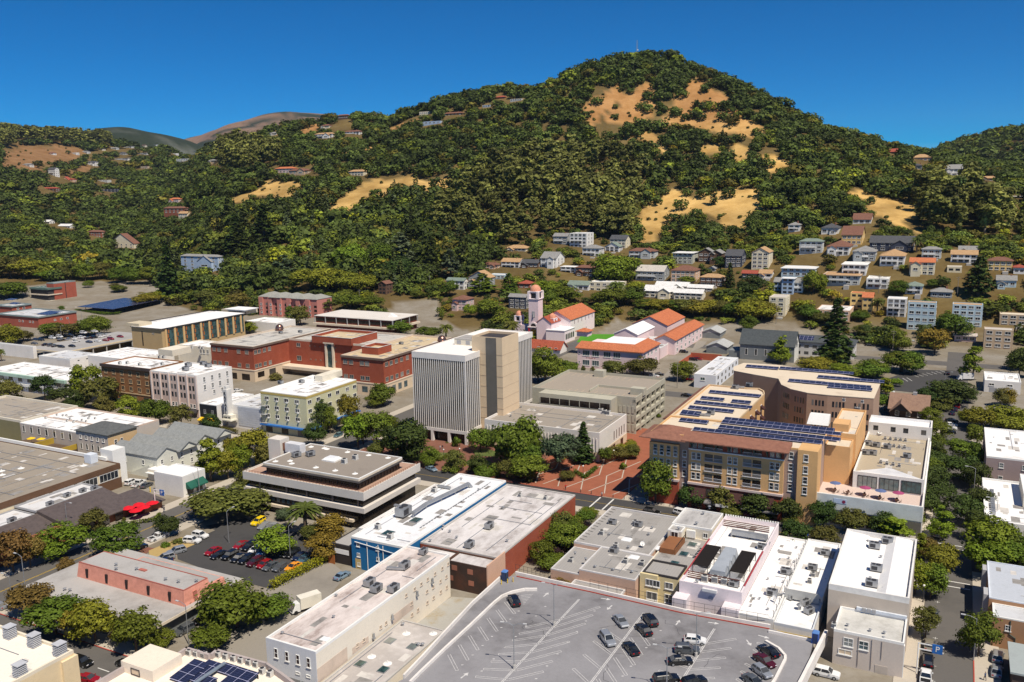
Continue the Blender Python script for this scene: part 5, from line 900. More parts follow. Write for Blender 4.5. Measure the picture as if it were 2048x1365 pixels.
def turret(x,y,w,zs,zd,bell):
 mm = MB().box(x - w / 2,x + w / 2,y - w / 2,y + w / 2,-1,zs); b.add('tower_shaft' if bell else 'turret_shaft',mm,CH); o = w * .47; g = MB(); hb = (zd - zs) * .5
 for sx in (-1,1):
  for sy in (-1,1): g.box(x + sx * o - w * .11,x + sx * o + w * .11,y + sy * o - w * .11,y + sy * o + w * .11,zs + .3,zs + hb)
 g.box(x - w * .58,x + w * .58,y - w * .58,y + w * .58,zs + .002,zs + .298); g.box(x - w * .56,x + w * .56,y - w * .56,y + w * .56,zs + hb + .002,zs + hb + .3)
 for k,(sx,sy) in enumerate(((0,-1),(0,1),(1,0),(-1,0))):
  if sx == 0: g.box(x - w * .36,x - w * .25,y + sy * o - .1,y + sy * o + .1,zs + .3,zs + hb).box(x + w * .25,x + w * .36,y + sy * o - .1,y + sy * o + .1,zs + .3,zs + hb).box(x - w * .25,x + w * .25,y + sy * o - .1,y + sy * o + .1,zs + hb * .82,zs + hb)
  else: g.box(x + sx * o - .1,x + sx * o + .1,y - w * .36,y - w * .25,zs + .3,zs + hb).box(x + sx * o - .1,x + sx * o + .1,y + w * .25,y + w * .36,zs + .3,zs + hb).box(x + sx * o - .1,x + sx * o + .1,y - w * .25,y + w * .25,zs + hb * .82,zs + hb)
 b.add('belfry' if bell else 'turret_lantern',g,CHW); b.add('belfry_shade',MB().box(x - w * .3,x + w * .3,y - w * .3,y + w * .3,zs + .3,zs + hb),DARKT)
 d = MB().dome(x,y,zs + hb + .302,w * .53,(zd - zs) * .42,14,6); b.add('dome',d,CORAL,None,True); zt_ = zs + hb + .3 + (zd - zs) * .42
 c_ = MB().cyl(x,y,zt_ - .1,zt_ + w * .12,w * .06,n=8).box(x - w * .02,x + w * .02,y - w * .02,y + w * .02,zt_ + w * .12,zt_ + w * .42).box(x - w * .1,x + w * .1,y - w * .02,y + w * .02,zt_ + w * .27,zt_ + w * .32); b.add('cross',c_,GOLDM)
tx,ty = t0[0] - tw / 2 - b.uc,t0[1] + tw / 2 - b.vc; turret(tx,ty,tw,zsh,zdm,True)
x,y = uv('Q3 510 735'); zl = ztop(W(x,y),PX('Q3 510 540')[1]); zh_ = ztop(W(x,y),PX('Q3 505 405')[1]); turret(x - b.uc,y - b.vc + 1,tw * .62,zl,zh_,False); b.add('turret_wing',MB().box(tx + tw / 2 + .01,x - b.uc - tw * .32,ty - 1.5,ty + 4,-1,zl - 2),CH); b.add('turret_base',MB().box(x - b.uc - tw * .3,x - b.uc + tw * .5,y - b.vc - 1.2,y - b.vc + 5,-1,zl - 1.2),CH)
turret(tx - (x - b.uc - tx),ty + 1,tw * .62,zl,zh_,False); b.add('turret_wing',MB().box(tx - (x - b.uc - tx),tx - tw / 2 - .01,ty - 1,ty + 4,-1,zl - 2),CH)
yf = ty - tw / 2; m = MB()
for sx in (-1,1): m.cyl(tx + sx * tw * .46,yf - .5,0,zl * .72,.42,n=10)
b.add('red_columns',m,REDP); m = MB().box(tx - tw * .58,tx + tw * .58,yf - 1.0,yf - .002,zl * .72 + .01,zl * .72 + .6); n = 12; R1,R2 = tw * .42,tw * .3; zc = zl * .72 + .6
for k in range(n):
 a,c = math.pi * k / n,math.pi * (k + 1) / n; m.hexa([(tx + R2 * math.cos(c),yf - .5,zc + R2 * math.sin(c)),(tx + R2 * math.cos(a),yf - .5,zc + R2 * math.sin(a)),(tx + R2 * math.cos(a),yf - .01,zc + R2 * math.sin(a)),(tx + R2 * math.cos(c),yf - .01,zc + R2 * math.sin(c))],[(tx + R1 * math.cos(c),yf - .5,zc + R1 * math.sin(c)),(tx + R1 * math.cos(a),yf - .5,zc + R1 * math.sin(a)),(tx + R1 * math.cos(a),yf - .01,zc + R1 * math.sin(a)),(tx + R1 * math.cos(c),yf - .01,zc + R1 * math.sin(c))])
b.add('portal_arch',m,CHW); b.add('rose_window',MB().prism([(tx + R2 * .95 * math.cos(a),R2 * .95 * math.sin(a)) for a in np.linspace(0,2 * math.pi,16)[:-1]],0,.05),DARKT).matrix_local = Matrix.Translation((0,yf - .01,zc + .2)) @ Matrix.Rotation(math.pi / 2,4,'X'); b.add('gold_door',MB().box(tx - tw * .26,tx + tw * .26,yf - .12,yf - .002,0,zl * .6),GOLDM)
b.add('niche_statue',MB().box(tx - .9,tx + .9,yf - .15,yf - .002,zl + 3.5,zl + 7).cyl(tx,yf - .5,zl + 3.5,zl + 6,.4,.2,8),GREYT)
church = b
b = Bld('chapel','small chapel with a deep red tiled roof and white end wall by the striped tower','chapel','Q3 610 850','Q3 283 828','Q3 725 800',base='Q3 610 905',lm='the red-roofed chapel',dep=9); b.add('wall',MB().box(-b.X - 6,b.X,-b.Y,b.Y,-1,b.h),OFFW); m = MB(); m.gable(-b.X - 6,b.X,-b.Y,b.Y,b.h,3.6,'x',.6,0,1); b.add('roof',m,[TERRAD,OFFW]); b.win('F',2.2,(4,.2,.85),1.4,1.8,'sash',WHITE,GLASS)
# ---- school
def zat(v,s):
 lo,hi = 0.0,60.0
 for _ in range(40):
  m_ = (lo + hi) / 2
  if uv(s,m_)[1] > v: lo = m_
  else: hi = m_
 return lo
vs_ = uv('Q4 75 605')[1]; z_s = zat(vs_,'Q4 645 472'); u_l = uv('Q4 62 430',z_s)[0]; u_r = uv('Q4 645 472',z_s)[0]
b = RB('school_building','pale pink school wing with orange tiled eaves roof and tall window groups','school',u_l,u_r,vs_,vs_ + 27,z_s,lm='the pink school'); X,Y,h = b.X,b.Y,b.h; b.add('wall',MB().box(-X,X,-Y,Y,-1,h),PINKW); b.add('flat_roof',MB().box(-X + 6,X - 8,-Y + 7,Y + 8,h + .002,h + .5),ROOFW); m = MB()
m.hexa([(-X - .8,-Y - .9,h - .3),(X + .9,-Y - .9,h - .3),(X - 6,-Y + 7,h - .3),(-X - .8,-Y + 7,h - .3)],[(-X - .8,-Y - .9,h + .1),(X + .9,-Y - .9,h + .1),(X - 6,-Y + 7,h + 2.3),(-X - .8,-Y + 7,h + 2.3)]); b.add('front_roof',m,TERRA); m = MB(); m.hexa([(X + .9,-Y - .9,h - .3),(X + .9,Y,h - .3),(X - 6,Y,h - .3),(X - 6,-Y + 7,h - .3)],[(X + .9,-Y - .9,h + .1),(X + .9,Y,h + .1),(X - 6,Y,h + 2.3),(X - 6,-Y + 7,h + 2.3)]); b.add('side_roof',m,TERRA)
b.win('F',[h * .28,h * .76],[.14,.29,.47,.62],3.5,2.5,'triple',WHITE,GLASSB); b.win('F',[h * .28,h * .76],[.035],.6,1.0,'sash',WHITE,GLASSB); b.win('R',[h * .28,h * .76],[.15,.35,.55,.8],2.2,2.0,'triple',WHITE,GLASSB)
m = MB(); [m.box(-X + X * .28 + k * .42,-X + X * .28 + k * .42 + .26,-Y - .05,-Y - .002,h * .5,h * .5 + .4) for k in range(12) if k not in (2,9)]; b.add('wall_lettering',m,mat('letter_red',(.4,.1,.05)))
q = b.lp('Q4 110 330',z_s); b.add('corner_tower',MB().box(q[0] - 3.2,q[0] + 3,q[1],q[1] + 6,h + .1,h + 2.6),PINKW); m = MB(); m.hip(q[0] - 3.2,q[0] + 3,q[1],q[1] + 6,h + 2.85,1.5,.8); b.add('corner_tower_roof',m,TERRA); school = b
for nm,lb,N_,L_,R_c,z_,rf,wd in (('school_hall','pale pink school hall with a broad orange gable roof','Q4 872 232','Q4 560 205','Q4 1030 160',9,'gable',PINKW),('school_auditorium','pink gabled school hall with a white patched roof','Q4 605 315','Q4 395 305','Q4 760 255',10,'white',PINKW)):
 b = Bld(nm,lb,'school hall',N_,L_,R_c,z=z_); b.add('wall',MB().box(-b.X,b.X,-b.Y,b.Y,-1,b.h),wd); m = MB(); m.gable(-b.X,b.X,-b.Y,b.Y,b.h,b.w * .22,'y',.4,0,1); b.add('roof',m,[TERRA if rf == 'gable' else ROOFW,wd]); 
 if rf == 'white': b.win('F',7,(4,.15,.85),1.1,1.9,'triple',WHITE,GLASSB)
b = Bld('school_side_wing','long pale school wing with a narrow orange tiled roof along the lane','school wing','Q4 940 362','Q4 885 362','Q4 1180 195',z=8,wid=11); b.add('wall',MB().box(-b.X,b.X,-b.Y,b.Y,-1,b.h),PINKW); m = MB(); m.gable(-b.X,b.X,-b.Y,b.Y,b.h,2.3,'y',.7,0,1); b.add('roof',m,[TERRA,PINKW]); b.win('R',[2.2,5.8],(7,.08,.9),2.4,1.7,'triple',WHITE,GLASSB)
b = RB('school_link','flat grey roofed link between the pink school halls','school link',school.u0 + 12,school.u1 - 2,school.v1 + 8.1,school.v1 + 40,6.0); b.body(PINKW,ROOFL,.5,WHITE,.3)
# ---- S row: shops along the near side of the cross street
RW_ = 'the '
b = RB('grey_roof_shop','low shop with a big grey roof, many roof units and a white braced parapet','shop',-78,-59,182,207.5,5.3,lm='the grey-roofed shop'); GRS = roofmat('shop_grey_roof',(.335,.32,.305),(.24,.22,.2),.5,.12,(1,1,1),.9,.5); b.body(STUC('dusty pink',(.55,.37,.28)),GRS,.5,mat('dull_white',(.6,.58,.57)),.35)
b.body(STUC('dusty pink',(.55,.37,.28)),GRS,.3,mat('dull_white',(.6,.58,.57)),.3,(-b.X + 7,b.X + 1.2,-b.Y - 13.5,-b.Y - .01),-1,5.25,('rear_wall','rear_roof','rear_parapet')); b.body(STUC('dusty pink',(.55,.37,.28)),GRS,.3,mat('dull_white',(.6,.58,.57)),.3,(-b.X,-b.X + 6.95,-b.Y - 13.5,-b.Y - .012),-1,4.0,('side_wall','side_roof','side_parapet'))
b.body(STUC('dusty pink',(.55,.37,.28)),GRS,.5,mat('dull_white',(.6,.58,.57)),.3,(-b.X + 6,b.X - 1,-b.Y - 18,-b.Y - 13.52),-1,2.6,('shed_wall','shed_roof','shed_parapet')); m = MB()
for k in range(14): y = -b.Y + 1 + k * 1.8; m.tube((-b.X + .35,y,5.1),(-b.X + 1.6,y,4.9),.05)
b.add('parapet_braces',m,DSTEEL); greys = b
b = RB('cream_rear_house','pale yellow two-storey rear house with white windows facing the rooftop car park','house',-57,-49,171,178,6.4,lm='the pale yellow rear house'); b.body(STUC('butter',(.72,.60,.34)),GRS,.5,DARKT,.3); b.add('side_bay',MB().box(-b.X - .4,b.X - 4.4,-b.Y - .6,-b.Y - .002,-1,6.2),STUC('butter',(.72,.60,.34))); b.win('F',4.4,[.22,.42],1.4,1.3,'double',WHITE,GLASS,(-b.X,b.X,-b.Y - .6,b.Y)); b.win('F',1.4,[.3],2.2,1.6,'double',WHITE,GLASS,(-b.X,b.X,-b.Y - .6,b.Y)); b.win('F',4.2,[.75],1.6,1.3,'double',WHITE,GLASS); b.win('F',1.2,[.75],1.6,1.8,'grid',WHITE,GLASS); yel = b
b = RB('deck_roof_building','low building with a grey roof, green skylights and a brown timber deck','building',-58,-48.2,178.05,196,5.3); b.body(CREAM,GRS,.3,CREAM,.3); b.add('timber_deck',MB().box(-b.X + .4,-b.X + 4.2,b.Y - 11,b.Y - 3,5.06,6.3),mat('brown_deck',(.25,.105,.045))); m = MB()
for k in range(8): m.box(-b.X + 4.3,-b.X + 4.36,b.Y - 11 + k * 1.1,b.Y - 10.94 + k * 1.1,6.3,7.2)
m.box(-b.X + 4.28,-b.X + 4.4,b.Y - 11,b.Y - 3,7.2,7.28); b.add('deck_railing',m,mat('deck_rail',(.06,.04,.03))); deckb = b
b = RB('upper_flat','cream upper flat with a streaked grey roof and white bay window','flat',-58,-48.2,196.05,207.5,8.2,lm='the streaked grey roof'); b.body(CREAM,roofmat('streaked_roof',(.48,.47,.46),(.16,.15,.15),.75,.1,(1.5,.4,1)),.5,WHITE,.3); b.win('F',6.4,[.5],1.7,1.5,'double',WHITE,GLASS); b.win('F',6.4,[.85],.9,1.0,'double',WHITE,GLASS); b.add('bay_window',MB().box(-1.1,1.1,-b.Y - .7,-b.Y - .2,5.5,7.3),WHITE); b.body(CREAM,ROOFG,.3,WHITE,.3,(-b.X,-b.X + 3.4,-b.Y - 3.4,-b.Y - .01),5,7.8,('porch_wall','porch_roof','porch_parapet')); b.win('F',6.4,[.5],1.6,2.0,'double',WHITE,GLASS,(-b.X,-b.X + 3.4,-b.Y - 3.4,-b.Y)); flat = b
b = RB('pergola_roof_building','pale pink building with black pergolas and grey ducts on a sunken white roof','building',-47.6,-34.6,167,207.3,7.9,lm='the black-pergola roof'); PW2 = STUC('washed pink',(.74,.66,.68),.04); b.body(PW2,ROOFW,1.1,PW2,.35); X,Y,h = b.X,b.Y,b.h; m = MB()
for k in range(22): m.box(-X + k * (2 * X - .35) / 21,-X + k * (2 * X - .35) / 21 + .35,Y - .34,Y - .01,h + .002,h + .35)
b.add('crenels',m,WHITE); m = MB(); m.box(X - .34,X - .01,-Y + 3,-Y + 22,h + .002,h + .1); m.box(-X + .01,-X + .34,-Y + 3,-Y + 24,h + .002,h + .1); b.add('red_coping',m,mat('coping_red',(.35,.05,.06)))
for x0,x1 in ((-X + .8,-X + 4.2),(X - 4.2,X - 1.0)):
 m = MB(); [m.box(x0 + .1 * 0,x1,-Y + 7 + k * .42,-Y + 7.26 + k * .42,h + .8,h + .95) for k in range(28)]; [m.box(xx - .06,xx + .06,-Y + 7 + j * 5.7,-Y + 7.12 + j * 5.7,h - 1.05,h + .8) for xx in (x0 + .1,x1 - .1) for j in range(3)]; b.add('pergola',m,mat('black_timber',(.018,.014,.012)))
for k in range(4): m = MB(); y = -Y + 6.6 + k * 3.1; m.hexa([(-X + 4.6,y,h - 1.0),(X - 4.8,y,h - 1.0),(X - 4.8,y + 3,h - 1.0),(-X + 4.6,y + 3,h - 1.0)],[(-X + 4.8,y + .1,h + .6),(X - 5.0,y + .1,h + .6),(X - 5.4,y + 2.9,h + 1.1),(-X + 5.2,y + 2.9,h + 1.1)]); b.add('vault_duct',m,mat('duct_grey',(.33,.36,.40),.45))
m = MB(); [m.box(-X + .6,X - 1.4,Y - 4.6,Y - 4.5,h - .9 + k * .42,h - .66 + k * .42) for k in range(4)]; b.add('plant_fence',m,mat('rust_fence',(.17,.08,.06))); m = MB(); [m.box(-X + .6,X - 1.4,-Y + 4.2,-Y + 4.3,h - .9 + k * .42,h - .66 + k * .42) for k in range(4)]; b.add('plant_fence',m,mat('rust_fence',(.17,.08,.06))); m = MB()
for x0,x1 in ((-X - .6,-X + 2.4),(X - 3.4,X + .1)): m.box(x0,x1,-Y - 3,-Y - .01,-1,h - 2.6)
b.add('stair_box',m,PW2); b.add('fluorescent_housing',MB().box(-X + 5,X - 5,-Y - .6,-Y - .01,h - 1.1,h - .5),mat('pale_metal_sheet',(.66,.66,.67),.5)); b.add('wall_emblem',MB().cyl(0,0,0,.04,.55,n=12),mat('emblem_grey',(.5,.45,.47))).matrix_local = Matrix.Translation((.2,-Y - .01,h - 2.6)) @ Matrix.Rotation(math.pi / 2,4,'X'); perg = b
b = RB('white_roof_shop','low shop with a long bare white roof between taller neighbours','shop',-34.5,-27.7,164.2,207.2,4.9,lm='the bare white roof'); b.body(OFFW,ROOFW,.5,WHITE,.3); m = MB(); [m.tube((b.X - .2,-b.Y + 1 + k * 3,4.5),(b.X - .2,-b.Y + 1 + k * 3,6.4),.05) for k in range(14)]; b.add('fence_posts',m,DSTEEL); wshop = b
b = RB('curved_roof_shop','white roofed shop with a rear yard of ducts and a yellow back wall','shop',-27.6,-20.2,177.0,207.0,5.4,lm='the duct-cluttered white shop'); b.body(OFFW,ROOFW,.45,WHITE,.3); b.body(OFFW,ROOFW,.6,mat('corrugated_white',(.62,.64,.66),.5),.3,(-b.X,b.X,-b.Y - 12.6,-b.Y - .01),-1,4.3,('rear_wall','rear_roof','rear_parapet')); b.add('corrugated_screen',MB().box(-b.X,b.X - .6,-b.Y - .9,-b.Y - .8,4.2,6.3),mat('zinc',(.5,.5,.48),.5)); b.add('yellow_wall',MB().box(-b.X,b.X,-b.Y - 12.75,-b.Y - 12.62,-.5,2.7),mat('mustard',(.42,.29,.04))); cshop = b
b = RB('beige_workshop','tall beige walled building with a white trough roof beside the street','building',-18.6,-4.0,171.5,202.5,11.2,lm='the tall beige building'); BG = STUC('beige',(.56,.48,.40)); X,Y,h = b.X,b.Y,b.h; b.add('wall',MB().box(-X,X,-Y,Y,-1,h - 1.2),BG); m = MB().box(-X,X,-Y,-Y + .35,h - 1.198,h).box(X - .35,X,-Y + .352,Y - .35,h - 1.198,h).box(-X,-X + .35,-Y + .352,Y - .35,h - 1.198,h).box(-X,X,Y - .35,Y,h - 1.198,h); b.add('parapet',m,mat('white_coping',(.74,.72,.69))); m = MB(); y0,y1 = -Y + .36,Y - .36
for pts in (((-X + .36,-.35),(-X + 4.4,-.75)),((-X + 4.4,-.75),(-X + 5.2,-1.15)),((-X + 5.2,-1.15),(X - 6,-1.15)),((X - 6,-1.15),(X - 4.2,-.1)),((X - 4.2,-.1),(X - 1.2,-.3)),((X - 1.2,-.3),(X - .36,-1.1))): (xa,za),(xb,zb2) = pts; m.face([(xa,y0,h + za),(xb,y0,h + zb2),(xb,y1,h + zb2),(xa,y1,h + za)])
b.add('trough_roof',m,ROOFW); b.win('F',6.2,[.5],2.5,2.6,'double',DARKT,GLASSK); b.win('F',6.4,[.86],1.5,1.9,'grid',DARKT,GLASSB); m = MB(); [m.box(-.9 + k * .9,-.2 + k * .9,-Y - .7,-Y - .05,7.0,7.7) for k in range(3)]; b.add('wall_units',m,GREYT); beige = b
b = RB('beige_annex','lower beige annex with drainpipes and barred windows by the parking sign','building',-16.2,-4.1,161.4,171.45,7.0,lm='the low beige annex'); b.body(STUC('annex beige',(.58,.51,.45)),roofmat('annex_white',(.56,.55,.52),(.28,.27,.24),.7,.15),.5,WHITE,.3); b.win('F',4.9,[.22,.44],1.5,1.5,'grid',WHITE,GLASSB); b.win('F',2.8,[.18],2.2,.8,'double',WHITE,TANL); b.add('rear_coping',MB().box(-b.X + 3,b.X - .1,b.Y - .5,b.Y - .02,7.002,7.6),mat('blue_white',(.62,.66,.72))); m = MB()
for f in (.37,.56,.7): x = -b.X + f * b.w; m.tube((x,-b.Y - .1,6.5),(x,-b.Y - .1,.6 if f < .6 else 3),.06)
b.add('drainpipes',m,mat('pipe_beige',(.48,.42,.37))); b.add('roller_door',MB().box(1.4,3.6,-b.Y - .06,-b.Y - .002,0,1.6),mat('door_beige',(.50,.44,.38))); b.add('corner_lattice',MB().box(b.X + .002,b.X + .12,-b.Y,-b.Y + .8,0,6.4),WHITE); annexb = b
# ---- long white building, brick hall, blue hall, skylight roof
b = RB('long_white_building','very long white building with a mottled roof and rows of small windows','building',-107.3,-95.8,108.6,153.8,10.0,lm='the long white building'); LWW = STUC('warm white',(.76,.69,.58),.04); WWF = mat('cold_white',(.68,.70,.74),.8,.05); b.body(LWW,roofmat('mottled_roof',(.66,.59,.56),(.30,.235,.21),.8,.16,(1.5,.55,1)),.5,WHITE,.35); b.add('white_front',MB().box(-b.X,b.X,-b.Y - .08,-b.Y - .002,-1,10),WWF)
b.win('F',7.5,[.2,.42,.64,.85],.62,1.7,'sash',WHITE,mat('reddish_pane',(.05,.03,.03),.2,.2),out=.09); b.win('F',4.8,[.62,.83],.8,.4,'plain',WHITE,WHITE,out=.09); b.win('F',2.0,[.55,.8],2.6,3.0,'bare',GREYT,mat('door_grey',(.28,.28,.28)),out=.09,name='garage_door')
b.win('R',8.0,[.62,.69,.745,.80,.865,.93,.985],.55,.5,'sash',mat('pale_beige',(.6,.5,.4)),GLASS); b.win('R',5.4,[.255,.30,.42,.46,.66,.79,.845,.91,.965],.55,.5,'sash',mat('pale_beige',(.6,.5,.4)),GLASS); b.win('R',2.9,[.66,.71,.79,.845,.91,.965],.55,.5,'sash',mat('pale_beige',(.6,.5,.4)),GLASS)
m = MB(); [m.box(b.X + .002,b.X + .03,-b.Y + a,-b.Y + c,z0,z1) for a,c,z0,z1 in ((.0,8.5,3.9,6.6),(23,30.5,3.9,5.8),(10,15,4.2,5.5))]; b.add('wall_stain',m,mat('patch_tan',(.62,.50,.40)))
for f,z in ((.36,4.6),(.50,5.5),(.70,6.5),(.83,6.8)): y = -b.Y + f * b.d; b.add('wall_vent',MB().cyl(b.X + .35,y,z,z + .9,.22,n=8).box(b.X + .0,b.X + .6,y - .25,y + .25,z - .25,z),STEEL)
longw = b
b = RB('brick_hall','wide brick hall with a stained white roof and a dark charred rear wall','hall',-109.3,-88.4,162.6,207.4,7.0,lm='the stained-roof brick hall'); SR = roofmat('stained_roof_b',(.66,.63,.62),(.27,.235,.22),.72,.1,(1.2,.6,1)); b.body(BRICK,SR,.4,mat('grey_coping',(.5,.47,.44)),.4); b.body(BRICKD,SR,.3,BRICKD,.4,(b.X - 10.2,b.X,-b.Y - 5.4,-b.Y - .01),-1,6.6,('rear_wall','rear_roof','rear_parapet')); b.add('rear_side',MB().box(b.X + .002,b.X + .3,-b.Y - 5.4,-b.Y + 3,-1,7.3),STUC('peach',(.64,.40,.28)))
b.body(BRICKD,SR,.3,BRICKD,.4,(-b.X + 2,b.X - 10.25,-b.Y - 5,-b.Y - .01),-1,6.4,('yard_wall','yard_roof','yard_parapet')); m = MB(); [m.box(b.X - 10.2 + x,b.X - 10.2 + x + 1.4,-b.Y - 5.46,-b.Y - 5.41,z,z + 1.2) for x,z in ((1.2,4.6),(5.3,4.4),(.1,2.0),(5.5,1.7))]; b.add('patched_brick',m,mat('patch_brick',(.34,.14,.09))); bhall = b
b = RB('blue_hall','bright blue walled hall with a white roof and a long bent duct','hall',-125,-109.6,156.5,207.3,8.0,lm='the blue-walled hall'); BLU = STUC('bright blue',(.012,.135,.32)); b.body(BLU,roofmat('blue_hall_roof',(.72,.73,.75),(.45,.42,.40),.35,.12),.5,WHITE,.4); b.win('F',[6.2,3.6,1.2],[.13,.5],.7,.8,'double',WHITE,GLASS); m = MB(); [m.tube((x,-b.Y - .12,7.2),(x,-b.Y - .12,.3),.09) for x in (-3,0.2,1.6)]; m.tube((-b.X + 1.2,-b.Y - .2,6.9),(b.X - 1,-b.Y - .2,5.8),.1); b.add('drainpipes',m,WHITE); b.add('yellow_door',MB().box(-b.X + 1,-b.X + 2.6,-b.Y - .06,-b.Y - .002,0,2.6),mat('door_yellow',(.55,.42,.18)))
m = MB(); zz = 7.62; [m.box(b.X - 3.6,b.X - 3.45,-b.Y + 12 + k * 1.3,-b.Y + 12.7 + k * 1.3,zz,zz + .06) for k in range(27)]; b.add('seam_straps',m,DSTEEL); path = [(-b.X + 6.5,-b.Y + 17),(-b.X + 6.0,-b.Y + 24),(-b.X + 6.8,-b.Y + 30),(-b.X + 7.6,-b.Y + 36),(-b.X + 8.2,-b.Y + 42)]; m = MB()
for a,c in zip(path[:-1],path[1:]): m.tube((*a,8.8),(*c,8.8),.55,n=8)
for q in path: m.box(q[0] - .1,q[0] + .1,q[1] - .1,q[1] + .1,7.56,8.3)
m.tube((*path[-1],8.8),(path[-1][0] + .6,path[-1][1] + .6,7.6),.5,n=8); b.add('bent_duct',m,STEEL); b.body(OFFW,ROOFS,.3,WHITE,.3,(-b.X - 4.6,-b.X - .02,-b.Y + 9,b.Y - 6),-1,6.0,('lean_to_wall','lean_to_roof','lean_to_parapet')); blue = b
b = RB('skylight_roof_building','low grey roofed building with four dark skylights beside the car park ramp','building',-95.3,-85.2,104.8,134.2,4.0,lm='the skylight roof'); b.body(LWW,roofmat('flaking_roof',(.42,.385,.36),(.62,.58,.55),.6,.14),.3,CONC,.3); skyb = b
b = RB('dark_shed','dark timber shed with a grey roof beside the blue wall','shed',-131.5,-125.3,157,168,5.0); b.body(mat('dark_timber',(.035,.028,.024)),ROOFG,.2,DARKT,.3); b.add('white_banner',MB().box(-b.X + 1,b.X - 1,-b.Y - .1,-b.Y - .01,2.6,3.8),WHITE); b.add('orange_panel',MB().box(-b.X - .5,-b.X + 1.4,-b.Y - .9,-b.Y - .7,0,2.2),mat('orange_timber',(.36,.12,.03)))
# ---- grey office block with white balcony bands
b = RB('banded_office_block','four-storey office block with white balcony bands and a set-back dark top floor','office block',-178,-135.5,175.7,203,13.7,lm='the banded office block'); X,Y,h = b.X,b.Y,b.h; OB = mat('band_white',(.66,.61,.55),.8,.06)
b.add('glazing',MB().box(-X + 1.2,X - 1.2,-Y + 1.2,Y - 1.2,-1,9.9),GLASSK); b.add('balcony_band',MB().box(-X,X,-Y,Y,8.6,10.4),OB); b.add('balcony_band',MB().box(-X,X,-Y,Y,5.0,6.4),OB); b.add('balcony_band',MB().box(-X,X - 4,-Y,Y,1.9,2.6),CREAMT); t = b.lp('X7 1235 450',13.7); tl = b.lp('X7 145 265',13.7); tr = b.lp('X7 1712 200',13.7); b.add('terrace_paving',MB().box(-X + .5,X - .5,-Y + .5,Y - .5,10.402,10.44),mat('terracotta_paving',(.42,.27,.2)))
m = MB(); [m.box(x0,x1,y0,y1,10.402,10.9) for x0,x1,y0,y1 in ((-X,X,-Y,-Y + .3),(X - .3,X,-Y + .3,Y),(-X,-X + .3,-Y + .3,Y))]; b.add('terrace_upstand',m,OB); m = MB(); [m.box(-X + .2 + k * 1.1,-X + .26 + k * 1.1,-Y + .1,-Y + .16,10.902,11.5) for k in range(39)]; [m.box(X - .16,X - .1,-Y + .2 + k * 1.1,-Y + .26 + k * 1.1,10.902,11.5) for k in range(25)]; m.box(-X,X,-Y + .1,-Y + .16,11.5,11.56); m.box(X - .16,X - .1,-Y + .16,Y,11.5,11.56); b.add('railing',m,mat('rail_rust',(.22,.09,.06)))
r = (tl[0],t[0],t[1],tr[1]); b.add('top_floor',MB().box(r[0] + .6,r[1] - .6,r[2] + .6,r[3] - .6,10.45,13.0),GLASSK); m = MB()
for k in range(24): x = r[0] + .7 + k * (r[1] - r[0] - 1.6) / 23; m.box(x,x + .14,r[2] + .48,r[2] + .598,10.45,13.0)
for k in range(14): y = r[2] + .7 + k * (r[3] - r[2] - 1.6) / 13; m.box(r[1] - .598,r[1] - .48,y,y + .14,10.45,13.0)
b.add('mullions',m,mat('brown_frame',(.09,.06,.045))); m = MB(); m.hexa([(r[0] - .5,r[2] - .5,12.75),(r[1] + .5,r[2] - .5,12.75),(r[1] + .5,r[3] + .5,12.75),(r[0] - .5,r[3] + .5,12.75)],[(r[0],r[2],13.1),(r[1],r[2],13.1),(r[1],r[3],13.1),(r[0],r[3],13.1)]); b.add('eaves',m,DARKT); b.add('fascia',MB().box(r[0],r[1],r[2],r[3],13.102,13.6),CREAMT); b.add('roof',MB().box(r[0] + .3,r[1] - .3,r[2] + .3,r[3] - .3,13.602,13.66),roofmat('office_roof',(.27,.235,.2),(.2,.175,.15),.5,.12))
m = MB(); [m.box(*a,13.602,13.85) for a in ((r[0],r[1],r[2],r[2] + .3),(r[0],r[1],r[3] - .3,r[3]),(r[0],r[0] + .3,r[2] + .3,r[3] - .3),(r[1] - .3,r[1],r[2] + .3,r[3] - .3))]; b.add('parapet',m,WHITE); q = b.lp('X7 290 130',14); b.add('stair_house',MB().box(q[0] - 3.6,q[0] + 1.0,q[1] + 1,q[1] + 5,10.45,17.2),OB); b.add('stair_door',MB().box(q[0] + 1.002,q[0] + 1.06,q[1] + 2,q[1] + 3.2,13.7,16),mat('door_brown',(.2,.1,.07))); b.add('white_tank',MB().box(q[0] + 2.4,q[0] + 8,q[1] + 1.5,q[1] + 4,13.7,16.4),mat('tank_white',(.66,.66,.68),.5))
b.win('F',3.9,(8,.08,.4),1.2,1.6,'plain',DARKT,GLASSB,(-X + 1.2,X - 1.2,-Y + 1.2,Y)); m = MB(); [m.box(-X + f * b.w,-X + f * b.w + .5,-Y + .9,-Y + 1.19,6.41,8.59) for f in (.12,.35,.52,.73,.93)]; b.add('piers',m,mat('brown_pier',(.2,.15,.12))); office = b
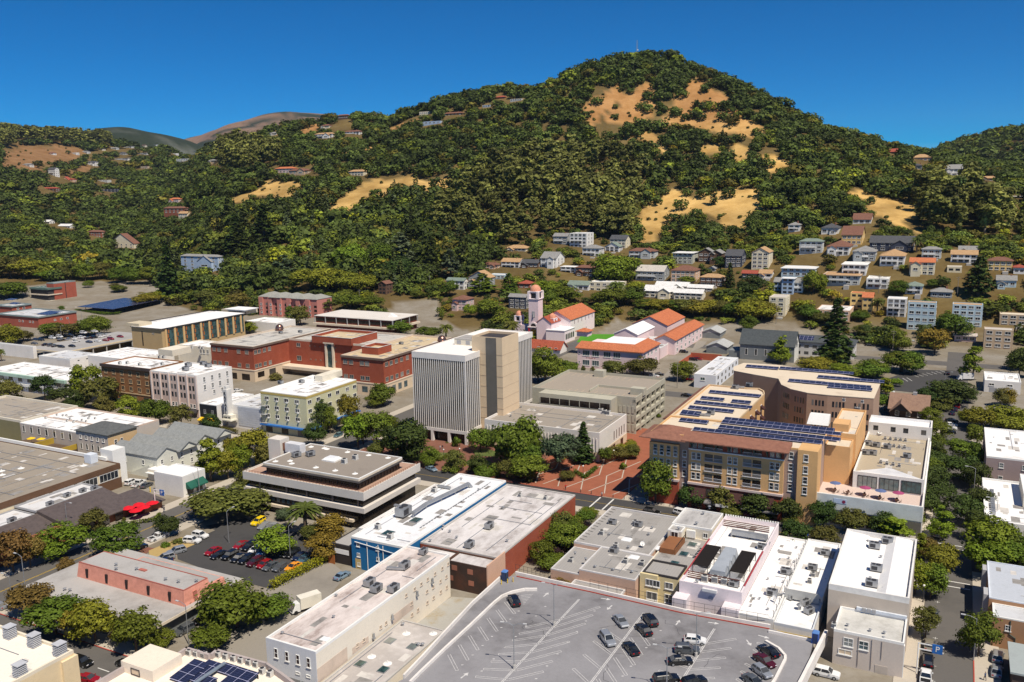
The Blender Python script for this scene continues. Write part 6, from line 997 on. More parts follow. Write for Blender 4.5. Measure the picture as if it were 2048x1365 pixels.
# ---- salmon building
b = RB('salmon_building','low building with a salmon pink battered upper storey and wide grey roof slab','building',-181,-139,110.4,135,3.7,lm='the salmon building'); X,Y = b.X,b.Y; SG = roofmat('salmon_grey_roof',(.40,.385,.37),(.26,.245,.23),.6,.12); b.add('wall',MB().box(-X + .8,X - 1.2,-Y + 1.2,Y - 1,-1,3.2),mat('glass_grey_wall',(.17,.185,.185),.4)); b.add('roof_slab',MB().box(-X,X,-Y,Y,3.2,3.6),SG); b.add('slab_edge',MB().box(X + .002,X + .12,-Y,Y,3.1,3.68).box(-X,X,-Y - .12,-Y - .002,3.1,3.68),CREAMT)
def batter(x0,x1,y0,y1,z0,z1,k,part,mt): b.add(part,MB().hexa([(x0,y0,z0),(x1,y0,z0),(x1,y1,z0),(x0,y1,z0)],[(x0 + k,y0 + k,z1),(x1 - k,y0 + k,z1),(x1 - k,y1 - k,z1),(x0 + k,y1 - k,z1)]),mt)
SAL = tilemat('salmon_boards',(.68,.30,.225),(.58,.245,.18),.9); ux0,ux1,uy0,uy1 = -174.5 - b.uc,-140.3 - b.uc,119.4 - b.vc,126.6 - b.vc; batter(ux0,ux1,uy0,uy1 + .4,3.602,6.9,.45,'upper_storey',SAL); b.add('upper_roof',MB().box(ux0 + .7,ux1 - .7,uy0 + .7,uy1 - .3,6.902,6.96),SG); batter(ux0 + 8,ux1,uy1 + .41,uy1 + 4.6,3.602,5.4,.3,'plant_well',SAL); b.add('plant_floor',MB().box(ux0 + 8.8,ux1 - .8,uy1 + .9,uy1 + 4,5.402,5.46),ROOFG); m = MB(); [m.box(ux0 + .45,ux1 - .45,y,y + .22,6.902,7.1) for y in (uy0 + .45,uy1 - .3)]; m.box(ux1 - .67,ux1 - .45,uy0 + .672,uy1 - .302,6.902,7.1); b.add('red_coping',m,mat('coping_salmon',(.4,.13,.1)))
for f in (.1,.29,.48,.68,.87): x = ux0 + f * (ux1 - ux0); b.add('slot_window',MB().box(x - .35,x + .35,uy0 + .02,uy0 + .3,3.9,6.0),mat('slot_dark',(.03,.02,.02)))
b.add('side_door',MB().box(ux1 - .35,ux1 - .02,uy0 + 2.6,uy0 + 3.6,3.61,5.9),mat('door_salmon',(.45,.16,.12))); b.add('red_hatch',MB().box(2,4,uy0 + 3.4,uy0 + 4.2,6.962,7.2),mat('coping_salmon',(.4,.13,.1))); salm = b
# ---- corner box, restaurant, tan roof store, shingled court, ochre house and neighbours
b = RB('corner_shop','small white box shop with a dark green awning on the street corner','shop',-212.4,-200.4,173.8,182.5,6.6,lm='the green-awning shop'); b.body(OFFW,ROOFW,.4,WHITE,.3); b.awning('R',.12,.9,4.4,1.5,2.0,mat('cloth_green',(.015,.10,.07))); b.win('R',1.6,[.3,.7],2.4,2.2,'bare',DARKT,GLASSK,name='shopfront'); gshop = b
b = RB('restaurant','brown metal-roofed brick restaurant with a flat white roof strip behind','restaurant',-226,-203,108,159.5,5.6,lm='the brown-roofed restaurant'); X,Y = b.X,b.Y; SEAM = tilemat('brown_seams',(.115,.092,.085),(.075,.06,.056),1.0,.5,'Y'); RBK = brickmat('rust_brick',(.34,.12,.06),(.3,.16,.1)); b.add('wall',MB().box(-X,X - .8,-Y,Y,-1,2.9),RBK); b.body(mat('dark_fascia',(.04,.035,.03)),roofmat('patched_white',(.62,.62,.63),(.42,.38,.34),.5,.2),.5,GREYT,.3,(-X,-X + 9,-Y + 30.5,Y),2.902,5.7,('rear_wall','rear_roof','rear_parapet')); b.body(mat('dark_fascia',(.04,.035,.03)),roofmat('patched_white',(.62,.62,.63),(.42,.38,.34),.5,.2),.4,GREYT,.3,(-X,-X + 9,-Y,-Y + 30.45),2.902,4.9,('rear_wall','rear_roof','rear_parapet'))
for y0,y1,xe,z1 in ((-Y + 31,Y,X + .6,5.6),(-Y + 15,-Y + 30.9,X - 5.5,4.9),(-Y,-Y + 14.9,X - 1.5,4.8)): m = MB(); m.hexa([(-X + 9.02,y0,2.92),(xe,y0,2.6),(xe,y1,2.6),(-X + 9.02,y1,2.92)],[(-X + 9.02,y0,z1),(xe,y0,2.85),(xe,y1,2.85),(-X + 9.02,y1,z1)]); b.add('metal_roof',m,SEAM)
m = MB(); m.hexa([(X - 8,Y + .02,2.2),(X + 4,Y + .02,2.2),(X + 4,Y + 6.5,2.2),(X - 8,Y + 6.5,2.2)],[(X - 8,Y + .02,4.2),(X + 4,Y + .02,2.5),(X + 4,Y + 6.5,2.5),(X - 8,Y + 6.5,4.2)]); b.add('porch_roof',m,SEAM); b.add('porch_wall',MB().box(X - 7,X + 3,Y + .03,Y + 6,-1,2.19),RBK); b.win('R',1.4,(5,.62,.97),2.6,2.0,'bare',DARKT,GLASSK,name='shopfront'); b.win('R',1.4,(4,.06,.4),2.6,2.0,'bare',DARKT,GLASSK,name='shopfront'); rest = b
b = RB('tan_roof_store','big store with a broad tan flat roof and dark strip windows','store',-330,-226.2,112,173,7.6,lm='the tan-roofed store'); b.body(STUC('store cream',(.70,.60,.42)),roofmat('store_tan',(.305,.265,.215),(.22,.19,.155),.55,.07),.3,mat('band_brown',(.13,.07,.04)),.4); b.band('brown_band',5.9,7.3,mat('band_brown',(.13,.07,.04)),.12,'R'); b.band('brown_base',-.5,3.2,mat('band_brown',(.13,.07,.04)),.1,'R',(-b.X,b.X,b.Y - 30,b.Y)); b.win('R',4.6,[.55,.68,.81,.93],6.4,2.2,'wide',WHITE,GLASS); b.add('white_parapet',MB().box(-b.X,b.X - 6,b.Y - .3,b.Y + .3,7.602,8.6),WHITE); b.add('stair_box',MB().box(b.X - 9,b.X - 3.5,b.Y + .32,b.Y + 5,-1,11),WHITE); b.add('plant_box',MB().box(b.X - 11,b.X - 8,b.Y - 4,b.Y - 1.5,7.4,10.2),mat('blue_white',(.62,.66,.72))); tans = b
b = RB('shingled_court','pale green-white court with a row of grey shingled gables','building',-244,-223,184,216,6.4,lm='the grey-gabled court'); SHG = tilemat('slate_shingle',(.255,.265,.26),(.19,.2,.2),1.3); PGW = STUC('greenish white',(.66,.66,.58)); b.add('wall',MB().box(-b.X,b.X,-b.Y,b.Y,-1,b.h),PGW)
for k in range(4): y0 = -b.Y + k * b.d / 4; m = MB(); m.gable(-b.X - (1.5 if k % 2 else 0),b.X + (1.2 if k % 2 else 0),y0 + .1,y0 + b.d / 4 - .1,b.h + .02,2.2,'x',.35,0,1); b.add('roof',m,[SHG,PGW])
b.win('R',[1.8,4.6],(8,.06,.94),.8,1.3,'sash',WHITE,GLASS); b.win('F',4.2,[.3,.7],.9,1.3,'sash',WHITE,GLASS); m = MB(); m.hexa([(b.X - 12,-b.Y - 1.4,-.3),(b.X - 2,-b.Y - 1.4,-.3),(b.X - 2,-b.Y - .05,-.3),(b.X - 12,-b.Y - .05,-.3)],[(b.X - 12,-b.Y - 1.4,0.1),(b.X - 2,-b.Y - 1.4,4.2),(b.X - 2,-b.Y - .05,4.2),(b.X - 12,-b.Y - .05,.1)]); b.add('outside_stair',m,PGW); court2 = b
b = RB('ochre_house','two-storey ochre house with a grey hip roof and arched white windows','house',-266,-250,187.5,199.2,9.6,lm='the ochre hip-roofed house'); b.add('wall',MB().box(-b.X,b.X,-b.Y,b.Y,-1,b.h),STUC('ochre yellow',(.58,.41,.22))); b.add('front_skin',MB().box(-b.X,b.X,-b.Y - .06,-b.Y - .002,-1,b.h - .3),STUC('stone',(.50,.45,.40))); m = MB(); m.hip(-b.X,b.X,-b.Y,b.Y,b.h + .24,2.2,.5); b.add('roof',m,tilemat('dark_shingle',(.115,.12,.12),(.08,.085,.085),1.4)); b.win('F',7.8,(5,.14,.86),.9,1.2,'sash',WHITE,GLASS,out=.07); b.win('F',4.4,(5,.14,.86),.9,1.9,'arch',WHITE,GLASS,out=.07); b.win('R',6.6,[.25,.45],.9,1.5,'sash',WHITE,GLASS)
b = RB('white_roof_market','long building with a dazzling white roof full of small vents','building',-301,-256,199.3,213.8,8.0,lm='the vent-dotted white roof'); b.body(STUC('stone',(.50,.45,.40)),ROOFW,.5,STUC('pinkish',(.60,.47,.38)),.4); b.body(STUC('stone',(.50,.45,.40)),ROOFW,.3,WHITE,.3,(-b.X,-b.X + 34,-b.Y - 9,-b.Y - .01),-1,7.7,('front_wall','front_roof','front_parapet')); b.win('F',5.6,(8,.06,.94),1.2,2.2,'arch',WHITE,GLASS,(-b.X,-b.X + 34,-b.Y - 9,b.Y)); mk = b
b = RB('ochre_terrace_wall','mustard walled terrace with yellow parasols below the white roof','terrace',-296,-268,182,189.8,3.6); b.add('deck',MB().box(-b.X,b.X,-b.Y,b.Y,-1,2.4),mat('brown_terrace',(.12,.08,.05))); b.add('terrace_wall',MB().box(-b.X,b.X,-b.Y,-b.Y + .3,2.402,4.2).box(b.X - .3,b.X,-b.Y + .302,b.Y,2.402,4.2).box(-.2,.2,-b.Y + .302,b.Y,2.402,4.4),mat('mustard',(.42,.29,.04)))
for s in ((-288,185.5),(-284,186.5)): plant('parasol_yellow',(s[0],s[1]),2.4,'small yellow parasol','parasol','on the mustard terrace','parasols on the mustard terrace')
b = RB('cream_corner_building','cream parapeted building with olive side wall at the end of the shop row','building',-346,-301.4,191,214.5,8.3); b.body(STUC('olive',(.24,.22,.12)),ROOFT,.9,CREAM,.5)
b = RB('small_lean_to','small cream lean-to behind the green-awning shop','shed',-224,-219,181,186,3.6); b.body(CREAM,ROOFW,.2,WHITE,.2); b.add('door_hood',MB().box(-b.X,b.X,-b.Y - 1,-b.Y - .01,2.5,2.7),WHITE)
# ---- bottom left cream building and solar roof building
b = RB('louvred_cream_building','cream building with grey louvred roof vents and a blue-grey window','building',-185,-135.4,66,90.4,10.0,lm='the louvred cream building'); b.body(STUC('light cream',(.74,.60,.39)),roofmat('cream_white_roof',(.80,.74,.65),(.6,.54,.46),.35,.1),.6,STUC('cream coping',(.76,.68,.54)),.4); b.win('R',7.2,[.55],3.2,2.0,'grid',GREYT,GLASSB)
for (x,y) in ((b.X - 1.4,b.Y - 1.6),(b.X - 8.5,b.Y - 1.6),(b.X - 15.5,b.Y - 1.6),(b.X - 1.4,b.Y - 9),(b.X - 1.4,b.Y - 17),(b.X - 22.5,b.Y - 1.6)):
 m = MB().box(x - .6,x + .6,y - .6,y + .6,9.4,11.7); k = b.add('louvre_tower',m,mat('louvre_core',(.09,.09,.1))); m = MB(); [m.box(x - .85,x + .85,y - .85,y + .85,9.6 + k_ * .33,9.74 + k_ * .33) for k_ in range(6)]; m.box(x - .92,x + .92,y - .92,y + .92,11.702,11.85); link('louvres',m.mesh('louvres',mat('louvre_grey',(.5,.51,.54),.5)),k)
b.add('corner_bay',MB().box(b.X - 2,b.X + .5,b.Y - 2.6,b.Y + .4,-1,9.0),STUC('light cream',(.74,.60,.39))); lou = b
zz = 12.4; us = [uv(s,zz) for s in ('W3 400 945','W3 630 1010','W3 780 910','W3 1080 1000','W3 1160 935','W3 1810 1110','W3 2000 1240','W3 170 1040')]; b = RB('solar_roof_building','cream roofed building crowded with black solar panels and a row of condensers','building',us[7][0],us[6][0] + 6,72,max(u[1] for u in us),zz,lm='the black-panel roof'); pl = [(u[0] - b.uc,u[1] - b.vc) for u in (us[7],us[0],us[1],us[2],us[3],us[4],us[5],us[6])]; pl = [(-b.X,-b.Y),(-b.X,pl[0][1])] + pl[1:] + [(b.X,pl[-1][1] - 2),(b.X,-b.Y)]; pl = pl[::-1]; CRW = STUC('ivory',(.78,.68,.56),.04)
b.add('wall',MB().prism(pl,-1,zz - 1.1),CRW); b.add('roof',MB().prism([(x * .985,y * .985) for x,y in pl],zz - 1.098,zz - 1.04),roofmat('ivory_roof',(.80,.72,.62),(.6,.52,.44),.35,.1)); m = MB()
for i in range(len(pl)):
 a,c = np.array(pl[i]),np.array(pl[(i + 1) % len(pl)]); d_ = c - a; L = np.linalg.norm(d_); n_ = np.array([-d_[1],d_[0]]) / L * .45; q = [a,c,c + n_,a + n_]; m.hexa([(*t,zz - 1.1) for t in q],[(*t,zz) for t in q])
b.add('parapet',m,mat('grey_pink_coping',(.42,.36,.34))); q = b.lp('W3 350 1250',zz + .6); b.add('stair_box',MB().box(q[0] - 7.5,q[0],q[1],q[1] + 6,zz - 1.09,zz + .9),CRW); b.win('F',zz - .3,[.45],1.8,.9,'plain',DARKT,TANL,(q[0] - 7.5,q[0],q[1],q[1] + 6)); p_ = [at(s,zz + .6) for s in ('W3 1250 1080','W3 850 1340')]; sroof = b
m = MB(); qa,qb = b.lp('W3 1260 1075',zz + .6),b.lp('W3 850 1345',zz + .6); m.tube((*qa,zz - .1),(*qb,zz - .1),.32,n=10); b.add('long_duct',m,mat('blue_steel',(.30,.35,.40),.4,.1,1,4,.5))
for s,w_,d_ in (('W3 560 1310',3.6,5.4),('W3 760 1310',3.4,5.2),('W3 1150 1215',3.0,2.3),('W3 1200 1370',4.4,4.4),('W3 900 1370',2.6,2.2)): solar('the black-panel roof',zz - 1.04,s,w_,d_,6,phrase='black solar array')
for s in ('W3 450 1060','W3 820 1015','W3 910 1030','W3 1005 1050','W3 1190 1040','W3 1285 1065','W3 1385 1090','W3 1480 1115','W3 1580 1140','W3 1670 1165','W3 1745 1250','W3 1845 1285'): plant('condenser',s,zz - 1.04,'small grey condenser','condenser','on the black-panel roof','condensers along the parapet')
# ---- buildings along the right edge
b = RB('mauve_building','mauve two-storey building with a white roof across the side street','building',11.3,48,283,317,9.0,lm='the mauve building'); b.body(STUC('mauve',(.36,.28,.27)),ROOFW,.5,WHITE,.3); b.win('F',6.6,[.11,.27,.5],1.0,1.3,'sash',WHITE,GLASSB); b.win('F',2.6,[.11,.27],1.0,1.3,'sash',WHITE,GLASSB)
b = RB('white_roof_corner_building','low white roofed building with a raised cream block at the back','building',10.2,50,236,271,6.0,lm='the white corner roof'); b.body(OFFW,ROOFW,.6,WHITE,.4); b.body(CREAM,ROOFW,.4,WHITE,.3,(-b.X + 9,b.X,b.Y - 20,b.Y - 2),5,9.0,('upper_wall','upper_roof','upper_parapet')); m = MB(); [m.box(-b.X + 1.6,-b.X + 2.6,-b.Y + 6 + k * 1.6,-b.Y + 6.9 + k * 1.6,5.47,6.3) for k in range(12)]; b.add('condenser_row',m,STEEL)
b = RB('grey_roof_house','brown rendered corner house with a pale blue-grey roof and bay windows','house',10.0,44,187,206,7.4,lm='the pale grey corner roof'); BRO = STUC('clay',(.40,.22,.12)); b.body(BRO,roofmat('bluegrey_roof',(.46,.49,.54),(.36,.38,.4),.4,.15),.25,mat('blue_white',(.62,.66,.72)),.3); b.add('bay',MB().box(-b.X - .9,-b.X - .01,b.Y - 5,b.Y - 2,2.6,7.2).box(-b.X - .9,-b.X - .01,-b.Y + 1.5,-b.Y + 5,2.6,7.2),STUC('bay_grey',(.42,.42,.43))); b.body(BRO,ROOFL,.25,WHITE,.3,(-b.X + .6,b.X,-b.Y - 6,-b.Y - .01),-1,6.4,('front_wall','front_roof','front_parapet')); b.win('F',4.4,[.08],.8,1.0,'grid',WHITE,GLASS,(-b.X + .6,b.X,-b.Y - 6,b.Y)); b.win('F',3.8,[.33],1.5,1.3,'double',WHITE,GLASS,(-b.X + .6,b.X,-b.Y - 6,b.Y)); m = MB().tube((-b.X + 3.6,-b.Y - 6.1,6),(-b.X + 3.6,-b.Y - 6.1,3.2),.09).tube((-b.X + 3.6,-b.Y - 6.1,3.2),(-b.X + 4.6,-b.Y - 6.1,2.6),.09).tube((-b.X + 4.6,-b.Y - 6.1,2.6),(-b.X + 4.6,-b.Y - 6.1,0),.09); b.add('drainpipe',m,mat('bracket_green',(.07,.10,.085)))
b = RB('grey_green_shed','low dark building with a grey-green sheet roof and a red door','building',13.0,40,164,175.6,4.4,lm='the grey-green sheet roof'); b.add('wall',MB().box(-b.X + .4,b.X,-b.Y + .4,b.Y - .4,-1,4.0),mat('dark_brown_wall',(.09,.06,.05))); b.add('roof',MB().box(-b.X,b.X,-b.Y,b.Y,4.0,4.35),roofmat('sheet_green',(.33,.37,.37),(.28,.3,.3),.4,.2)); b.add('red_door',MB().box(-b.X + 4.4,-b.X + 5.6,-b.Y + .3,-b.Y + .398,0,2.4),mat('door_red',(.5,.02,.02)))
b = RB('white_garage_house','white flat-roofed house with a driveway near the upper car park','house',13.5,27,413,432,5.2,lm='the white driveway house'); b.body(OFFW,ROOFW,.4,WHITE,.3); b.win('F',3.4,[.2,.7],1.8,.8,'double',WHITE,GLASS); b.win('F',1,[.25],3,2.2,'bare',WHITE,GREYT,name='garage_door')
b = RB('craftsman_house','brown craftsman house with a steep tan gabled roof among trees','house',-19.5,-6.6,353,370,3.8,lm='the brown craftsman house'); b.add('wall',MB().box(-b.X,b.X,-b.Y,b.Y,-1,b.h),mat('dark_shingle_wall',(.10,.065,.045))); BRT = tilemat('tan_brown_shingle',(.27,.17,.12),(.2,.12,.09),1.3); m = MB(); m.gable(-b.X,b.X,-b.Y,b.Y,b.h,4.0,'x',.8,0,1); b.add('roof',m,[BRT,DARKT]); m = MB(); m.gable(-b.X + .6,-b.X + 7,-b.Y - 2.5,0,b.h - .3,3.0,'y',.7,0,1); b.add('porch_gable',m,[BRT,DARKT]); b.win('F',2,[.2,.5,.8],1.2,1.4,'sash',WHITE,GLASS); b.add('chimney',MB().box(1,2.4,-.7,.7,b.h + 2,b.h + 5),GREYT)
b = Bld('grey_church','dark grey church with a tall white gable end and lancet windows','church','Z8 470 600','Z8 180 560','Z8 545 570',z=0.1,wid=27,dep=13,lm='the dark grey church'); hc = zof('Z8 470 600','Z8 465 490'); CGW = mat('grey_boards',(.20,.215,.22),.8); b.add('wall',MB().box(-b.X,b.X,-b.Y,b.Y,-1,hc),CGW); m = MB(); m.gable(-b.X,b.X,-b.Y,b.Y,hc,6.5,'x',.5,0,1); b.add('roof',m,[tilemat('slate',(.075,.085,.09),(.05,.06,.065),1.2),mat('gable_white',(.70,.70,.66))]); b.add('white_gable_wall',MB().box(b.X + .002,b.X + .1,-b.Y,b.Y,-1,hc),mat('gable_white',(.70,.70,.66))); b.win('F',hc * .5,[.12,.3,.48],1.1,3.2,'arch',WHITE,GLASS); b.add('round_window',MB().cyl(0,0,0,.08,1.8,n=18),mat('dark_tracery',(.15,.16,.17))).matrix_local = Matrix.Translation((b.X + .1,0,hc + .6)) @ Matrix.Rotation(math.pi / 2,4,'Y'); b.add('side_aisle',MB().box(-b.X - 6,-b.X - .01,-b.Y + 1,b.Y,-1,4),CGW)
b = Bld('solar_roof_motel','long two-storey block with a dark roof carrying a strip of solar panels','apartment block','Z8 880 480','Z8 560 400','Z8 965 440',z=7.5,lm='the dark solar roof block',wid=50,dep=14); b.add('wall',MB().box(-b.X,b.X,-b.Y,b.Y,-1,b.h),GREYW); m = MB(); m.hip(-b.X,b.X,-b.Y,b.Y,b.h + .2,2.6,.8); b.add('roof',m,tilemat('slate',(.075,.085,.09),(.05,.06,.065),1.2)); b.win('F',[1.8,5.2],(12,.05,.95),2.2,1.6,'bare',DARKT,GLASS); b.win('R',[1.8,5.2],[.3,.7],2.2,1.6,'bare',DARKT,GLASS)
b.add('solar_strip',MB().hexa([(-b.X + 6,-b.Y + .8,b.h + .75),(b.X - 20,-b.Y + .8,b.h + .75),(b.X - 20,-1.5,b.h + 2.3),(-b.X + 6,-1.5,b.h + 2.3)],[(-b.X + 6,-b.Y + .8,b.h + .85),(b.X - 20,-b.Y + .8,b.h + .85),(b.X - 20,-1.5,b.h + 2.4),(-b.X + 6,-1.5,b.h + 2.4)]),SOLAR)
b = Bld('white_motel_wing','low white building with a long plain white roof by the curved wing','building','Q5 590 320','Q5 395 315','Q5 800 170',z=6.2,lm='the plain white-roofed wing'); b.body(mat('cold_white',(.68,.70,.74),.8,.05),mat('white_metal_roof',(.74,.75,.77),.4,.05),.15,WHITE,.3); b.win('R',[1.5,4.4],(6,.1,.9),2.2,1.5,'bare',WHITE,GLASS); b.win('F',4.2,[.4],1.8,1.2,'double',WHITE,GLASST)
for k,(N_,L_,R_c) in enumerate((('Q5 690 70','Q5 540 60','Q5 800 10'),('Q4 1344 300','Q4 1280 300','Q4 1400 260'))):
 b = Bld('grey_cottage',('low grey cottage with a pale gabled roof beside the red fence','low grey cottage nearest the school lane')[k],'house',N_,L_,R_c,z=3.6,wid=11,dep=14); b.add('wall',MB().box(-b.X,b.X,-b.Y,b.Y,-1,b.h),mat('grey_boards',(.20,.215,.22),.8)); m = MB(); m.gable(-b.X,b.X,-b.Y,b.Y,b.h,2.2,'y',.5,0,1); b.add('roof',m,[tilemat('pale_shingle',(.42,.43,.42),(.34,.34,.34),1.2),GREYT])
b = Bld('red_fence','tall rust red fence round the school car park','fence','Q5 640 190','Q5 365 170','Q5 645 188',z=.2,dep=.3); b.add('boards',MB().box(-b.X,b.X,-.15,.15,0,3.4).box(-b.X,-b.X + .3,-22,-.152,0,2.6),mat('rust_red',(.42,.10,.05)))
# ------------------------------------------------------------------ houses on the slopes
WC = {'white': (.76,.75,.72),'cream': (.74,.66,.48),'pale grey': (.52,.54,.53),'grey': (.30,.32,.33),'dark blue': (.05,.06,.09),'brown': (.13,.075,.05),'peach': (.64,.42,.28),'yellow': (.72,.50,.20),'light blue': (.48,.60,.66),'sage': (.44,.45,.38),'pink': (.62,.46,.44),'tan': (.50,.38,.26),'dark green': (.06,.09,.07),'rust': (.30,.10,.06),'blue': (.40,.50,.64)}
RC = {'brown': (.20,.095,.065),'grey': (.27,.265,.255),'dark': (.085,.087,.095),'tan': (.46,.29,.15),'orange': (.52,.17,.075),'red': (.34,.08,.05),'white': (.72,.71,.69),'green': (.20,.25,.21),'pale': (.52,.48,.43)}
KEEP = []      # photo boxes of the houses that trees in front must not cover: (x0, y0, x1, y1, distance)
def house(line):
 s,L,N,Rr,yb,ye,roof,rc,wc = line.split()[:9]; rc,wc = rc.replace('_',' '),wc.replace('_',' '); o = SRC[s]; cap = None if len(line.split()) < 10 else line.split()[9]
 b = Bld('house' if cap is None else cap,None,'house' if cap is None else 'apartment house',f'{s} {N} {ye}',f'{s} {L} {ye}',f'{s} {Rr} {ye}',base=f'{s} {N} {yb}',ground='hill')
 if b.d < 6 or b.d > 24: b.d = 9 if b.d < 6 else 16; b.Y = b.d / 2; b.v1 = b.v0 + b.d; b.vc = b.v0 + b.Y; b.o.location = tuple(W(b.uc,b.vc,b.zb))
 wm = STUC('house ' + wc,WC[wc],.1); rm = tilemat('roof ' + rc,RC[rc],tuple(np.array(RC[rc]) * .7),1.3) if roof != 'flat' else roofmat('flat ' + rc,RC[rc],tuple(np.array(RC[rc]) * .65),.4,.2); X,Y,h = b.X,b.Y,b.h
 if roof == 'flat': b.body(wm,rm,.35,wm,.3,None,-5)
 else:
  b.add('wall',MB().box(-X,X,-Y,Y,-5,h),wm); m = MB(); k = min(b.w,b.d)
  if roof == 'hip': m.hip(-X,X,-Y,Y,h + .23,k * .24,.6)
  else: m.gable(-X,X,-Y,Y,h,(b.d if roof == 'gable' else b.w) * .27,'x' if roof == 'gable' else 'y',.5,0,1)
  b.add('roof',m,[rm,wm]); 
 hq = hash_(line)
 if roof != 'flat' and hq % 2 and b.w > 7:
  x0 = -X + b.w * (.06 if hq % 4 < 2 else .5); x1 = x0 + b.w * .38; hw = h * (.55 + .1 * (hq % 5)); b.add('front_wing',MB().box(x0,x1,-Y - 2.6,-Y - .01,-5,hw),wm); m = MB(); m.gable(x0,x1,-Y - 2.6,0,hw,(x1 - x0) * .3,'y',.4,0,1); b.add('wing_roof',m,[rm,wm]); b.win('F',hw * .55,[.5],(x1 - x0) * .45,1.3,'double',WHITE,GLASS,(x0,x1,-Y - 2.6,Y))
 if roof == 'flat' and hq % 2: b.add('eaves',MB().box(-X - .7,X + .7,-Y - .9,Y + .6,h - .34,h - .05),rm if wc != 'white' else WHITE)
 b.add('driveway',MB().box(X * .2,X * .2 + 3.2,-Y - 6,-Y - 2.7,-4,.15),CONC) if hq % 3 == 1 and h > 3 else None
 n = max(1,min(4,round(h / 3))); zs = [h * (k + .52) / n for k in range(n)]; big = b.w * FPX / b.v0 > 26; nf = max(2,min(5,int(b.w / 3.4)))
 b.win('F',zs,[(k + .6) / (nf + .2) for k in range(nf)],min(2.5,b.w / nf * .6),1.4,'double' if big else 'bare',WHITE if wc != 'white' else GREYT,GLASS)
 b.win('R',zs,[.3,.7],1.1,1.3,'double' if big else 'bare',WHITE if wc != 'white' else GREYT,GLASS)
 if n >= 2 and wc in ('white','brown','grey','pale grey') and roof != 'gabley': b.add('balcony',MB().box(-X + b.w * .08,X - b.w * .3,-Y - 1.5,-Y - .01,h * .5 - .35,h * .5 - .1).box(-X + b.w * .08,X - b.w * .3,-Y - 1.5,-Y - 1.42,h * .5 - .098,h * .5 + .75),WHITE if wc != 'brown' else wm)
 if roof in ('hip','gable') and hash_(line) % 3 == 0: b.add('chimney',MB().box(X * .4,X * .4 + .9,-.4,.5,h,h + k * .24 + 1.1),mat('chimney_brick',(.28,.12,.08)))
 auto(b.o,f'{wc} house, {rc} {"gable" if roof.startswith("gable") else roof} roof','house' if cap is None else 'apartment house','houses on the slopes'); d = math.hypot(*W(b.uc,b.vc)[:2])
 s[:2] == 'Y1' or KEEP.append((o[0] + float(L) * o[2],o[1] + float(ye) * o[2] - 3,o[0] + float(Rr) * o[2],o[1] + (float(ye) * .3 + float(yb) * .7) * o[2],d)); return b
def hash_(t): return sum((i + 1) * ord(c) for i,c in enumerate(t))
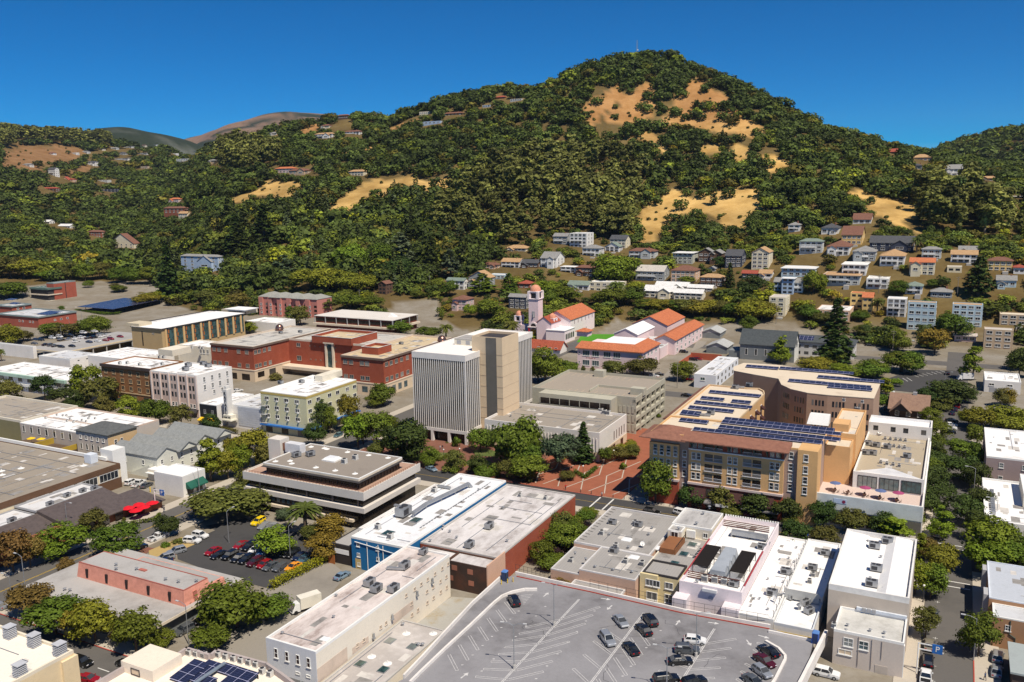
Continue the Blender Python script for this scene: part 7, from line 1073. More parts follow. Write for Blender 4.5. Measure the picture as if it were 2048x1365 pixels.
HOUSES = '''Y4 40 300 340 600 530 hip brown pale_grey
Y4 490 690 755 660 545 flat white sage
Y4 750 900 930 640 540 gabley grey brown
Y4 870 985 1030 650 550 gabley grey brown
Y4 1025 1190 1245 690 575 gable dark dark_blue
Y4 1297 1465 1555 705 540 gabley tan cream
Y4 1600 1935 2000 785 705 flat white light_blue
Y4 110 395 460 835 735 gable pale grey
Y4 470 715 775 850 730 hip brown peach
Y4 765 1000 1040 890 800 hip tan brown
Y4 850 920 940 735 705 gabley grey pale_grey
Y4 1195 1360 1385 800 755 gable red dark_green
Y4 1370 1500 1530 800 755 gable tan white
Y4 190 500 560 1010 940 gable white cream
Y4 500 790 830 1030 960 gable white cream
Y4 310 640 680 930 885 gable white cream
Y4 640 890 920 940 905 gable white cream
Y4 1605 1720 1725 970 805 flat white blue
Y4 1720 1815 1835 950 850 gable grey white
Y4 1525 1600 1606 930 840 gable grey blue
Y4 1475 1635 1745 1195 1000 flat pale cream
Y4 1670 1785 1810 325 260 hip grey white
Y4 1785 2015 2040 545 430 hip green pale_grey
Y5 245 445 495 505 430 hip brown white
Y5 480 680 750 560 475 hip grey grey
Y5 195 350 400 310 258 hip dark white
Y5 480 645 668 217 180 gable brown white
Y5 380 560 600 412 320 gable brown yellow
Y5 635 1030 1110 470 395 gable dark dark_blue
Y5 1110 1280 1310 540 455 hip grey pale_grey
Y5 730 945 1000 605 515 hip tan white
Y5 1000 1220 1262 690 570 gable orange cream
Y5 1375 1610 1640 580 500 gable tan white
Y5 1445 1620 1640 490 460 gable grey white
Y5 1710 1930 1960 655 560 hip brown yellow
Y5 1340 1470 1490 670 610 flat pale cream
Y5 1790 1965 2000 805 735 gable grey light_blue
Y5 1945 2045 2060 680 620 hip red white
Y5 385 600 655 690 590 flat tan white
Y5 210 540 605 780 690 flat tan pale_grey
Y5 605 800 860 815 720 flat white white
Y5 960 1110 1165 860 790 hip green white
Y5 1190 1380 1400 900 845 hip grey grey
Y5 460 570 580 1000 850 flat orange yellow
Y5 570 655 662 1040 890 gable orange yellow
Y5 795 960 1025 1070 905 flat white white apartment_house
Y5 985 1225 1305 1195 938 flat tan light_blue apartment_house
Y5 1390 1650 1718 1165 960 flat tan light_blue apartment_house
Y5 150 450 545 1115 1010 flat white peach apartment_house
Y5 1405 1600 1648 1300 1240 flat pale pink
Y5 1678 1930 2015 1365 1190 flat pale tan apartment_house
Y5 1820 2060 2080 1150 1050 flat cream_ tan
Y3 455 620 665 425 400 hip tan cream
Y3 845 960 980 370 300 gable grey grey
Y3 980 1120 1215 395 275 flat white white
Y3 1085 1225 1265 470 400 hip grey white
Y3 1270 1385 1415 430 385 gabley green white
Y3 1310 1440 1480 400 325 gable dark cream
Y3 742 870 940 560 480 gable grey white
Y3 420 570 590 560 510 gable tan white
Y3 580 720 740 560 520 gable dark brown
Y3 265 390 420 565 535 hip brown peach
Y3 905 1030 1045 605 550 flat white white
Y3 1030 1170 1200 635 560 hip brown brown
Y3 -30 115 150 740 665 gable green white
Y3 150 320 370 725 640 gabley tan grey
Y3 318 450 465 655 615 flat white light_blue
Y3 965 1135 1150 745 700 gable green white
Y3 1135 1400 1450 765 680 flat white cream
Y3 20 135 200 912 822 hip brown pink
Y3 480 620 655 900 800 gable grey dark_blue
Y3 560 650 675 730 690 hip red rust
Y1 1480 1790 1830 580 470 hip grey blue
Y1 895 1100 1125 400 360 gabley brown cream
Y1 715 830 855 310 265 hip brown rust
Y1 1340 1510 1520 110 70 hip brown rust
Y1 1460 1535 1548 135 112 gable tan cream
Y1 335 405 410 197 180 gable white white
Y1 475 575 582 235 215 gable white white
Y1 1480 1560 1580 590 475 gable dark light_blue
Y2 1255 1320 1345 780 690 gabley brown brown
Y6 495 560 570 536 510 hip dark white
Y6 655 750 760 502 487 flat white white
Y6 215 325 335 687 665 hip red brown
Y6 305 425 432 627 613 hip red peach
Y6 555 630 636 632 615 flat pale pale_grey
Y6 575 685 692 688 668 flat white dark_blue
Y6 990 1045 1052 748 728 hip orange pink
Y6 1610 1715 1725 572 548 hip orange pink
Y6 1840 1945 1955 367 345 hip tan white
Y6 1880 1925 1932 312 297 hip brown cream
Y6 1577 1615 1620 352 342 hip grey white
Y6 1968 2035 2040 246 237 hip brown brown
Y6 280 325 335 596 550 gable dark white
Y6 1690 1800 1810 580 560 hip brown tan
Y6 820 865 868 550 535 flat pale tan
Y6 1085 1150 1155 462 448 flat green grey
Y6 1030 1100 1105 500 490 flat pale pale_grey
Y7 -40 55 62 498 478 hip brown white
Y7 408 530 537 432 415 flat dark blue
Y7 405 465 472 376 360 flat tan cream
Y7 845 905 910 286 276 hip red rust
Y7 937 1005 1012 297 285 flat pale pale_grey
Y7 545 655 662 382 370 hip brown brown
Y7 -10 80 90 738 712 hip tan cream
Y7 775 820 826 335 322 flat pale blue
Y8 1178 1245 1252 666 644 gable red brown
Y8 1335 1465 1476 706 680 hip tan peach
Y8 1550 1655 1668 806 752 gable grey white
Y8 1345 1400 1408 760 732 hip dark grey
Y8 1770 1880 1890 832 812 hip tan tan
Y8 1980 2050 2060 942 925 flat white white
Y6 405 445 450 470 455 flat pale white
Y6 470 510 515 462 450 hip grey white
Y6 560 600 606 445 433 flat pale cream
Y6 640 680 684 440 428 hip grey pale_grey
Y6 720 770 775 430 418 flat white white
Y6 810 850 854 425 413 hip brown cream
Y6 880 915 920 418 408 flat pale white
Y6 690 730 735 470 458 hip dark grey
Y6 800 860 866 470 455 flat pale pale_grey
Y6 280 310 315 470 458 hip brown white
Y6 130 175 180 540 525 hip grey white
Y6 985 1030 1035 470 460 flat pale white
Y6 1220 1255 1260 515 502 hip grey tan'''
RC['cream '] = (.66,.58,.45)
for ln in HOUSES.split('\n'): house(ln)
# ------------------------------------------------------------------ ground, roads
GOLD = {   # open dry-grass slopes, traced as outlines in the photograph and looked up on the terrain
 'a': [(441,405),(478,394),(492,386),(533,365),(574,362),(608,367),(596,396),(567,405),(533,394),(506,403),(458,408)],
 'b': [(660,400),(700,380),(744,360),(809,348),(854,360),(878,355),(919,367),(953,382),(891,376),(857,390),(830,366),(796,373),(758,394),(720,406),(700,425),(665,425)],
 'c': [(770,267),(803,247),(837,235),(842,244),(809,252),(782,267)],
 'd': [(1158,230),(1172,206),(1206,190),(1243,168),(1250,189),(1223,213),(1206,237),(1192,257),(1168,263)],
 'e': [(1220,222),(1278,172),(1308,166),(1308,213),(1290,236),(1247,256),(1213,246)],
 'f': [(1325,250),(1349,196),(1370,166),(1400,156),(1438,190),(1482,226),(1533,258),(1511,287),(1479,273),(1432,266),(1400,256)],
 'g': [(1250,271),(1298,262),(1334,283),(1330,303),(1300,288)],'h': [(1395,289),(1451,291),(1450,304),(1398,307)],'i': [(1470,288),(1508,300),(1480,330),(1451,330)],
 'j': [(1505,312),(1546,312),(1587,325),(1571,336),(1558,344),(1533,339)],
 'k': [(1268,442),(1300,405),(1345,376),(1372,393),(1420,388),(1470,378),(1527,378),(1528,407),(1508,427),(1490,470),(1450,455),(1420,432),(1370,432),(1340,455),(1310,478),(1283,495),(1272,470)],
 'l': [(1694,391),(1710,376),(1748,389),(1780,395),(1836,410),(1826,431),(1812,445),(1864,468),(1795,449),(1754,433),(1716,425),(1735,404)],
 'm': [(0,297),(126,290),(171,305),(160,322),(130,328),(85,335),(58,345),(0,352)],'n': [(128,350),(163,333),(196,334),(190,341),(150,352)],'o': [(2005,430),(2048,425),(2060,445),(2020,440)],
 'p': [(715,300),(760,288),(772,294),(730,306)],'q': [(1620,218),(1634,214),(1640,222),(1626,226)],'r': [(595,262),(640,245),(632,262),(604,272)]}
def inpoly(x,y,poly):
 x,y = np.asarray(x,float),np.asarray(y,float); r = np.zeros(x.shape,bool); n = len(poly)
 for i in range(n):
  (x1,y1),(x2,y2) = poly[i],poly[(i + 1) % n]
  c = ((y1 > y) != (y2 > y)) & (x < (x2 - x1) * (y - y1) / (y2 - y1 + 1e-9) + x1); r ^= c
 return r
def projv(p):
 q = p - CAMP; k = q @ FW; return 1024 + FPX * (q @ RT) / k,682.5 - FPX * (q @ UP) / k
def golden(px,py):
 r = np.zeros(np.shape(px),bool)
 for k in GOLD: r |= inpoly(px,py,GOLD[k])
 return r
TOWN = [(-60,565),(330,562),(330,606),(430,632),(620,628),(700,645),(770,640),(790,602),(880,600),(880,640),(1000,690),(1170,690),(1230,640),(1440,650),(1560,640),(1640,665),(1760,700),(2110,720),(2110,1300),(-60,1300)]
def make_ground():
 na,nd = len(AZS),len(DS); x,y = np.sin(AZS)[:,None] * DS,np.cos(AZS)[:,None] * DS; z = ZG - .02; v = np.stack([x,y,z],2).reshape(-1,3)
 D = np.broadcast_to(DS,(na,nd)).ravel(); i,j = np.meshgrid(np.arange(na - 1),np.arange(1,nd - 1),indexing='ij'); a = (i * nd + j).ravel(); f = np.stack([a,a + nd,a + nd + 1,a + 1],1)[:,::-1]
 me = bpy.data.meshes.new('terrain'); n = len(f); me.vertices.add(len(v)); me.vertices.foreach_set('co',v.astype(np.float32).ravel()); me.loops.add(4 * n); me.loops.foreach_set('vertex_index',f.astype(np.int32).ravel())
 me.polygons.add(n); me.polygons.foreach_set('loop_start',np.arange(0,4 * n,4,dtype=np.int32)); me.polygons.foreach_set('loop_total',np.full(n,4,dtype=np.int32)); me.polygons.foreach_set('use_smooth',np.ones(n,bool))
 vv = v.copy(); vv[:,1] = np.maximum(vv[:,1],20); px,py = projv(vv); jx,jy = 16 * _vnoise(v[:,0] / 22,v[:,1] / 22,8),12 * _vnoise(v[:,0] / 22,v[:,1] / 22,9)
 g = golden(px + jx,py + jy); town = np.clip((560 - D) / 60,0,1)[:,None]; nz = _vnoise(v[:,0] / 60,v[:,1] / 60,12)[:,None]
 # dry grass is straw in the open, leaf litter under the trees, bare red soil high on the hill, woods far away
 straw = np.array([.54,.355,.13]) * (1 + .5 * nz + .5 * _vnoise(v[:,0] / 17,v[:,1] / 17,18)[:,None]); red = np.array([.40,.20,.085]); hi = np.clip((v[:,2] - 125) / 60,0,.75)[:,None]; straw = straw * (1 - hi) + red * hi
 left = ((px < 300) & (D > 1300))[:,None]; straw = np.where(left,np.array([.27,.155,.075]),straw); litter = np.array([.15,.11,.045]) * (1 + .5 * nz)
 c = np.where(g[:,None],straw,litter); wood = np.clip((D - 2700) / 300,0,1)[:,None]; wn = _vnoise(v[:,0] / 330,v[:,1] / 420,14) + .6 * _vnoise(v[:,0] / 130,v[:,1] / 190,15) + .5 * _vnoise(v[:,0] / 55,v[:,1] / 90,16); br = np.clip((wn * 3 + (D - 5600) / 900).clip(0,1),0,1)[:,None]
 far = np.array([.028,.040,.020]) * (1 - br) + np.array([.25,.165,.115]) * br; far = np.where((D[:,None] < 5300),np.array([.03,.042,.022]) + np.clip(wn[:,None] - .25,0,.3) * .3,far); c = c * (1 - wood) + far * wood
 town = np.maximum(town,(inpoly(px,py,TOWN) & (D < 900))[:,None].astype(float)); c = c * (1 - town) + np.array([.27,.245,.205]) * town
 at_ = me.attributes.new('tint','FLOAT_COLOR','POINT'); cc = np.ones((len(v),4),np.float32); cc[:,:3] = np.clip(c,0,1); at_.data.foreach_set('color',cc.ravel()); me.update(calc_edges=True)
 m,nt,b = _new('ground'); q = nt.nodes.new('ShaderNodeAttribute'); q.attribute_name = 'tint'; co = _co(nt)
 c = _mixc(nt,_ramp(nt,_noise(nt,co,.05,6,.7),[(.38,(.9,.9,.9)),(.62,(0,0,0))]),q.outputs['Color'],_mixc(nt,1.0,q.outputs['Color'],(.72,.66,.56),'MULTIPLY')); c = _mixc(nt,_ramp(nt,_noise(nt,co,.6,5,.75),[(.5,(0,0,0)),(.75,(.55,.55,.55))]),c,_mixc(nt,1.0,q.outputs['Color'],(.55,.5,.4),'MULTIPLY'))
 nt.links.new(c,b.inputs['Base Color']); b.inputs['Roughness'].default_value = .97; b.inputs['Specular IOR Level'].default_value = .1; me.materials.append(m)
 tag(link('terrain',me),None,None,None,'structure')
make_ground()
ASPH = roofmat('asphalt',(.12,.112,.104),(.075,.072,.07),.55,.07); ASPHD = roofmat('dark_asphalt',(.062,.06,.06),(.035,.035,.036),.5,.08); ASPHL = roofmat('worn_asphalt',(.27,.245,.21),(.17,.155,.135),.5,.06); PAVE = roofmat('pavement',(.46,.41,.34),(.32,.28,.23),.45,.1); BRICKP = brickmat('brick_paving',(.225,.10,.07),(.20,.11,.085)); LAWN = roofmat('lawn',(.09,.12,.03),(.16,.13,.05),.5,.15); PAINTW = mat('road_paint',(.66,.65,.62),.8,.12,1.2); PAINTY = mat('road_yellow',(.55,.36,.04),.8); PAINTR = mat('kerb_red',(.42,.07,.05),.8)
STRAW = roofmat('dry_grass',(.42,.30,.12),(.22,.17,.07),.5,.2)
def sheet(name,poly,m,z,kind='structure',t=.0):
 """flat piece of ground: poly of (u, v) or 'zoom x y'"""
 pts = [uv(q,z) if isinstance(q,str) else q for q in poly]; b = MB(); w = [W(*q)[:2] for q in pts]
 ar = sum(w[i][0] * w[(i + 1) % len(w)][1] - w[(i + 1) % len(w)][0] * w[i][1] for i in range(len(w)))
 if ar < 0: w = w[::-1]
 if t: b.prism(w,z - t,z)
 else: b.face([(x,y,z) for x,y in w])
 return tag(link(name,b.mesh(name,m)),None,None,None,kind)
def rectp(u0,u1,v0,v1): return [(u0,v0),(u1,v0),(u1,v1),(u0,v1)]
sheet('road',rectp(-196.8,-185,60,640),ASPH,.012); sheet('road',rectp(-330,120,216.5,226.3),ASPHD,.016); sheet('road',rectp(-260,60,86,104.5),ASPH,.016); sheet('road',rectp(-1.5,7.6,60,560),ASPH,.02); sheet('road',rectp(-190,160,465,476),ASPH,.016); sheet('road',rectp(-330,160,352,361),ASPH,.016)
for r_ in (rectp(-200.8,-196.8,105,216),rectp(-200.8,-196.8,231,350),rectp(-185,-181,105,163),rectp(-185,-181,170,216),rectp(-185,-181,231,350),rectp(-181,-5.5,212.6,216.4),rectp(-330,-201,212.6,216.4),rectp(-330,-201,226.5,230.6),rectp(-181,-5.5,226.5,230.6),rectp(-181,-5.5,104.7,108.5),rectp(-330,-201,104.7,109),rectp(-5.5,-1.6,105,216),rectp(-5.5,-1.6,226.6,350),rectp(7.7,12,120,216),rectp(7.7,12,226.6,350),rectp(12,80,212.6,216.4)):
 sheet('pavement',r_,PAVE,.13,t=.2)
m = MB()
def mark(u0,u1,v0,v1,z=.03): m.face([tuple(W(*q)[:2]) + (z,) for q in rectp(u0,u1,v0,v1)])
for v in np.arange(105,212,1): mark(-191.05,-190.93,v,v + 1.0); mark(-190.75,-190.63,v,v + 1.0)
for u in np.arange(-330,-8,2.0): mark(u,u + 2,221.3,221.42)
tag(link('centre_line',m.mesh('centre_line',PAINTY)),kind='structure'); m = MB()
for u in np.arange(-250,0,9.0): mark(u,u + 3.2,99.2,99.4); mark(u,u + 3.2,95.6,95.8); mark(u,u + 3.2,92,92.2)
for v in np.arange(112,214,5.6): mark(.9,1.0,v,v + .9); mark(.5,1.4,v + .4,v + .5)
for a in (205.6,208.4): mark(-1.2,7.2,a,a + .35)
for a in (228.2,230.6): mark(-1.2,7.2,a,a + .35)
for a in (-8,-5): mark(a,a + .4,216.8,226)
for a in (-88.5,-84.5,-181.5,-178): mark(a,a + .45,216.8,226)
for a in (209.5,212.5): mark(-196.4,-185.4,a,a + .35)
tag(link('road_marking',m.mesh('road_marking',PAINTW)),kind='structure'); m = MB(); mark(7.55,7.75,150,176,.135); mark(-181,-120,104.5,104.75,.135); mark(-120,-88,226.3,226.55,.135); mark(-184.95,-184.7,225,350,.135); tag(link('red_kerb',m.mesh('red_kerb',PAINTR)),kind='structure')
# lots and yards
sheet('car_park_surface',['Z1 1330 750','Z1 1040 640','Z1 1030 575','Z1 1260 470','Z1 1200 445','Z1 1440 400','Z1 1560 470','Z1 1740 480','Z1 1900 620','Z1 1590 815'],ASPHD,.03)
sheet('alley_surface',['Z1 1130 1130','Z1 1700 700','Z1 1940 660','Z1 2030 730','Z1 1540 1330','Z1 1100 1250'],ASPHL,.026)
sheet('dry_grass_bed',['Z1 870 590','Z1 1060 510','Z1 1170 540','Z1 1010 610','Z1 880 660'],STRAW,.06); sheet('brick_path',['Z1 760 620','Z1 860 570','Z1 910 575','Z1 800 640'],BRICKP,.045)
sheet('yard_surface',['Z2 1180 860','Z2 1330 870','Z2 1170 1060','Z2 930 1010','Z2 950 1000'],roofmat('yard',(.36,.35,.32),(.30,.22,.10),.5,.2),.03)
sheet('plaza',rectp(-181,-118,226.6,262),BRICKP,.14,t=.2); sheet('plaza',rectp(-117.9,-82,226.6,300),brickmat('herringbone_paving',(.34,.115,.065),(.27,.13,.09)),.14,t=.2)
for q in (['Q6 100 130','Q6 180 108','Q6 290 115','Q6 290 140','Q6 180 158','Q6 100 152'],['Q6 410 105','Q6 470 92','Q6 540 110','Q6 520 132','Q6 430 132'],['Q6 370 165','Q6 400 145','Q6 500 155','Q6 520 185','Q6 420 195'],['Q6 590 200','Q6 640 180','Q6 700 190','Q6 690 215','Q6 620 225'],['Q6 640 150','Q6 760 140','Q6 780 170','Q6 700 185']): sheet('lawn',q,LAWN,.2,t=.1)
m = MB()
for k in range(5):
 u0 = -116 + k * 7.5
 for (a,c) in (((u0,229),(u0 + 5,244)),((u0 + 5,229),(u0,244)),((u0,244),(u0 + 5,262)),((u0 + 5,244),(u0,262))):
  d = .35; m.face([tuple(W(*q)[:2]) + (.146,) for q in ((a[0],a[1]),(a[0] + d,a[1]),(c[0] + d,c[1]),(c[0],c[1]))])
tag(link('paving_band',m.mesh('paving_band',PAVE)),kind='structure')
TURF = mat('artificial_turf',(.07,.25,.012),.9,.1); sheet('school_lawn',['Q4 60 380','Q4 115 295','Q4 200 258','Q4 460 285','Q4 380 380'],TURF,.06); sheet('sports_court',['Q4 250 262','Q4 385 180','Q4 570 190','Q4 520 262'],mat('court_blue',(.07,.12,.26),.8),.06); sheet('sports_court',['Q4 385 178','Q4 392 125','Q4 665 150','Q4 572 188'],mat('court_red',(.38,.10,.06),.8),.06)
sheet('car_park_surface',['Q7 400 720','Q7 420 660','Q7 620 590','Q7 900 600','Q7 970 650','Q7 830 720','Q7 640 745'],ASPHD,.03); sheet('car_park_surface',['Q7 340 470','Q7 380 325','Q7 650 340','Q7 690 465'],ASPHL,.03); sheet('car_park_surface',['Y2 1330 920','Y2 1500 770','Y2 1700 790','Y2 1860 900','Y2 1780 930'],ASPHL,.03); sheet('car_park_surface',['Q4 820 690','Q4 1070 470','Q4 1290 540','Q4 1100 650','Q4 1000 760'],ASPHL,.03); sheet('school_lane',['Q4 1080 470','Q4 1130 380','Q4 1280 220','Q4 1344 230','Q4 1190 420'],ASPHL,.034); sheet('car_park_surface',['Q1 640 190','Q1 650 130','Q1 1300 160','Q1 1290 230'],ASPHL,.03)
m = MB()
for k in range(7): a,c = uv(f'Q7 {610 + k * 30} {628 - k * 5}'),uv(f'Q7 {650 + k * 30} {642 - k * 5}'); m.face([tuple(W(*q)[:2]) + (.04,) for q in ((a[0],a[1]),(a[0] + .25,a[1]),(c[0] + .25,c[1]),(c[0],c[1]))])
for k in range(6): a,c = uv(f'Q7 {430 + k * 28} {660 - k * 3}'),uv(f'Q7 {465 + k * 28} {682 - k * 3}'); m.face([tuple(W(*q)[:2]) + (.04,) for q in ((a[0],a[1]),(a[0] + .25,a[1]),(c[0] + .25,c[1]),(c[0],c[1]))])
tag(link('stall_line',m.mesh('stall_line',PAINTW)),kind='structure')
# ------------------------------------------------------------------ rooftop car park
b = RB('rooftop_car_park','open rooftop car park with white stall lines and a curved ramp','car park',-84.5,-19.6,100,162.4,4.6,lm='the rooftop car park'); X,Y = b.X,b.Y; ZD = 4.0
DK = roofmat('deck_concrete',(.265,.26,.272),(.135,.13,.135),.75,.045,(1,1,1),.75); rp = [uv(s,ZD) for s in ('X8 1030 150','X8 890 180','X8 610 440','X8 330 740','X8 120 970','X8 -60 1160')]; lp_ = lambda s,z=ZD: tuple(b.lp(s,z))
pl = [lp_(s) for s in ('X8 1030 150','Q8 960 285','Q8 1200 360','Q8 1150 578','Q8 1120 700')] + [(X - 1,-Y),(-X - 3,-Y)] + [lp_(s) for s in ('X8 -60 1160','X8 120 970','X8 330 740','X8 610 440','X8 890 185')]; pl = pl[::-1]
ar = sum(pl[i][0] * pl[(i + 1) % len(pl)][1] - pl[(i + 1) % len(pl)][0] * pl[i][1] for i in range(len(pl))); pl = pl if ar > 0 else pl[::-1]; b.add('deck_slab',MB().prism(pl,3.2,ZD),DK); b.add('lower_wall',MB().prism([(x * .985,y * .985) for x,y in pl],-1,3.198),CONC)
def wall(part,pts,z0,z1,m,t=.35):
 q = MB(); p = [lp_(s,ZD) if isinstance(s,str) else s for s in pts]
 for a,c in zip(p[:-1],p[1:]):
  a,c = np.array(a),np.array(c); d = c - a; L = np.linalg.norm(d); n = np.array([-d[1],d[0]]) / L * t / 2; q.hexa([(*(a - n),z0),(*(c - n),z0),(*(c + n),z0),(*(a + n),z0)],[(*(a - n),z1),(*(c - n),z1),(*(c + n),z1),(*(a + n),z1)])
 return b.add(part,q,m)
KW = mat('kerb_white',(.74,.70,.66)); wall('parapet',['X8 1030 142','X8 1400 225','Q8 0 85','Q8 500 200','Q8 970 285'],ZD,4.7,KW); wall('red_band',['X8 1040 165','X8 1400 242','Q8 0 93','Q8 500 208','Q8 965 293'],ZD + .002,4.2,mat('kerb_red',(.42,.07,.05),.8),.16); wall('ramp_wall',['X8 890 185','X8 610 440','X8 330 740','X8 120 970','X8 -60 1160'],3.0,4.8,KW); wall('ramp_kerb',['X8 1240 300','X8 1120 300','X8 1000 325','X8 900 365','X8 820 430','X8 600 640','X8 350 870','X8 100 1110','X8 0 1210'],ZD,4.55,KW,.4)
wall('right_kerb',['Q8 960 310','Q8 1180 355','Q8 1200 362'],ZD,4.5,KW); wall('right_wall',['Q8 1270 320','Q8 1140 578','Q8 1080 690'],2.6,4.9,KW,.6); wall('island_kerb',['Q8 945 360','Q8 1015 400','Q8 1050 440','Q8 1050 460','Q8 1000 560','Q8 975 600'],ZD,4.35,KW,.5)
m = MB()
def stripe(a,c,w=.085,z=ZD + .006):
 a,c = np.array(lp_(a) if isinstance(a,str) else a),np.array(lp_(c) if isinstance(c,str) else c); d = c - a; n = np.array([-d[1],d[0]]) / (np.linalg.norm(d) + 1e-9) * w / 2; m.face([(*(a - n),z),(*(c - n),z),(*(c + n),z),(*(a + n),z)])
def fan(c0,c1,e0,e1,n,k0=0):
 p0,p1,q0,q1 = [np.array(lp_(s)) for s in (c0,c1,e0,e1)]
 for k in range(k0,n):
  t = k / (n - 1); a,c = p0 + (p1 - p0) * t,q0 + (q1 - q0) * t; d = c - a; nn = np.array([-d[1],d[0]]) / np.linalg.norm(d) * .26; stripe(a - nn,c - nn); stripe(a + nn,c + nn); stripe(c - nn,c + nn)
for a,c in (('X8 1650 385','X8 890 1200'),('Q8 290 205','Q8 20 560'),('Q8 670 290','Q8 490 575')): p,q = np.array(lp_(a)),np.array(lp_(c)); q = p + (q - p) * 1.25; d = q - p; n = np.array([-d[1],d[0]]) / np.linalg.norm(d) * .14; stripe(p - n,q - n,.14); stripe(p + n,q + n,.14)
fan('X8 1440 590','X8 960 1170','X8 1850 460','X8 1300 1090',8); fan('X8 1440 590','X8 960 1170','X8 1130 660','X8 640 1140',8); fan('X8 930 410','X8 380 925','X8 1020 525','X8 460 1080',7); fan('Q8 255 290','Q8 40 560','Q8 318 380','Q8 105 660',6); fan('Q8 225 290','Q8 0 590','Q8 120 225','Q8 -90 505',5); fan('Q8 630 370','Q8 500 560','Q8 785 345','Q8 670 555',5); fan('Q8 600 400','Q8 500 560','Q8 500 360','Q8 370 515',4); fan('Q8 960 390','Q8 850 600','Q8 900 365','Q8 790 560',6)
for s,d in (('X8 1325 345',('X8 1300 360','X8 1345 325')),('X8 520 1135',('X8 495 1155','X8 550 1115')),('X8 1895 380',('X8 1860 375','X8 1930 385')),('X8 1950 460',('X8 1970 445','X8 1930 480')),('Q8 470 258',('Q8 462 270','Q8 482 245')),('Q8 655 258',('Q8 635 255','Q8 680 262')),('Q8 935 332',('Q8 905 325','Q8 965 342')),('Q8 850 358',('Q8 842 350','Q8 856 368'))):
 p,q = np.array(lp_(d[0])),np.array(lp_(d[1])); e = (q - p) / np.linalg.norm(q - p); n = np.array([-e[1],e[0]]); stripe(p,p + e * 1.3,.25); t = p + e * 1.3; m.face([(*(t - n * .5),ZD + .007),(*(t + e * .9),ZD + .007),(*(t + n * .5),ZD + .007)][::-1] if False else [(*(t - n * .5),ZD + .007),(*(t + e * .9),ZD + .007),(*(t + n * .5),ZD + .007)])
for c0,c1 in (('X8 1060 500','X8 510 1025'),('X8 1320 455','X8 700 1085'),('X8 1800 500','X8 1230 1160'),('Q8 380 300','Q8 130 600')):
 p,q = np.array(lp_(c0)),np.array(lp_(c1))
 for k in range(7): t = p + (q - p) * k / 6; stripe(t - (.18,.1),t + (.18,.1),.22)
for k in range(7): stripe(f'X8 {1080 + k * 4} {350 + k * 14}',f'X8 {1200 - k * 14} {335 + k * 16}',.1)
b.add('stall_marking',m,mat('stall_paint',(.58,.57,.56),.8,.3,1.5)); m = MB(); zz = ZD + .003
g_ = np.random.default_rng(4)
for k in range(16):
 p = np.array([g_.uniform(-X + 12,X - 6),g_.uniform(-Y + 4,Y - 4)]); a = g_.uniform(0,6.28)
 for j in range(9):
  a += g_.normal(0,.5); q = p + np.array([math.cos(a),math.sin(a)]) * .8; d = q - p; n = np.array([-d[1],d[0]]) * .05; m.face([(*(p - n),zz),(*(q - n),zz),(*(q + n),zz),(*(p + n),zz)]); p = q
b.add('cracks',m,mat('tar',(.06,.06,.065),.6)); m = MB()
for a,c in (('X8 1030 120','X8 1390 215'),('Q8 0 70','Q8 450 175'),('Q8 450 175','Q8 960 265')):
 p,q = np.array(lp_(a)),np.array(lp_(c)); n = 9
 for k in range(n): t = p + (q - p) * k / n; m.cyl(t[0],t[1],3,5.9,.035,n=5)
 for z in (5.0,5.9): m.tube((*p,z),(*q,z),.03)
b.add('mesh_fence',m,DSTEEL); park = b
for s in ('X8 1405 640','X8 1016 1062','Q8 570 440','Q8 412 640'): plant('twin_lamp',s,ZD,'twin-arm grey lamp post','lamp post','on the rooftop car park','lamp posts on the car park',15)
for s in ('X8 893 240','X8 952 228','X8 1005 215'): plant('bollard',s,ZD,'yellow bollard','bollard','at the car park ramp','yellow bollards')
plant('bollard','W1 1925 670',0,'tall yellow bollard','bollard','in the alley by the green-awning shop','yellow bollards',sc=1.6)
for s,c_,l_ in (('X8 925 200',(.02,.035,.07),'dark blue portable toilet by the car park ramp'),('Q8 1212 365',(.02,.09,.42),'bright blue portable toilet at the far car park corner')): p = at(s,ZD); o = root('portable_toilet',l_,'portable toilet',tuple(p),-YAW,'portable toilets'); link('cabin',MB().box(-.6,.6,-.6,.6,0,2.1).mesh('cabin',mat('plastic' + l_[:6],c_,.5)),o); link('roof',MB().hexa([(-.65,-.65,2.1),(.65,-.65,2.1),(.65,.65,2.1),(-.65,.65,2.1)],[(-.4,-.4,2.4),(.4,-.4,2.4),(.4,.4,2.4),(-.4,.4,2.4)]).mesh('troof',mat('plastic_roof',(.10,.22,.5),.5)),o); link('door',MB().box(-.45,.45,-.64,-.605,.1,1.95).mesh('tdoor',mat('plastic_door',(.03,.05,.12),.5)),o)
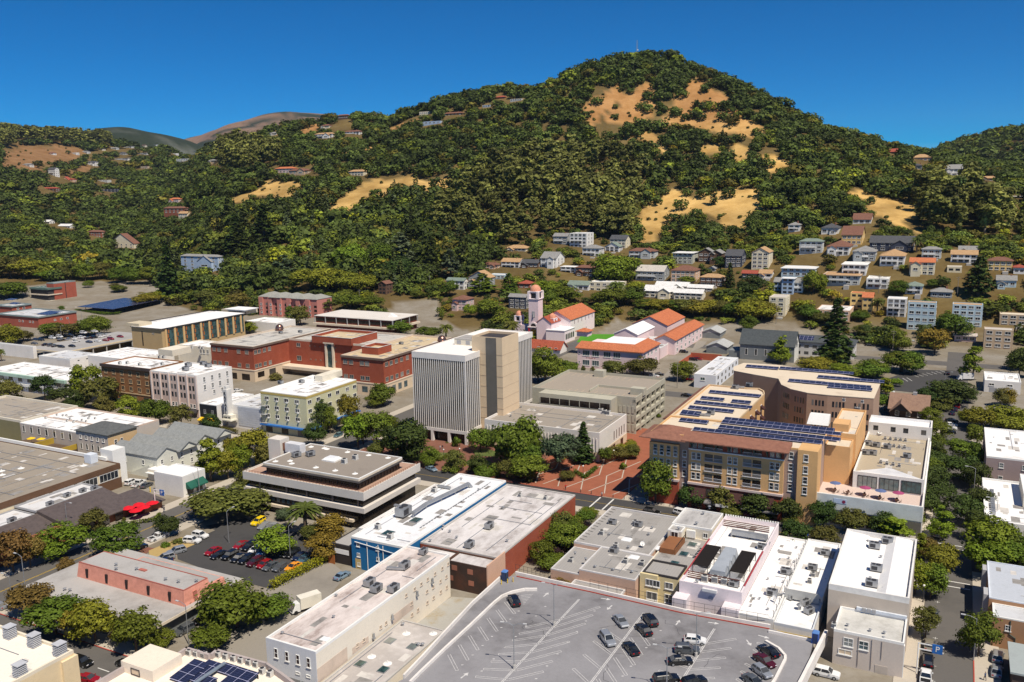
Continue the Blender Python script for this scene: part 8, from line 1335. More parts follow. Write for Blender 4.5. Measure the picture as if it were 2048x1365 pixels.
# ------------------------------------------------------------------ vehicles: zoom, tail x y, nose x y, kind, colour
VEH = '''4 Q8 140 215 192 275 sedan silver
4 Q8 68 310 122 378 suv silver
4 Q8 348 270 300 212 suv black
4 Q8 318 318 262 263 sedan black
4 Q8 252 427 192 357 sedan black
4 Q8 512 342 618 352 hatchback white
4 Q8 465 395 580 402 suv grey
4 Q8 425 460 542 455 sedan black
4 Q8 345 565 475 550 suv black
4 Q8 515 585 605 560 suv black
4 Q8 1012 440 912 372 sedan black
4 Q8 890 425 990 492 sedan maroon
4 Q8 880 482 972 550 hatchback silver
4 Q8 840 540 922 598 sedan grey
4 X8 1045 445 985 340 suv black
0 X4 150 1265 296 1300 suv white
0 X4 1083 1100 1086 992 sedan tan
0 X4 1075 1235 1075 1130 suv black
0 X4 1052 1380 1060 1262 pickup white
0 X4 1130 835 1125 740 sedan grey
0 W8 462 772 470 685 suv silver
0 W8 456 862 460 778 sedan silver
0 Z1 1290 568 1202 612 sedan red
0 Z1 1325 592 1238 632 sedan black
0 Z1 1388 592 1300 640 suv black
0 Z1 1432 607 1358 652 sedan black
0 Z1 1482 617 1402 662 suv black
0 Z1 1532 632 1450 677 suv maroon
0 Z1 1585 647 1507 688 hatchback red
0 Z1 1622 657 1546 698 sedan grey
0 Z1 1680 662 1596 708 hatchback grey
0 Z1 1755 660 1676 702 sedan orange
0 Z1 1448 532 1368 577 sedan red
0 Z1 1498 540 1418 588 suv black
0 Z1 1530 562 1458 604 hatchback white
0 Z1 1575 582 1512 614 sedan light_blue
0 Z1 1722 582 1650 622 sedan black
0 Z1 1755 577 1668 632 suv black
0 Z1 1788 598 1718 642 sedan dark_blue
0 Z1 1805 618 1755 655 sedan teal
0 Z1 1558 392 1462 445 suv yellow
0 Z1 1585 420 1512 462 sedan silver
0 Z1 1632 428 1552 472 hatchback silver
0 Z1 1705 430 1630 466 sedan black
0 Z1 1075 525 1172 532 suv white
0 Z1 1125 488 1218 508 suv white
0 Z1 868 530 985 485 pickup white
0 Z1 1090 575 975 605 suv silver
0 Z1 1020 615 908 645 suv silver
0 Z1 1005 645 908 660 sedan dark_blue
0 Z1 1225 965 1152 1003 sedan black
0 Z1 1130 1025 1022 1078 suv grey
0 Z1 1958 758 2045 708 sedan light_blue
0 W2 960 1075 1120 1125 suv black
0 W2 990 1290 1240 1330 sedan red
0 W2 1690 1150 1510 1090 sedan black
0 W1 1612 565 1745 505 suv white
0 W1 1700 595 1850 515 pickup white
0 W1 1805 608 1945 540 sedan grey
0 W4 1055 92 1160 120 suv white
0 W4 780 85 930 112 suv black
0 W5 895 178 960 205 suv blue
0 Q6 188 185 225 200 sedan light_blue
0 Z6 980 1075 905 1110 hatchback teal
0 Z6 1025 1045 990 1068 sedan white
0 X5 232 692 310 680 sedan white
0 Z5 825 340 880 350 sedan black
0 Z1 790 575 830 560 sedan black
0 Z1 20 920 -40 900 sedan silver'''
for ln in VEH.split('\n'):
 z,s,x1,y1,x2,y2,kd,cl_ = ln.split(); z = float(z); a,c = at(f'{s} {x1} {y1}',z + .7),at(f'{s} {x2} {y2}',z + .7); ua,uc = UV(a),UV(c); car(kd,cl_.replace('_',' '),((ua[0] + uc[0]) / 2,(ua[1] + uc[1]) / 2),math.degrees(math.atan2(uc[1] - ua[1],uc[0] - ua[0])),z,None,'parked cars')
# small far vehicles: zoom, height, then x y colour letter direction letter
CL = {'w': 'white','k': 'black','s': 'silver','r': 'red','b': 'dark blue','g': 'grey','t': 'light blue'}
for s,z,it in (('Q1',4.5,'440 572wB 500 562wB 300 585bB 290 618gB 385 628kA 430 632gA 465 638kA 515 645kB 605 640kB 515 590kA 582 582sA 632 575wA 640 600wA 685 568wA 742 572kA 795 568kA 850 560wA 900 548wA 750 605bB 820 598wB 890 590rB 930 580rB 1010 560rB 700 528wB 795 516wB 840 540sA 590 550kB 345 590kB'),
     ('Q1',0,'670 140wB 715 150kB 765 150wB 810 152wB 905 160kB 950 165wB 985 165sB 1090 180kB 1150 185kB 1205 183kB 850 205wB 920 200kB 700 190gA 740 190sA 1080 208kA 1000 208sA 560 325wB 480 322wB 640 322wB'),
     ('Q4',0,'1020 465kB 1105 535kB 1145 530rB 755 680wB 800 665kB 790 708rB 1060 708rB 1085 690sB 1045 855kB 1250 570gA'),('Q7',0,'620 390kB 325 430kB 840 615kA 1108 712sA 905 832rA 890 852bA 455 735wB'),('Y2',0,'1370 800sA 1425 795rA 1690 845rB 1960 1000wA 2000 1005kA 1475 860wB 1590 870wB'),('W7',0,'175 20bA 172 68kB 165 95wB 160 115wB 155 140kB 80 790sA'),('Q6',0,'100 100gB'),('Y5',0,'135 900wA'),('Y3',0,'95 940wA')):
 t = it.split()
 for x,y in zip(t[0::2],t[1::2]): o = car('suv' if hash_(x + y) % 3 == 0 else 'sedan',CL[y[-2]],f'{s} {x} {y[:-2]}',y[-1],z,None,'parked cars'); q = proj(o.location); KEEP.append((q[0] - 7,q[1] - 5,q[0] + 7,q[1],math.hypot(o.location.x,o.location.y)))
car('pickup','white','Q7 612 412','B',0,None,'parked cars')
# box trucks
for s,x1,y1,x2,y2,l_,c_ in (('Z1',1890,865,1665,935,'white box truck with a cream box parked in the alley',(.74,.70,.60)),('Z1',1760,905,1640,925,None,None),('Q7',1000,640,905,640,'white utility truck parked at the edge of the upper lot',(.72,.72,.72))):
 if not l_: continue
 a,c = at(f'{s} {x1} {y1}',1.5),at(f'{s} {x2} {y2}',1.5); o = root('box_truck',l_,'truck',((a[0] + c[0]) / 2,(a[1] + c[1]) / 2,0),math.atan2(c[1] - a[1],c[0] - a[0]),'trucks'); B_ = mat('truck' + l_[10:16],c_,.5); link('cargo_box',MB().box(-3.6,1.2,-1.15,1.15,.8,3.3).mesh('cargo',B_),o); link('cab',MB().hexa([(1.25,-1,.5),(3.2,-1,.5),(3.2,1,.5),(1.25,1,.5)],[(1.25,-.95,2.3),(2.3,-.9,2.3),(2.3,.9,2.3),(1.25,.95,2.3)]).mesh('cab',PAINT['white']),o); link('windscreen',MB().hexa([(2.36,-.85,2.2),(3.1,-.9,1.2),(3.1,.9,1.2),(2.36,.85,2.2)],[(2.42,-.85,2.24),(3.16,-.9,1.24),(3.16,.9,1.24),(2.42,.85,2.24)]).mesh('ws',GLASS),o)
 for x in (-2.4,2.3):
  for y in (-1,1): w_ = MB().cyl(0,0,-.14,.14,.45,n=12); w_.v = [(p,r_,q + .45) for p,q,r_ in w_.v]; link('wheel',w_.mesh('tw',RUBBER),o,(x,y,0))
# ------------------------------------------------------------------ roof plant
def RPl(kind,place,z,phrase,cat,s,it,rz='B',sc=1.0):
 t = it.split(); plants(kind,z,place,phrase,cat,cat + 's on the roofs',[(f'{s} {x} {y}',sc,rz) for x,y in zip(t[0::2],t[1::2])])
G1 = 'the grey-roofed shop'; RU = ('grey rooftop unit','air handler'); CU = ('pale metal condenser','condenser'); VT = ('small roof vent','roof vent'); SKL = ('white dome skylight','skylight')
RPl('rooftop_unit',G1,4.86,*RU,'W4','525 205 745 225 540 445'); RPl('condenser',G1,4.86,*CU,'W4','715 210 435 295 555 405 635 535 775 555',sc=1.25); RPl('skylight',G1,4.86,*SKL,'W4','645 340 705 490 925 415'); RPl('dish',G1,4.86,'white satellite dish','dish','W4','778 405',200); RPl('vent',G1,4.86,*VT,'W4','380 575 530 600 690 620 860 245 830 300 500 300 210 460 300 510 660 410',sc=1.2); RPl('condenser',G1,3.7,'cream condenser','condenser','W4','178 525',sc=1.1)
RPl('dark_skylight','the timber-deck roof',5.06,'green glass skylight','skylight','W4','1195 380 1125 460 1045 540',90); RPl('vent','the timber-deck roof',5.06,*VT,'W4','960 560 985 620 1010 580',sc=1.5); RPl('condenser','the timber-deck roof',5.06,*CU,'W4','1225 490 1245 465 1265 440',sc=.9); RPl('vent','the streaked grey roof',7.76,*VT,'Z3','1190 380 1225 345 1150 440 1045 470',sc=1.4)
BP = 'the black-pergola roof'; RPl('condenser',BP,6.86,*CU,'W5','125 600 210 610 290 625',sc=1.5); RPl('rooftop_unit',BP,6.86,*RU,'W5','605 330 130 480 430 520 370 645',0); RPl('duct',BP,6.86,'long grey roof duct','duct','W5','500 245',0,1.6); RPl('vent',BP,6.86,*VT,'W5','350 225 660 300 60 620',sc=1.5)
RPl('rooftop_unit','the bare white roof',4.46,*RU,'W5','805 540 690 720',0,1.1); RPl('duct','the bare white roof',4.46,'short bent roof duct','duct','W5','760 725 860 545',20,.5); RPl('vent','the bare white roof',4.46,*VT,'W5','755 425 880 445 830 415 655 590 785 615 515 730 540 755 585 755 655 845 510 815 745 350 895 325',sc=.9); RPl('dish','the bare white roof',4.46,'grey satellite dish','dish','W5','705 780',150)
DC = 'the duct-cluttered white shop'; RPl('rooftop_unit',DC,5.0,*RU,'W5','1135 380 1030 505'); RPl('condenser',DC,5.0,*CU,'W5','1035 560 1005 615'); RPl('rooftop_unit',DC,3.76,*RU,'W5','850 750 970 800 1000 870',60); RPl('vent',DC,3.76,*VT,'W5','1045 750 1070 790 920 840',sc=2); RPl('duct',DC,3.76,'tangled grey duct','duct','W5','990 840',70,.5)
TB = 'the tall beige building'; RPl('rooftop_unit',TB,10.06,*RU,'X4','625 240 640 430 600 560 735 200',0,1.15); RPl('vent',TB,10.06,*VT,'X4','690 180 570 190 680 320 700 590 590 500'); RPl('vent','the low beige annex',6.56,*VT,'X4','590 940 400 895 385 940 710 960 700 1005'); RPl('condenser','the low beige annex',6.56,*CU,'X4','285 905')
RPl('rooftop_unit','the long white building',9.56,*RU,'Z2','700 795 740 830 840 830 905 695',90,1.2); RPl('rooftop_unit','the long white building',9.56,'dark roof fan unit','air handler','Z2','1015 610',90); RPl('duct','the long white building',9.56,'jointed metal duct','duct','Z2','850 705',20,.7); RPl('vent','the long white building',9.56,*VT,'Z2','490 985 505 860 190 1080'); RPl('skylight','the long white building',9.56,*SKL,'Z2','440 1110',sc=.7)
SB = 'the stained-roof brick hall'; RPl('rooftop_unit',SB,6.66,*RU,'Z2','1400 460 1285 570',90,1.2); RPl('condenser',SB,6.66,*CU,'Z2','1580 275 1730 290'); RPl('vent',SB,6.66,*VT,'Z2','1130 455 1055 540 1170 485 1505 540 1090 620 1480 345 1210 520',sc=1.2)
BH = 'the blue-walled hall'; RPl('rooftop_unit',BH,7.56,'big beige rooftop unit','air handler','W6','450 430',90,2.0); RPl('condenser',BH,7.56,*CU,'W6','235 540 340 620 710 230',sc=1.4); RPl('dark_skylight',BH,7.56,'flat dark skylight','skylight','W6','320 580 555 470',90,1.2); RPl('duct',BH,7.56,'short steel duct','duct','W6','790 200 430 365',0,.8); RPl('vent',BH,7.56,*VT,'W6','1080 215 935 130 785 525')
RPl('dark_skylight','the skylight roof',3.76,'long dark green skylight','skylight','Z2','820 1120 950 1155 645 1255 780 1290',90,.85); RPl('cone_vent','the skylight roof',3.76,'white cone vent','roof vent','Z2','1072 1075 805 1250 712 1210 915 1075'); RPl('vent','the skylight roof',3.76,*VT,'Z2','895 1030 1010 1150 985 1150',sc=1.2)
OB_ = 'the banded office block'; RPl('cone_vent',OB_,13.66,'white cone vent','roof vent','X7','290 245 475 270 455 240 750 315 970 350 1195 385 695 80 875 105 1110 140 1350 175 1570 205 845 95'); RPl('skylight',OB_,13.66,'large white skylight','skylight','X7','935 230',sc=1.9); RPl('condenser',OB_,13.66,*CU,'X7','1075 270 1200 225',sc=1.5); RPl('rooftop_unit',OB_,13.66,'steel service rack','air handler','X7','690 185 530 195',70,1.2)
RPl('vent','the salmon building',6.96,*VT,'Z1','680 680 680 705 800 705 970 765 1045 780 1150 775',sc=1.2); RPl('vent','the salmon building',3.6,*VT,'Z1','380 825 410 830',sc=1.2); TN = 'the tan-roofed store'; RPl('cone_vent',TN,7.36,'white roof cylinder','roof vent','W1','270 365 30 450 1070 330 20 400',sc=1.2)
RPl('condenser','the vent-dotted white roof',7.56,*CU,'Q2','480 595 560 600 745 625 650 650 725 650 565 645 620 655 590 630 530 600 690 640 800 625 385 620 755 608',sc=.7); RPl('rooftop_unit','the brown-roofed restaurant',5.26,*RU,'W1','640 840 860 730 1060 670 1210 640',90,.9); RPl('rooftop_unit','the brown-roofed restaurant',4.56,*RU,'W1','155 1055',90)
RPl('rooftop_unit','the pink piered building',pinkb.zt - .54,*RU,'X6','720 195 700 225 830 185 865 200',0,1.3); RPl('condenser','the brown brick building',brownb.zt - .44,*CU,'X6','220 180 275 178 365 190 530 185',sc=1.3); RPl('condenser','the rear cream roof',12.96,*CU,'X6','710 65 745 65 805 65 825 70 510 135 540 135',sc=1.3); RPl('rooftop_unit','the pale yellow block',cream.zt - .18,*RU,'X5','690 625 895 615 1045 580')
RPl('rooftop_unit','the red brick block',court.zt - .84,*RU,'X5','690 135 880 125 1490 210 1865 240 1330 125'); RPl('condenser','the pale annex',annex.zt - .84,*CU,'Z7','1030 940 1055 950 1080 955',sc=1.6); RPl('vent','the pale annex',annex.zt - .84,*VT,'Z7','415 970 485 910',sc=1.5); WT = 'the white terrace building'
for q in ('770 490 830 490 880 495 935 500 990 510 1030 515','740 570 800 575 860 580 915 585 970 590','780 645 840 655 900 665 960 670','690 840 760 855 830 865 900 880'): RPl('condenser',WT,11.66,*CU,'X2',q,sc=.95)
RPl('rooftop_unit',WT,11.66,*RU,'X2','545 630 640 650 520 735 600 740 765 670 990 775',0,1.1); RPl('dish',WT,11.66,'white satellite dish','dish','X2','680 525',180,1.3); RPl('rooftop_unit',WT,8.06,*RU,'X2','180 900 310 930',0,1.2); RPl('rooftop_unit',PLA,zt - .44,*RU,'Q5','545 670 890 420 765 440',0,1.1); RPl('duct',PLA,zt - .44,'bright steel roof duct','duct','Q5','790 435 480 685',10,.8); RPl('condenser','the blank ochre block',19.56,*CU,'X2','270 130 480 150 410 230 440 235')
# ------------------------------------------------------------------ street furniture, people
for s,rz in (('W8 310 760',180),('W7 310 560',180),('Z1 1170 270',180),('Z1 400 490',0),('Z1 1340 545',90),('Z1 1700 640',90),('Z1 150 830',180),('Z1 1105 1140',180),('Q1 520 590',0),('Q1 590 520',180),('Q1 690 440',0),('Q1 1115 130',0),('Q7 820 740',0),('Z4 1440 480',180),('Y1 280 620',0),('Y1 1895 760',0),('Y5 215 930',90),('Z1 80 960',180)): plant('lamp',s,0,'grey arm street lamp','street lamp',None,'street lamps',rz)
for s in ('Q6 348 150','Q6 962 240','Q6 1115 160','Z4 1015 895','Q6 130 120','Z6 1470 1250','Z6 1665 1270'): plant('globe_lamp',s,0.1,'white globe lamp','globe lamp',None,'globe lamps of the plaza')
for s in ('Y2 1680 750','Y2 1105 870','Y2 50 760','Y4 1545 1270','Q7 478 480','Q4 960 790','Y1 1045 250','Y2 585 740','Y5 715 850','Y5 1430 880','Y4 510 700'):
 p = hit(s); o = PR['pole'].put(p,-YAW); auto(o,'wooden utility pole','utility pole','utility poles')
for s in ('Z1 755 395','Z1 800 410','Z1 845 390','Z1 815 375','Z1 895 365'): plant('parasol_red',s,0,'bright red parasol','parasol','on the brown restaurant terrace','red parasols of the restaurant',sc=1.25)
for k in range(10): plant('dark_bollard',(-95 + k * 3.4,226.9),.13,'dark steel bollard','bollard','along the plaza kerb','bollards along the plaza')
for s,l_,kind in (('X4 978 1290','white framed overhead parking sign above the parked black car','P'),('Z1 912 350','white framed overhead parking sign at the alley mouth','P')):
 p = at(s); o = root('parking_sign',l_,'parking sign',tuple(p),-YAW,'parking signs'); link('post',MB().cyl(0,0,0,6.2,.12,n=8).box(0,4.2,-.06,.06,6.0,6.2).box(0,4.2,-.06,.06,4.9,5.1).mesh('spost',WHITE),o); bd = link('sign_board',MB().box(2.3,4.0,-.1,.1,4.7,6.4).mesh('sboard',mat('sign_blue',(.02,.13,.42),.5)),o); c_ = bpy.data.curves.new('letters','FONT'); c_.body = 'P'; c_.size = 1.5; c_.extrude = .02; c_.align_x = 'CENTER'; c_.align_y = 'CENTER'; c_.materials.append(WHITE); t = link('lettering',c_,bd,(3.15,-.13,5.55)); t.rotation_euler = (math.pi / 2,0,0)
SKIN = mat('skin',(.42,.25,.17))
def person(s,shirt,trousers,l_,z=.13,rz=0,stride=.18):
 p = at(s,z); bm_ = bpy.data.meshes.new('person_body'); J = {'hip': (0,0,.95),'waist': (0,0,1.12),'chest': (0,.02,1.38),'neck': (0,0,1.5),'head': (0,-.02,1.62),'crown': (0,0,1.74)}; R0 = {'hip': .15,'waist': .13,'chest': .17,'neck': .06,'head': .1,'crown': .07}; E = [('hip','waist'),('waist','chest'),('chest','neck'),('neck','head'),('head','crown')]
 for sg,n in ((-1,'l'),(1,'r')):
  J.update({n + 'th': (sg * .1,0,.88),n + 'kn': (sg * .11,-sg * stride * .6 - .03,.5),n + 'an': (sg * .11,-sg * stride + .02,.08),n + 'to': (sg * .12,-sg * stride - .16,.04),n + 'sh': (sg * .2,0,1.42),n + 'el': (sg * .26,sg * .06,1.14),n + 'wr': (sg * .25,sg * .12 - .1,.9),n + 'ha': (sg * .25,sg * .12 - .14,.8)}); R0.update({n + 'th': .1,n + 'kn': .065,n + 'an': .045,n + 'to': .04,n + 'sh': .075,n + 'el': .05,n + 'wr': .035,n + 'ha': .04}); E += [('hip',n + 'th'),(n + 'th',n + 'kn'),(n + 'kn',n + 'an'),(n + 'an',n + 'to'),('chest',n + 'sh'),(n + 'sh',n + 'el'),(n + 'el',n + 'wr'),(n + 'wr',n + 'ha')]
 ks = list(J); bm_.from_pydata([J[k] for k in ks],[(ks.index(a),ks.index(c)) for a,c in E],[]); o = bpy.data.objects.new('person',bm_); COL.objects.link(o); o.modifiers.new('skin','SKIN'); o.modifiers.new('sub','SUBSURF').levels = 1
 for k,sv in enumerate(bm_.skin_vertices[0].data): sv.radius = (R0[ks[k]],) * 2; sv.use_root = ks[k] == 'hip'
 me = bpy.data.meshes.new_from_object(o.evaluated_get(bpy.context.evaluated_depsgraph_get())); o.modifiers.clear(); o.data = me; me.materials.clear(); [me.materials.append(q) for q in (SKIN,mat('cloth' + shirt,{'red': (.6,.03,.02),'white': (.7,.7,.68),'dark': (.03,.03,.05),'blue': (.05,.1,.25)}[shirt]),mat('cloth' + trousers,{'dark': (.03,.03,.05),'blue': (.05,.08,.16),'grey': (.2,.2,.2)}[trousers]),mat('hair',(.04,.025,.015)))]
 for q in me.polygons: c = q.center; q.material_index = 3 if c.z > 1.66 or (c.z > 1.56 and c.y > .03) else 0 if c.z > 1.49 or (c.z < .93 and abs(c.x) > .19) else 1 if c.z > .96 else 2; q.use_smooth = True
 o.location = p; o.rotation_euler = (0,0,rz); tag(o,l_,'person','people on the plaza')
for q in (('Q6 875 298','red','dark','person in a red top beside the kerb planting'),('Q6 250 100','white','blue','person in a white shirt on the brick plaza path'),('Q6 262 98','dark','grey','person in dark clothes walking on the brick plaza path'),('Q6 1055 335','white','dark','person in a white top crossing by the plaza bollards'),('W8 383 885','blue','dark','person in blue on the pavement at the bottom edge'),('Z1 962 365','dark','blue','person in dark clothes beside the red parasols')): person(*q,rz=hash_(q[3]))
p = at('Q6 128 135',.13); o = root('street_clock','dark post clock with a white dial beside the plaza lawn','street clock',tuple(p),-YAW); link('post',MB().cyl(0,0,0,4.2,.13,.08,8).mesh('cpost',DSTEEL),o); link('dial',MB().cyl(0,0,-.15,.15,.6,n=16).mesh('dial',WHITE),o,(0,0,4.6)).rotation_euler = (math.pi / 2,0,0)
p = hit('F 1274 120'); o = root('radio_mast','thin lattice radio mast on the hill summit','mast',tuple(p),0); m = MB(); [m.tube((a,c,-2),(a * .4,c * .4,26),.22,.12,5) for a,c in ((-1,-.6),(1,-.6),(0,1))]; [m.tube((-.9,-.5,3 + k * 3),(.9,-.5,4.5 + k * 3),.09) for k in range(7)]; link('lattice',m.mesh('mast',GREYT),o); link('dish',MB().cyl(.6,-.6,12,13.6,.9,n=10).mesh('mdish',WHITE),o)
o = root('distant_mast','low white equipment hut on the hill summit','hut',tuple(hit('F 1283 128')),0); o.name = 'equipment_hut'; link('wall',MB().box(-3,3,-2,2,-2,3).mesh('hut',CREAM),o); link('roof',MB().box(-3.3,3.3,-2.3,2.3,3.002,3.3).mesh('hutr',WHITE),o)
# ------------------------------------------------------------------ trees one can point at: zoom shape tint | foot x, foot y, top y, crown width
TR = '''Q1 round bright|90 225 95 200|1280 275 180 170
Q1 round green|740 150 85 80|1010 185 125 120|460 565 430 180|800 500 380 170|520 345 300 50
Q1 round yellow|30 640 440 220
Q1 round olive|620 530 450 150|200 600 500 140|960 150 115 70
Q7 round green|530 610 450 200|610 625 465 120|350 650 530 150|80 560 440 150
Q7 round bright|500 705 640 60|430 760 640 80
Q7 round gold|1230 830 710 90
Q7 round dark|1310 640 430 140|300 380 285 90
Q6 round green|690 255 120 150|470 250 170 80|100 110 20 120
Q6 round olive|880 255 195 70|1130 150 70 90
Z1 loose olive|560 510 330 150
Z1 loose green|690 640 415 240|330 1080 850 300|1240 1180 1020 190
Z1 round dark|985 500 365 120
Z1 round bright|350 620 430 230|1610 620 450 180
Z1 loose rust|80 720 460 200|180 690 480 160|390 740 625 90|190 960 775 250|690 1150 1000 80
Z1 loose yellow|560 1130 860 240|450 1110 900 170
Z1 round green|800 1190 905 230|960 1160 1050 100|1390 1050 755 330|1560 1010 830 220|1300 1000 850 200
Z1 round olive|1340 415 200 330|1240 400 235 160|1840 520 430 120
Z1 round gold|1930 520 365 150|1900 640 490 170
Z1 round blue-green|1660 410 335 90
W4 round olive|100 330 80 170|190 300 130 150
W4 round green|340 150 55 130|130 440 180 260|60 560 450 130|230 380 170 200
W4 round purple|330 270 220 90|15 480 370 140
W4 round rust|170 720 605 210
Z2 round green|1760 700 600 120
Z5 loose olive|60 760 520 180|700 750 500 210|430 255 150 180
Z5 loose dark|310 690 490 150|480 720 570 220|1000 790 680 120
Z5 loose bright|600 700 410 170
Z5 round yellow|60 310 165 120
Z5 round green|590 245 120 130|680 240 110 140
Z5 upright bright|1440 1240 930 170|1390 1230 1010 120
Z5 loose yellow|1560 1230 1000 150|1750 1150 850 210
Z5 round olive|1860 1160 950 170
Z6 loose dark|800 1080 830 160|1420 1280 970 260|1330 1260 1000 150
Z6 loose green|890 1090 870 100|1210 1190 900 210|640 330 200 110
Z6 loose yellow|1020 1080 800 140
Z6 loose bright|1080 1190 920 190
Z6 round green|1250 890 720 150|1200 905 810 120|1360 410 300 150|1560 430 340 140
Z6 round bright|340 400 310 100
Z7 oak green|470 1300 985 310
Z7 loose blue-green|750 1340 1055 220
Z7 redwood dark|910 1290 1005 160
Z7 round green|650 740 480 180|700 735 560 170|600 730 560 110|810 680 570 110|1590 720 575 160
Z7 round olive|1130 690 575 140|1320 690 548 190|1240 1260 1150 90
Z7 loose yellow|1180 1240 1150 110|1230 1210 1120 90
X3 round green|260 960 470 320
X3 round olive|650 975 760 250|1030 1110 980 170|1400 1130 1020 150
X3 round dark|1160 1030 800 320|1760 1130 890 320
X3 round pink|1220 1100 1005 150
X3 loose olive|1640 1200 1090 170
Z4 loose dark|440 440 300 150|1090 250 70 150|1110 345 170 170|1090 150 10 150|1270 450 255 180|1250 190 20 180
Z4 loose olive|600 480 340 190|1030 1110 910 140|700 470 350 120
Z4 upright bright|850 560 390 200|1120 525 305 130|790 540 420 100
Z4 round green|950 480 330 120|860 430 320 150|1060 880 650 130|1340 1220 930 180
Z4 loose yellow|1110 770 530 180
Z4 loose rust|1050 650 510 110
Z4 loose bright|1400 690 390 260
Z4 loose green|1530 690 450 230|1470 700 520 200
Z8 upright bright|1690 720 470 150|1100 830 700 90|380 605 395 120
Z8 loose gold|1430 545 345 190
Z8 round green|1570 440 250 190|1180 525 370 150|1210 665 505 220|1000 690 560 180|580 305 200 110|920 315 240 90|2010 650 500 130|1090 930 800 120
Z8 round dark|1520 890 695 260|1390 905 740 150|1640 870 760 120
Z8 round yellow|1750 1060 880 210|1900 1070 890 230|1660 1040 900 130|2030 1060 900 130|600 660 575 210|200 305 160 220
Z8 round bright|830 700 615 190
Z8 redwood dark|750 610 160 250
Z8 round olive|680 335 250 150|1460 920 830 150|960 420 330 130|1880 900 770 90
Z8 loose green|1400 1020 900 120|1440 1130 980 150|1620 1290 1110 190|1420 1290 1150 140|1190 950 870 120
Y1 redwood dark|1390 810 365 220|1970 480 195 190
Y1 round yellow|200 645 455 200|330 640 480 160|1210 860 745 210
Y1 round bright|400 660 595 180
Y1 round olive|1690 860 715 150|90 640 430 170|820 650 500 140|560 650 500 150
Y1 round green|960 680 540 130|1100 690 530 140|1230 690 540 150|700 660 510 150|60 800 665 250
Y2 round yellow|700 730 535 240|850 745 545 240|1000 740 555 240|1150 765 585 200
Y2 oak bright|1040 570 360 290
Y2 cedar blue-green|1450 600 265 270|480 640 450 240|1850 640 400 200
Y2 redwood dark|1690 610 295 180|330 420 30 260|100 440 120 210
Y2 loose olive|810 925 785 170|620 1030 850 130
Y2 loose rust|110 900 755 170|700 540 400 150
Y2 round green|1030 890 755 170|1590 805 740 100|1840 790 655 130|1720 745 640 150|1210 890 770 150|1250 620 330 180
Y3 oak bright|1330 660 445 330
Y3 round green|1330 870 690 230|1450 860 720 220|970 840 695 200|350 965 805 200|790 880 700 130|1220 860 755 130
Y3 round bright|790 760 645 190|165 965 835 100|1540 770 660 130
Y3 cedar green|270 765 650 250|480 780 600 180
Y4 round yellow|300 1130 1000 230|390 1140 1015 200|480 1150 1010 230|770 1180 1010 230|1400 1230 1030 250|1330 1190 1010 220|900 1180 1010 200|970 975 905 150
Y4 round olive|620 1170 1000 220|700 1175 1010 210|1010 1185 1020 230
Y4 round green|1140 1200 1030 220|550 1160 1010 220|210 1120 1010 190|1250 1220 1050 200|1260 1340 1180 160|640 855 795 150
Y4 redwood dark|1070 895 640 130
Y4 round dark|1290 960 765 230|970 690 570 120
Y4 oak bright|1930 940 735 220
Y5 cedar dark|1620 870 505 260
Y5 round green|880 870 720 150|550 1090 985 110|60 1080 940 130|1200 800 715 90'''
for ln in TR.split('\n'):
 a = ln.split('|'); s,sh,ti = a[0].split()
 for t in a[1:]: x,yb,yt,w_ = t.split(); tree(f'{s} {x} {yb}',float(yt),float(w_),sh,ti)
def tree_at(u,v,h,w,sh,ti):
 nq,qs,H,Rr,tr_ = SHAPES[sh]; a = w / (2 * Rr); r = treeproto(sh,ti,random.randrange(3)).put(W(u,v,0),random.uniform(0,6.28),(a,a,h / H),None,TREEN[sh][0]); auto(r,TREEN[sh][1].format(ti),'tree','trees of the town and slopes'); p = W(u,v); TREES.append((p[0],p[1],w / 2))
for ln in '''-62 229 7.5 8 round dark|-53 229.5 8 9 round olive|-45 229 8 9 round dark|-37 229 8.5 9 round dark|-27 229 8.5 8 loose dark|-20 229 8 7 round olive|-13 229 7.5 7 round dark|-46 210.5 7 7 loose olive|-39 210.5 8 7 loose olive|-31 210.5 9 8 loose dark|-24 210.5 9 7.5 loose olive|-11 211 9 7 loose green
-170 229 7 6 round olive|-158 229.5 6.5 6 round dark|-149 229 7 6.5 round green|-139 229 7.5 7 round olive|-131 229 7 6 round dark|-121 229 7 6 round olive|-112 250 6 5 loose bright|-105 262 6 5 round olive|-98 255 6.5 5 loose green|-118 240 11 10 round green|-142 250 10 9 round green|-165 245 9 8 round dark
-3.4 247 9 7 round dark|-3.2 262 9 7 round dark|-3 278 9 7 round green|-3.2 296 9 8 round dark|-3.3 312 8 7 round green|-3.4 219 7 5 upright bright|-3.6 198 9 7 loose bright|9.6 236 9 7 round dark|9.8 255 9 7 round dark|9.6 276 9 8 round dark|9.6 300 9 7 round green|9.8 326 8 7 round green|10.4 214 10 10 loose bright|17 218 10 11 loose green|26 220 10 11 round green
-183 196 9 8 loose green|-183 182 9 8 round olive|-184 240 9 8 loose green|-183 255 8 7 round green|-199 232 9 8 round dark|-176 210 10 8 loose bright|-190 206 8 6 upright bright|-199 196 11 8 loose bright|-206 203 11 9 loose bright|-214 208 9 8 loose yellow|-228 211 7 5 loose rust|-246 229 8 7 round dark|-262 229 10 9 loose olive|-276 229 12 11 round green|-290 228 11 10 loose bright|-305 229 9 9 round olive|-322 228 9 9 round dark
-86 190 5 6 round olive|-85 197 6 6 round green|-84 204 5.5 5 round green|-85 178 6 6 round green'''.replace('\n','|').split('|'): a = ln.split(); tree_at(*map(float,a[:4]),*a[4:])
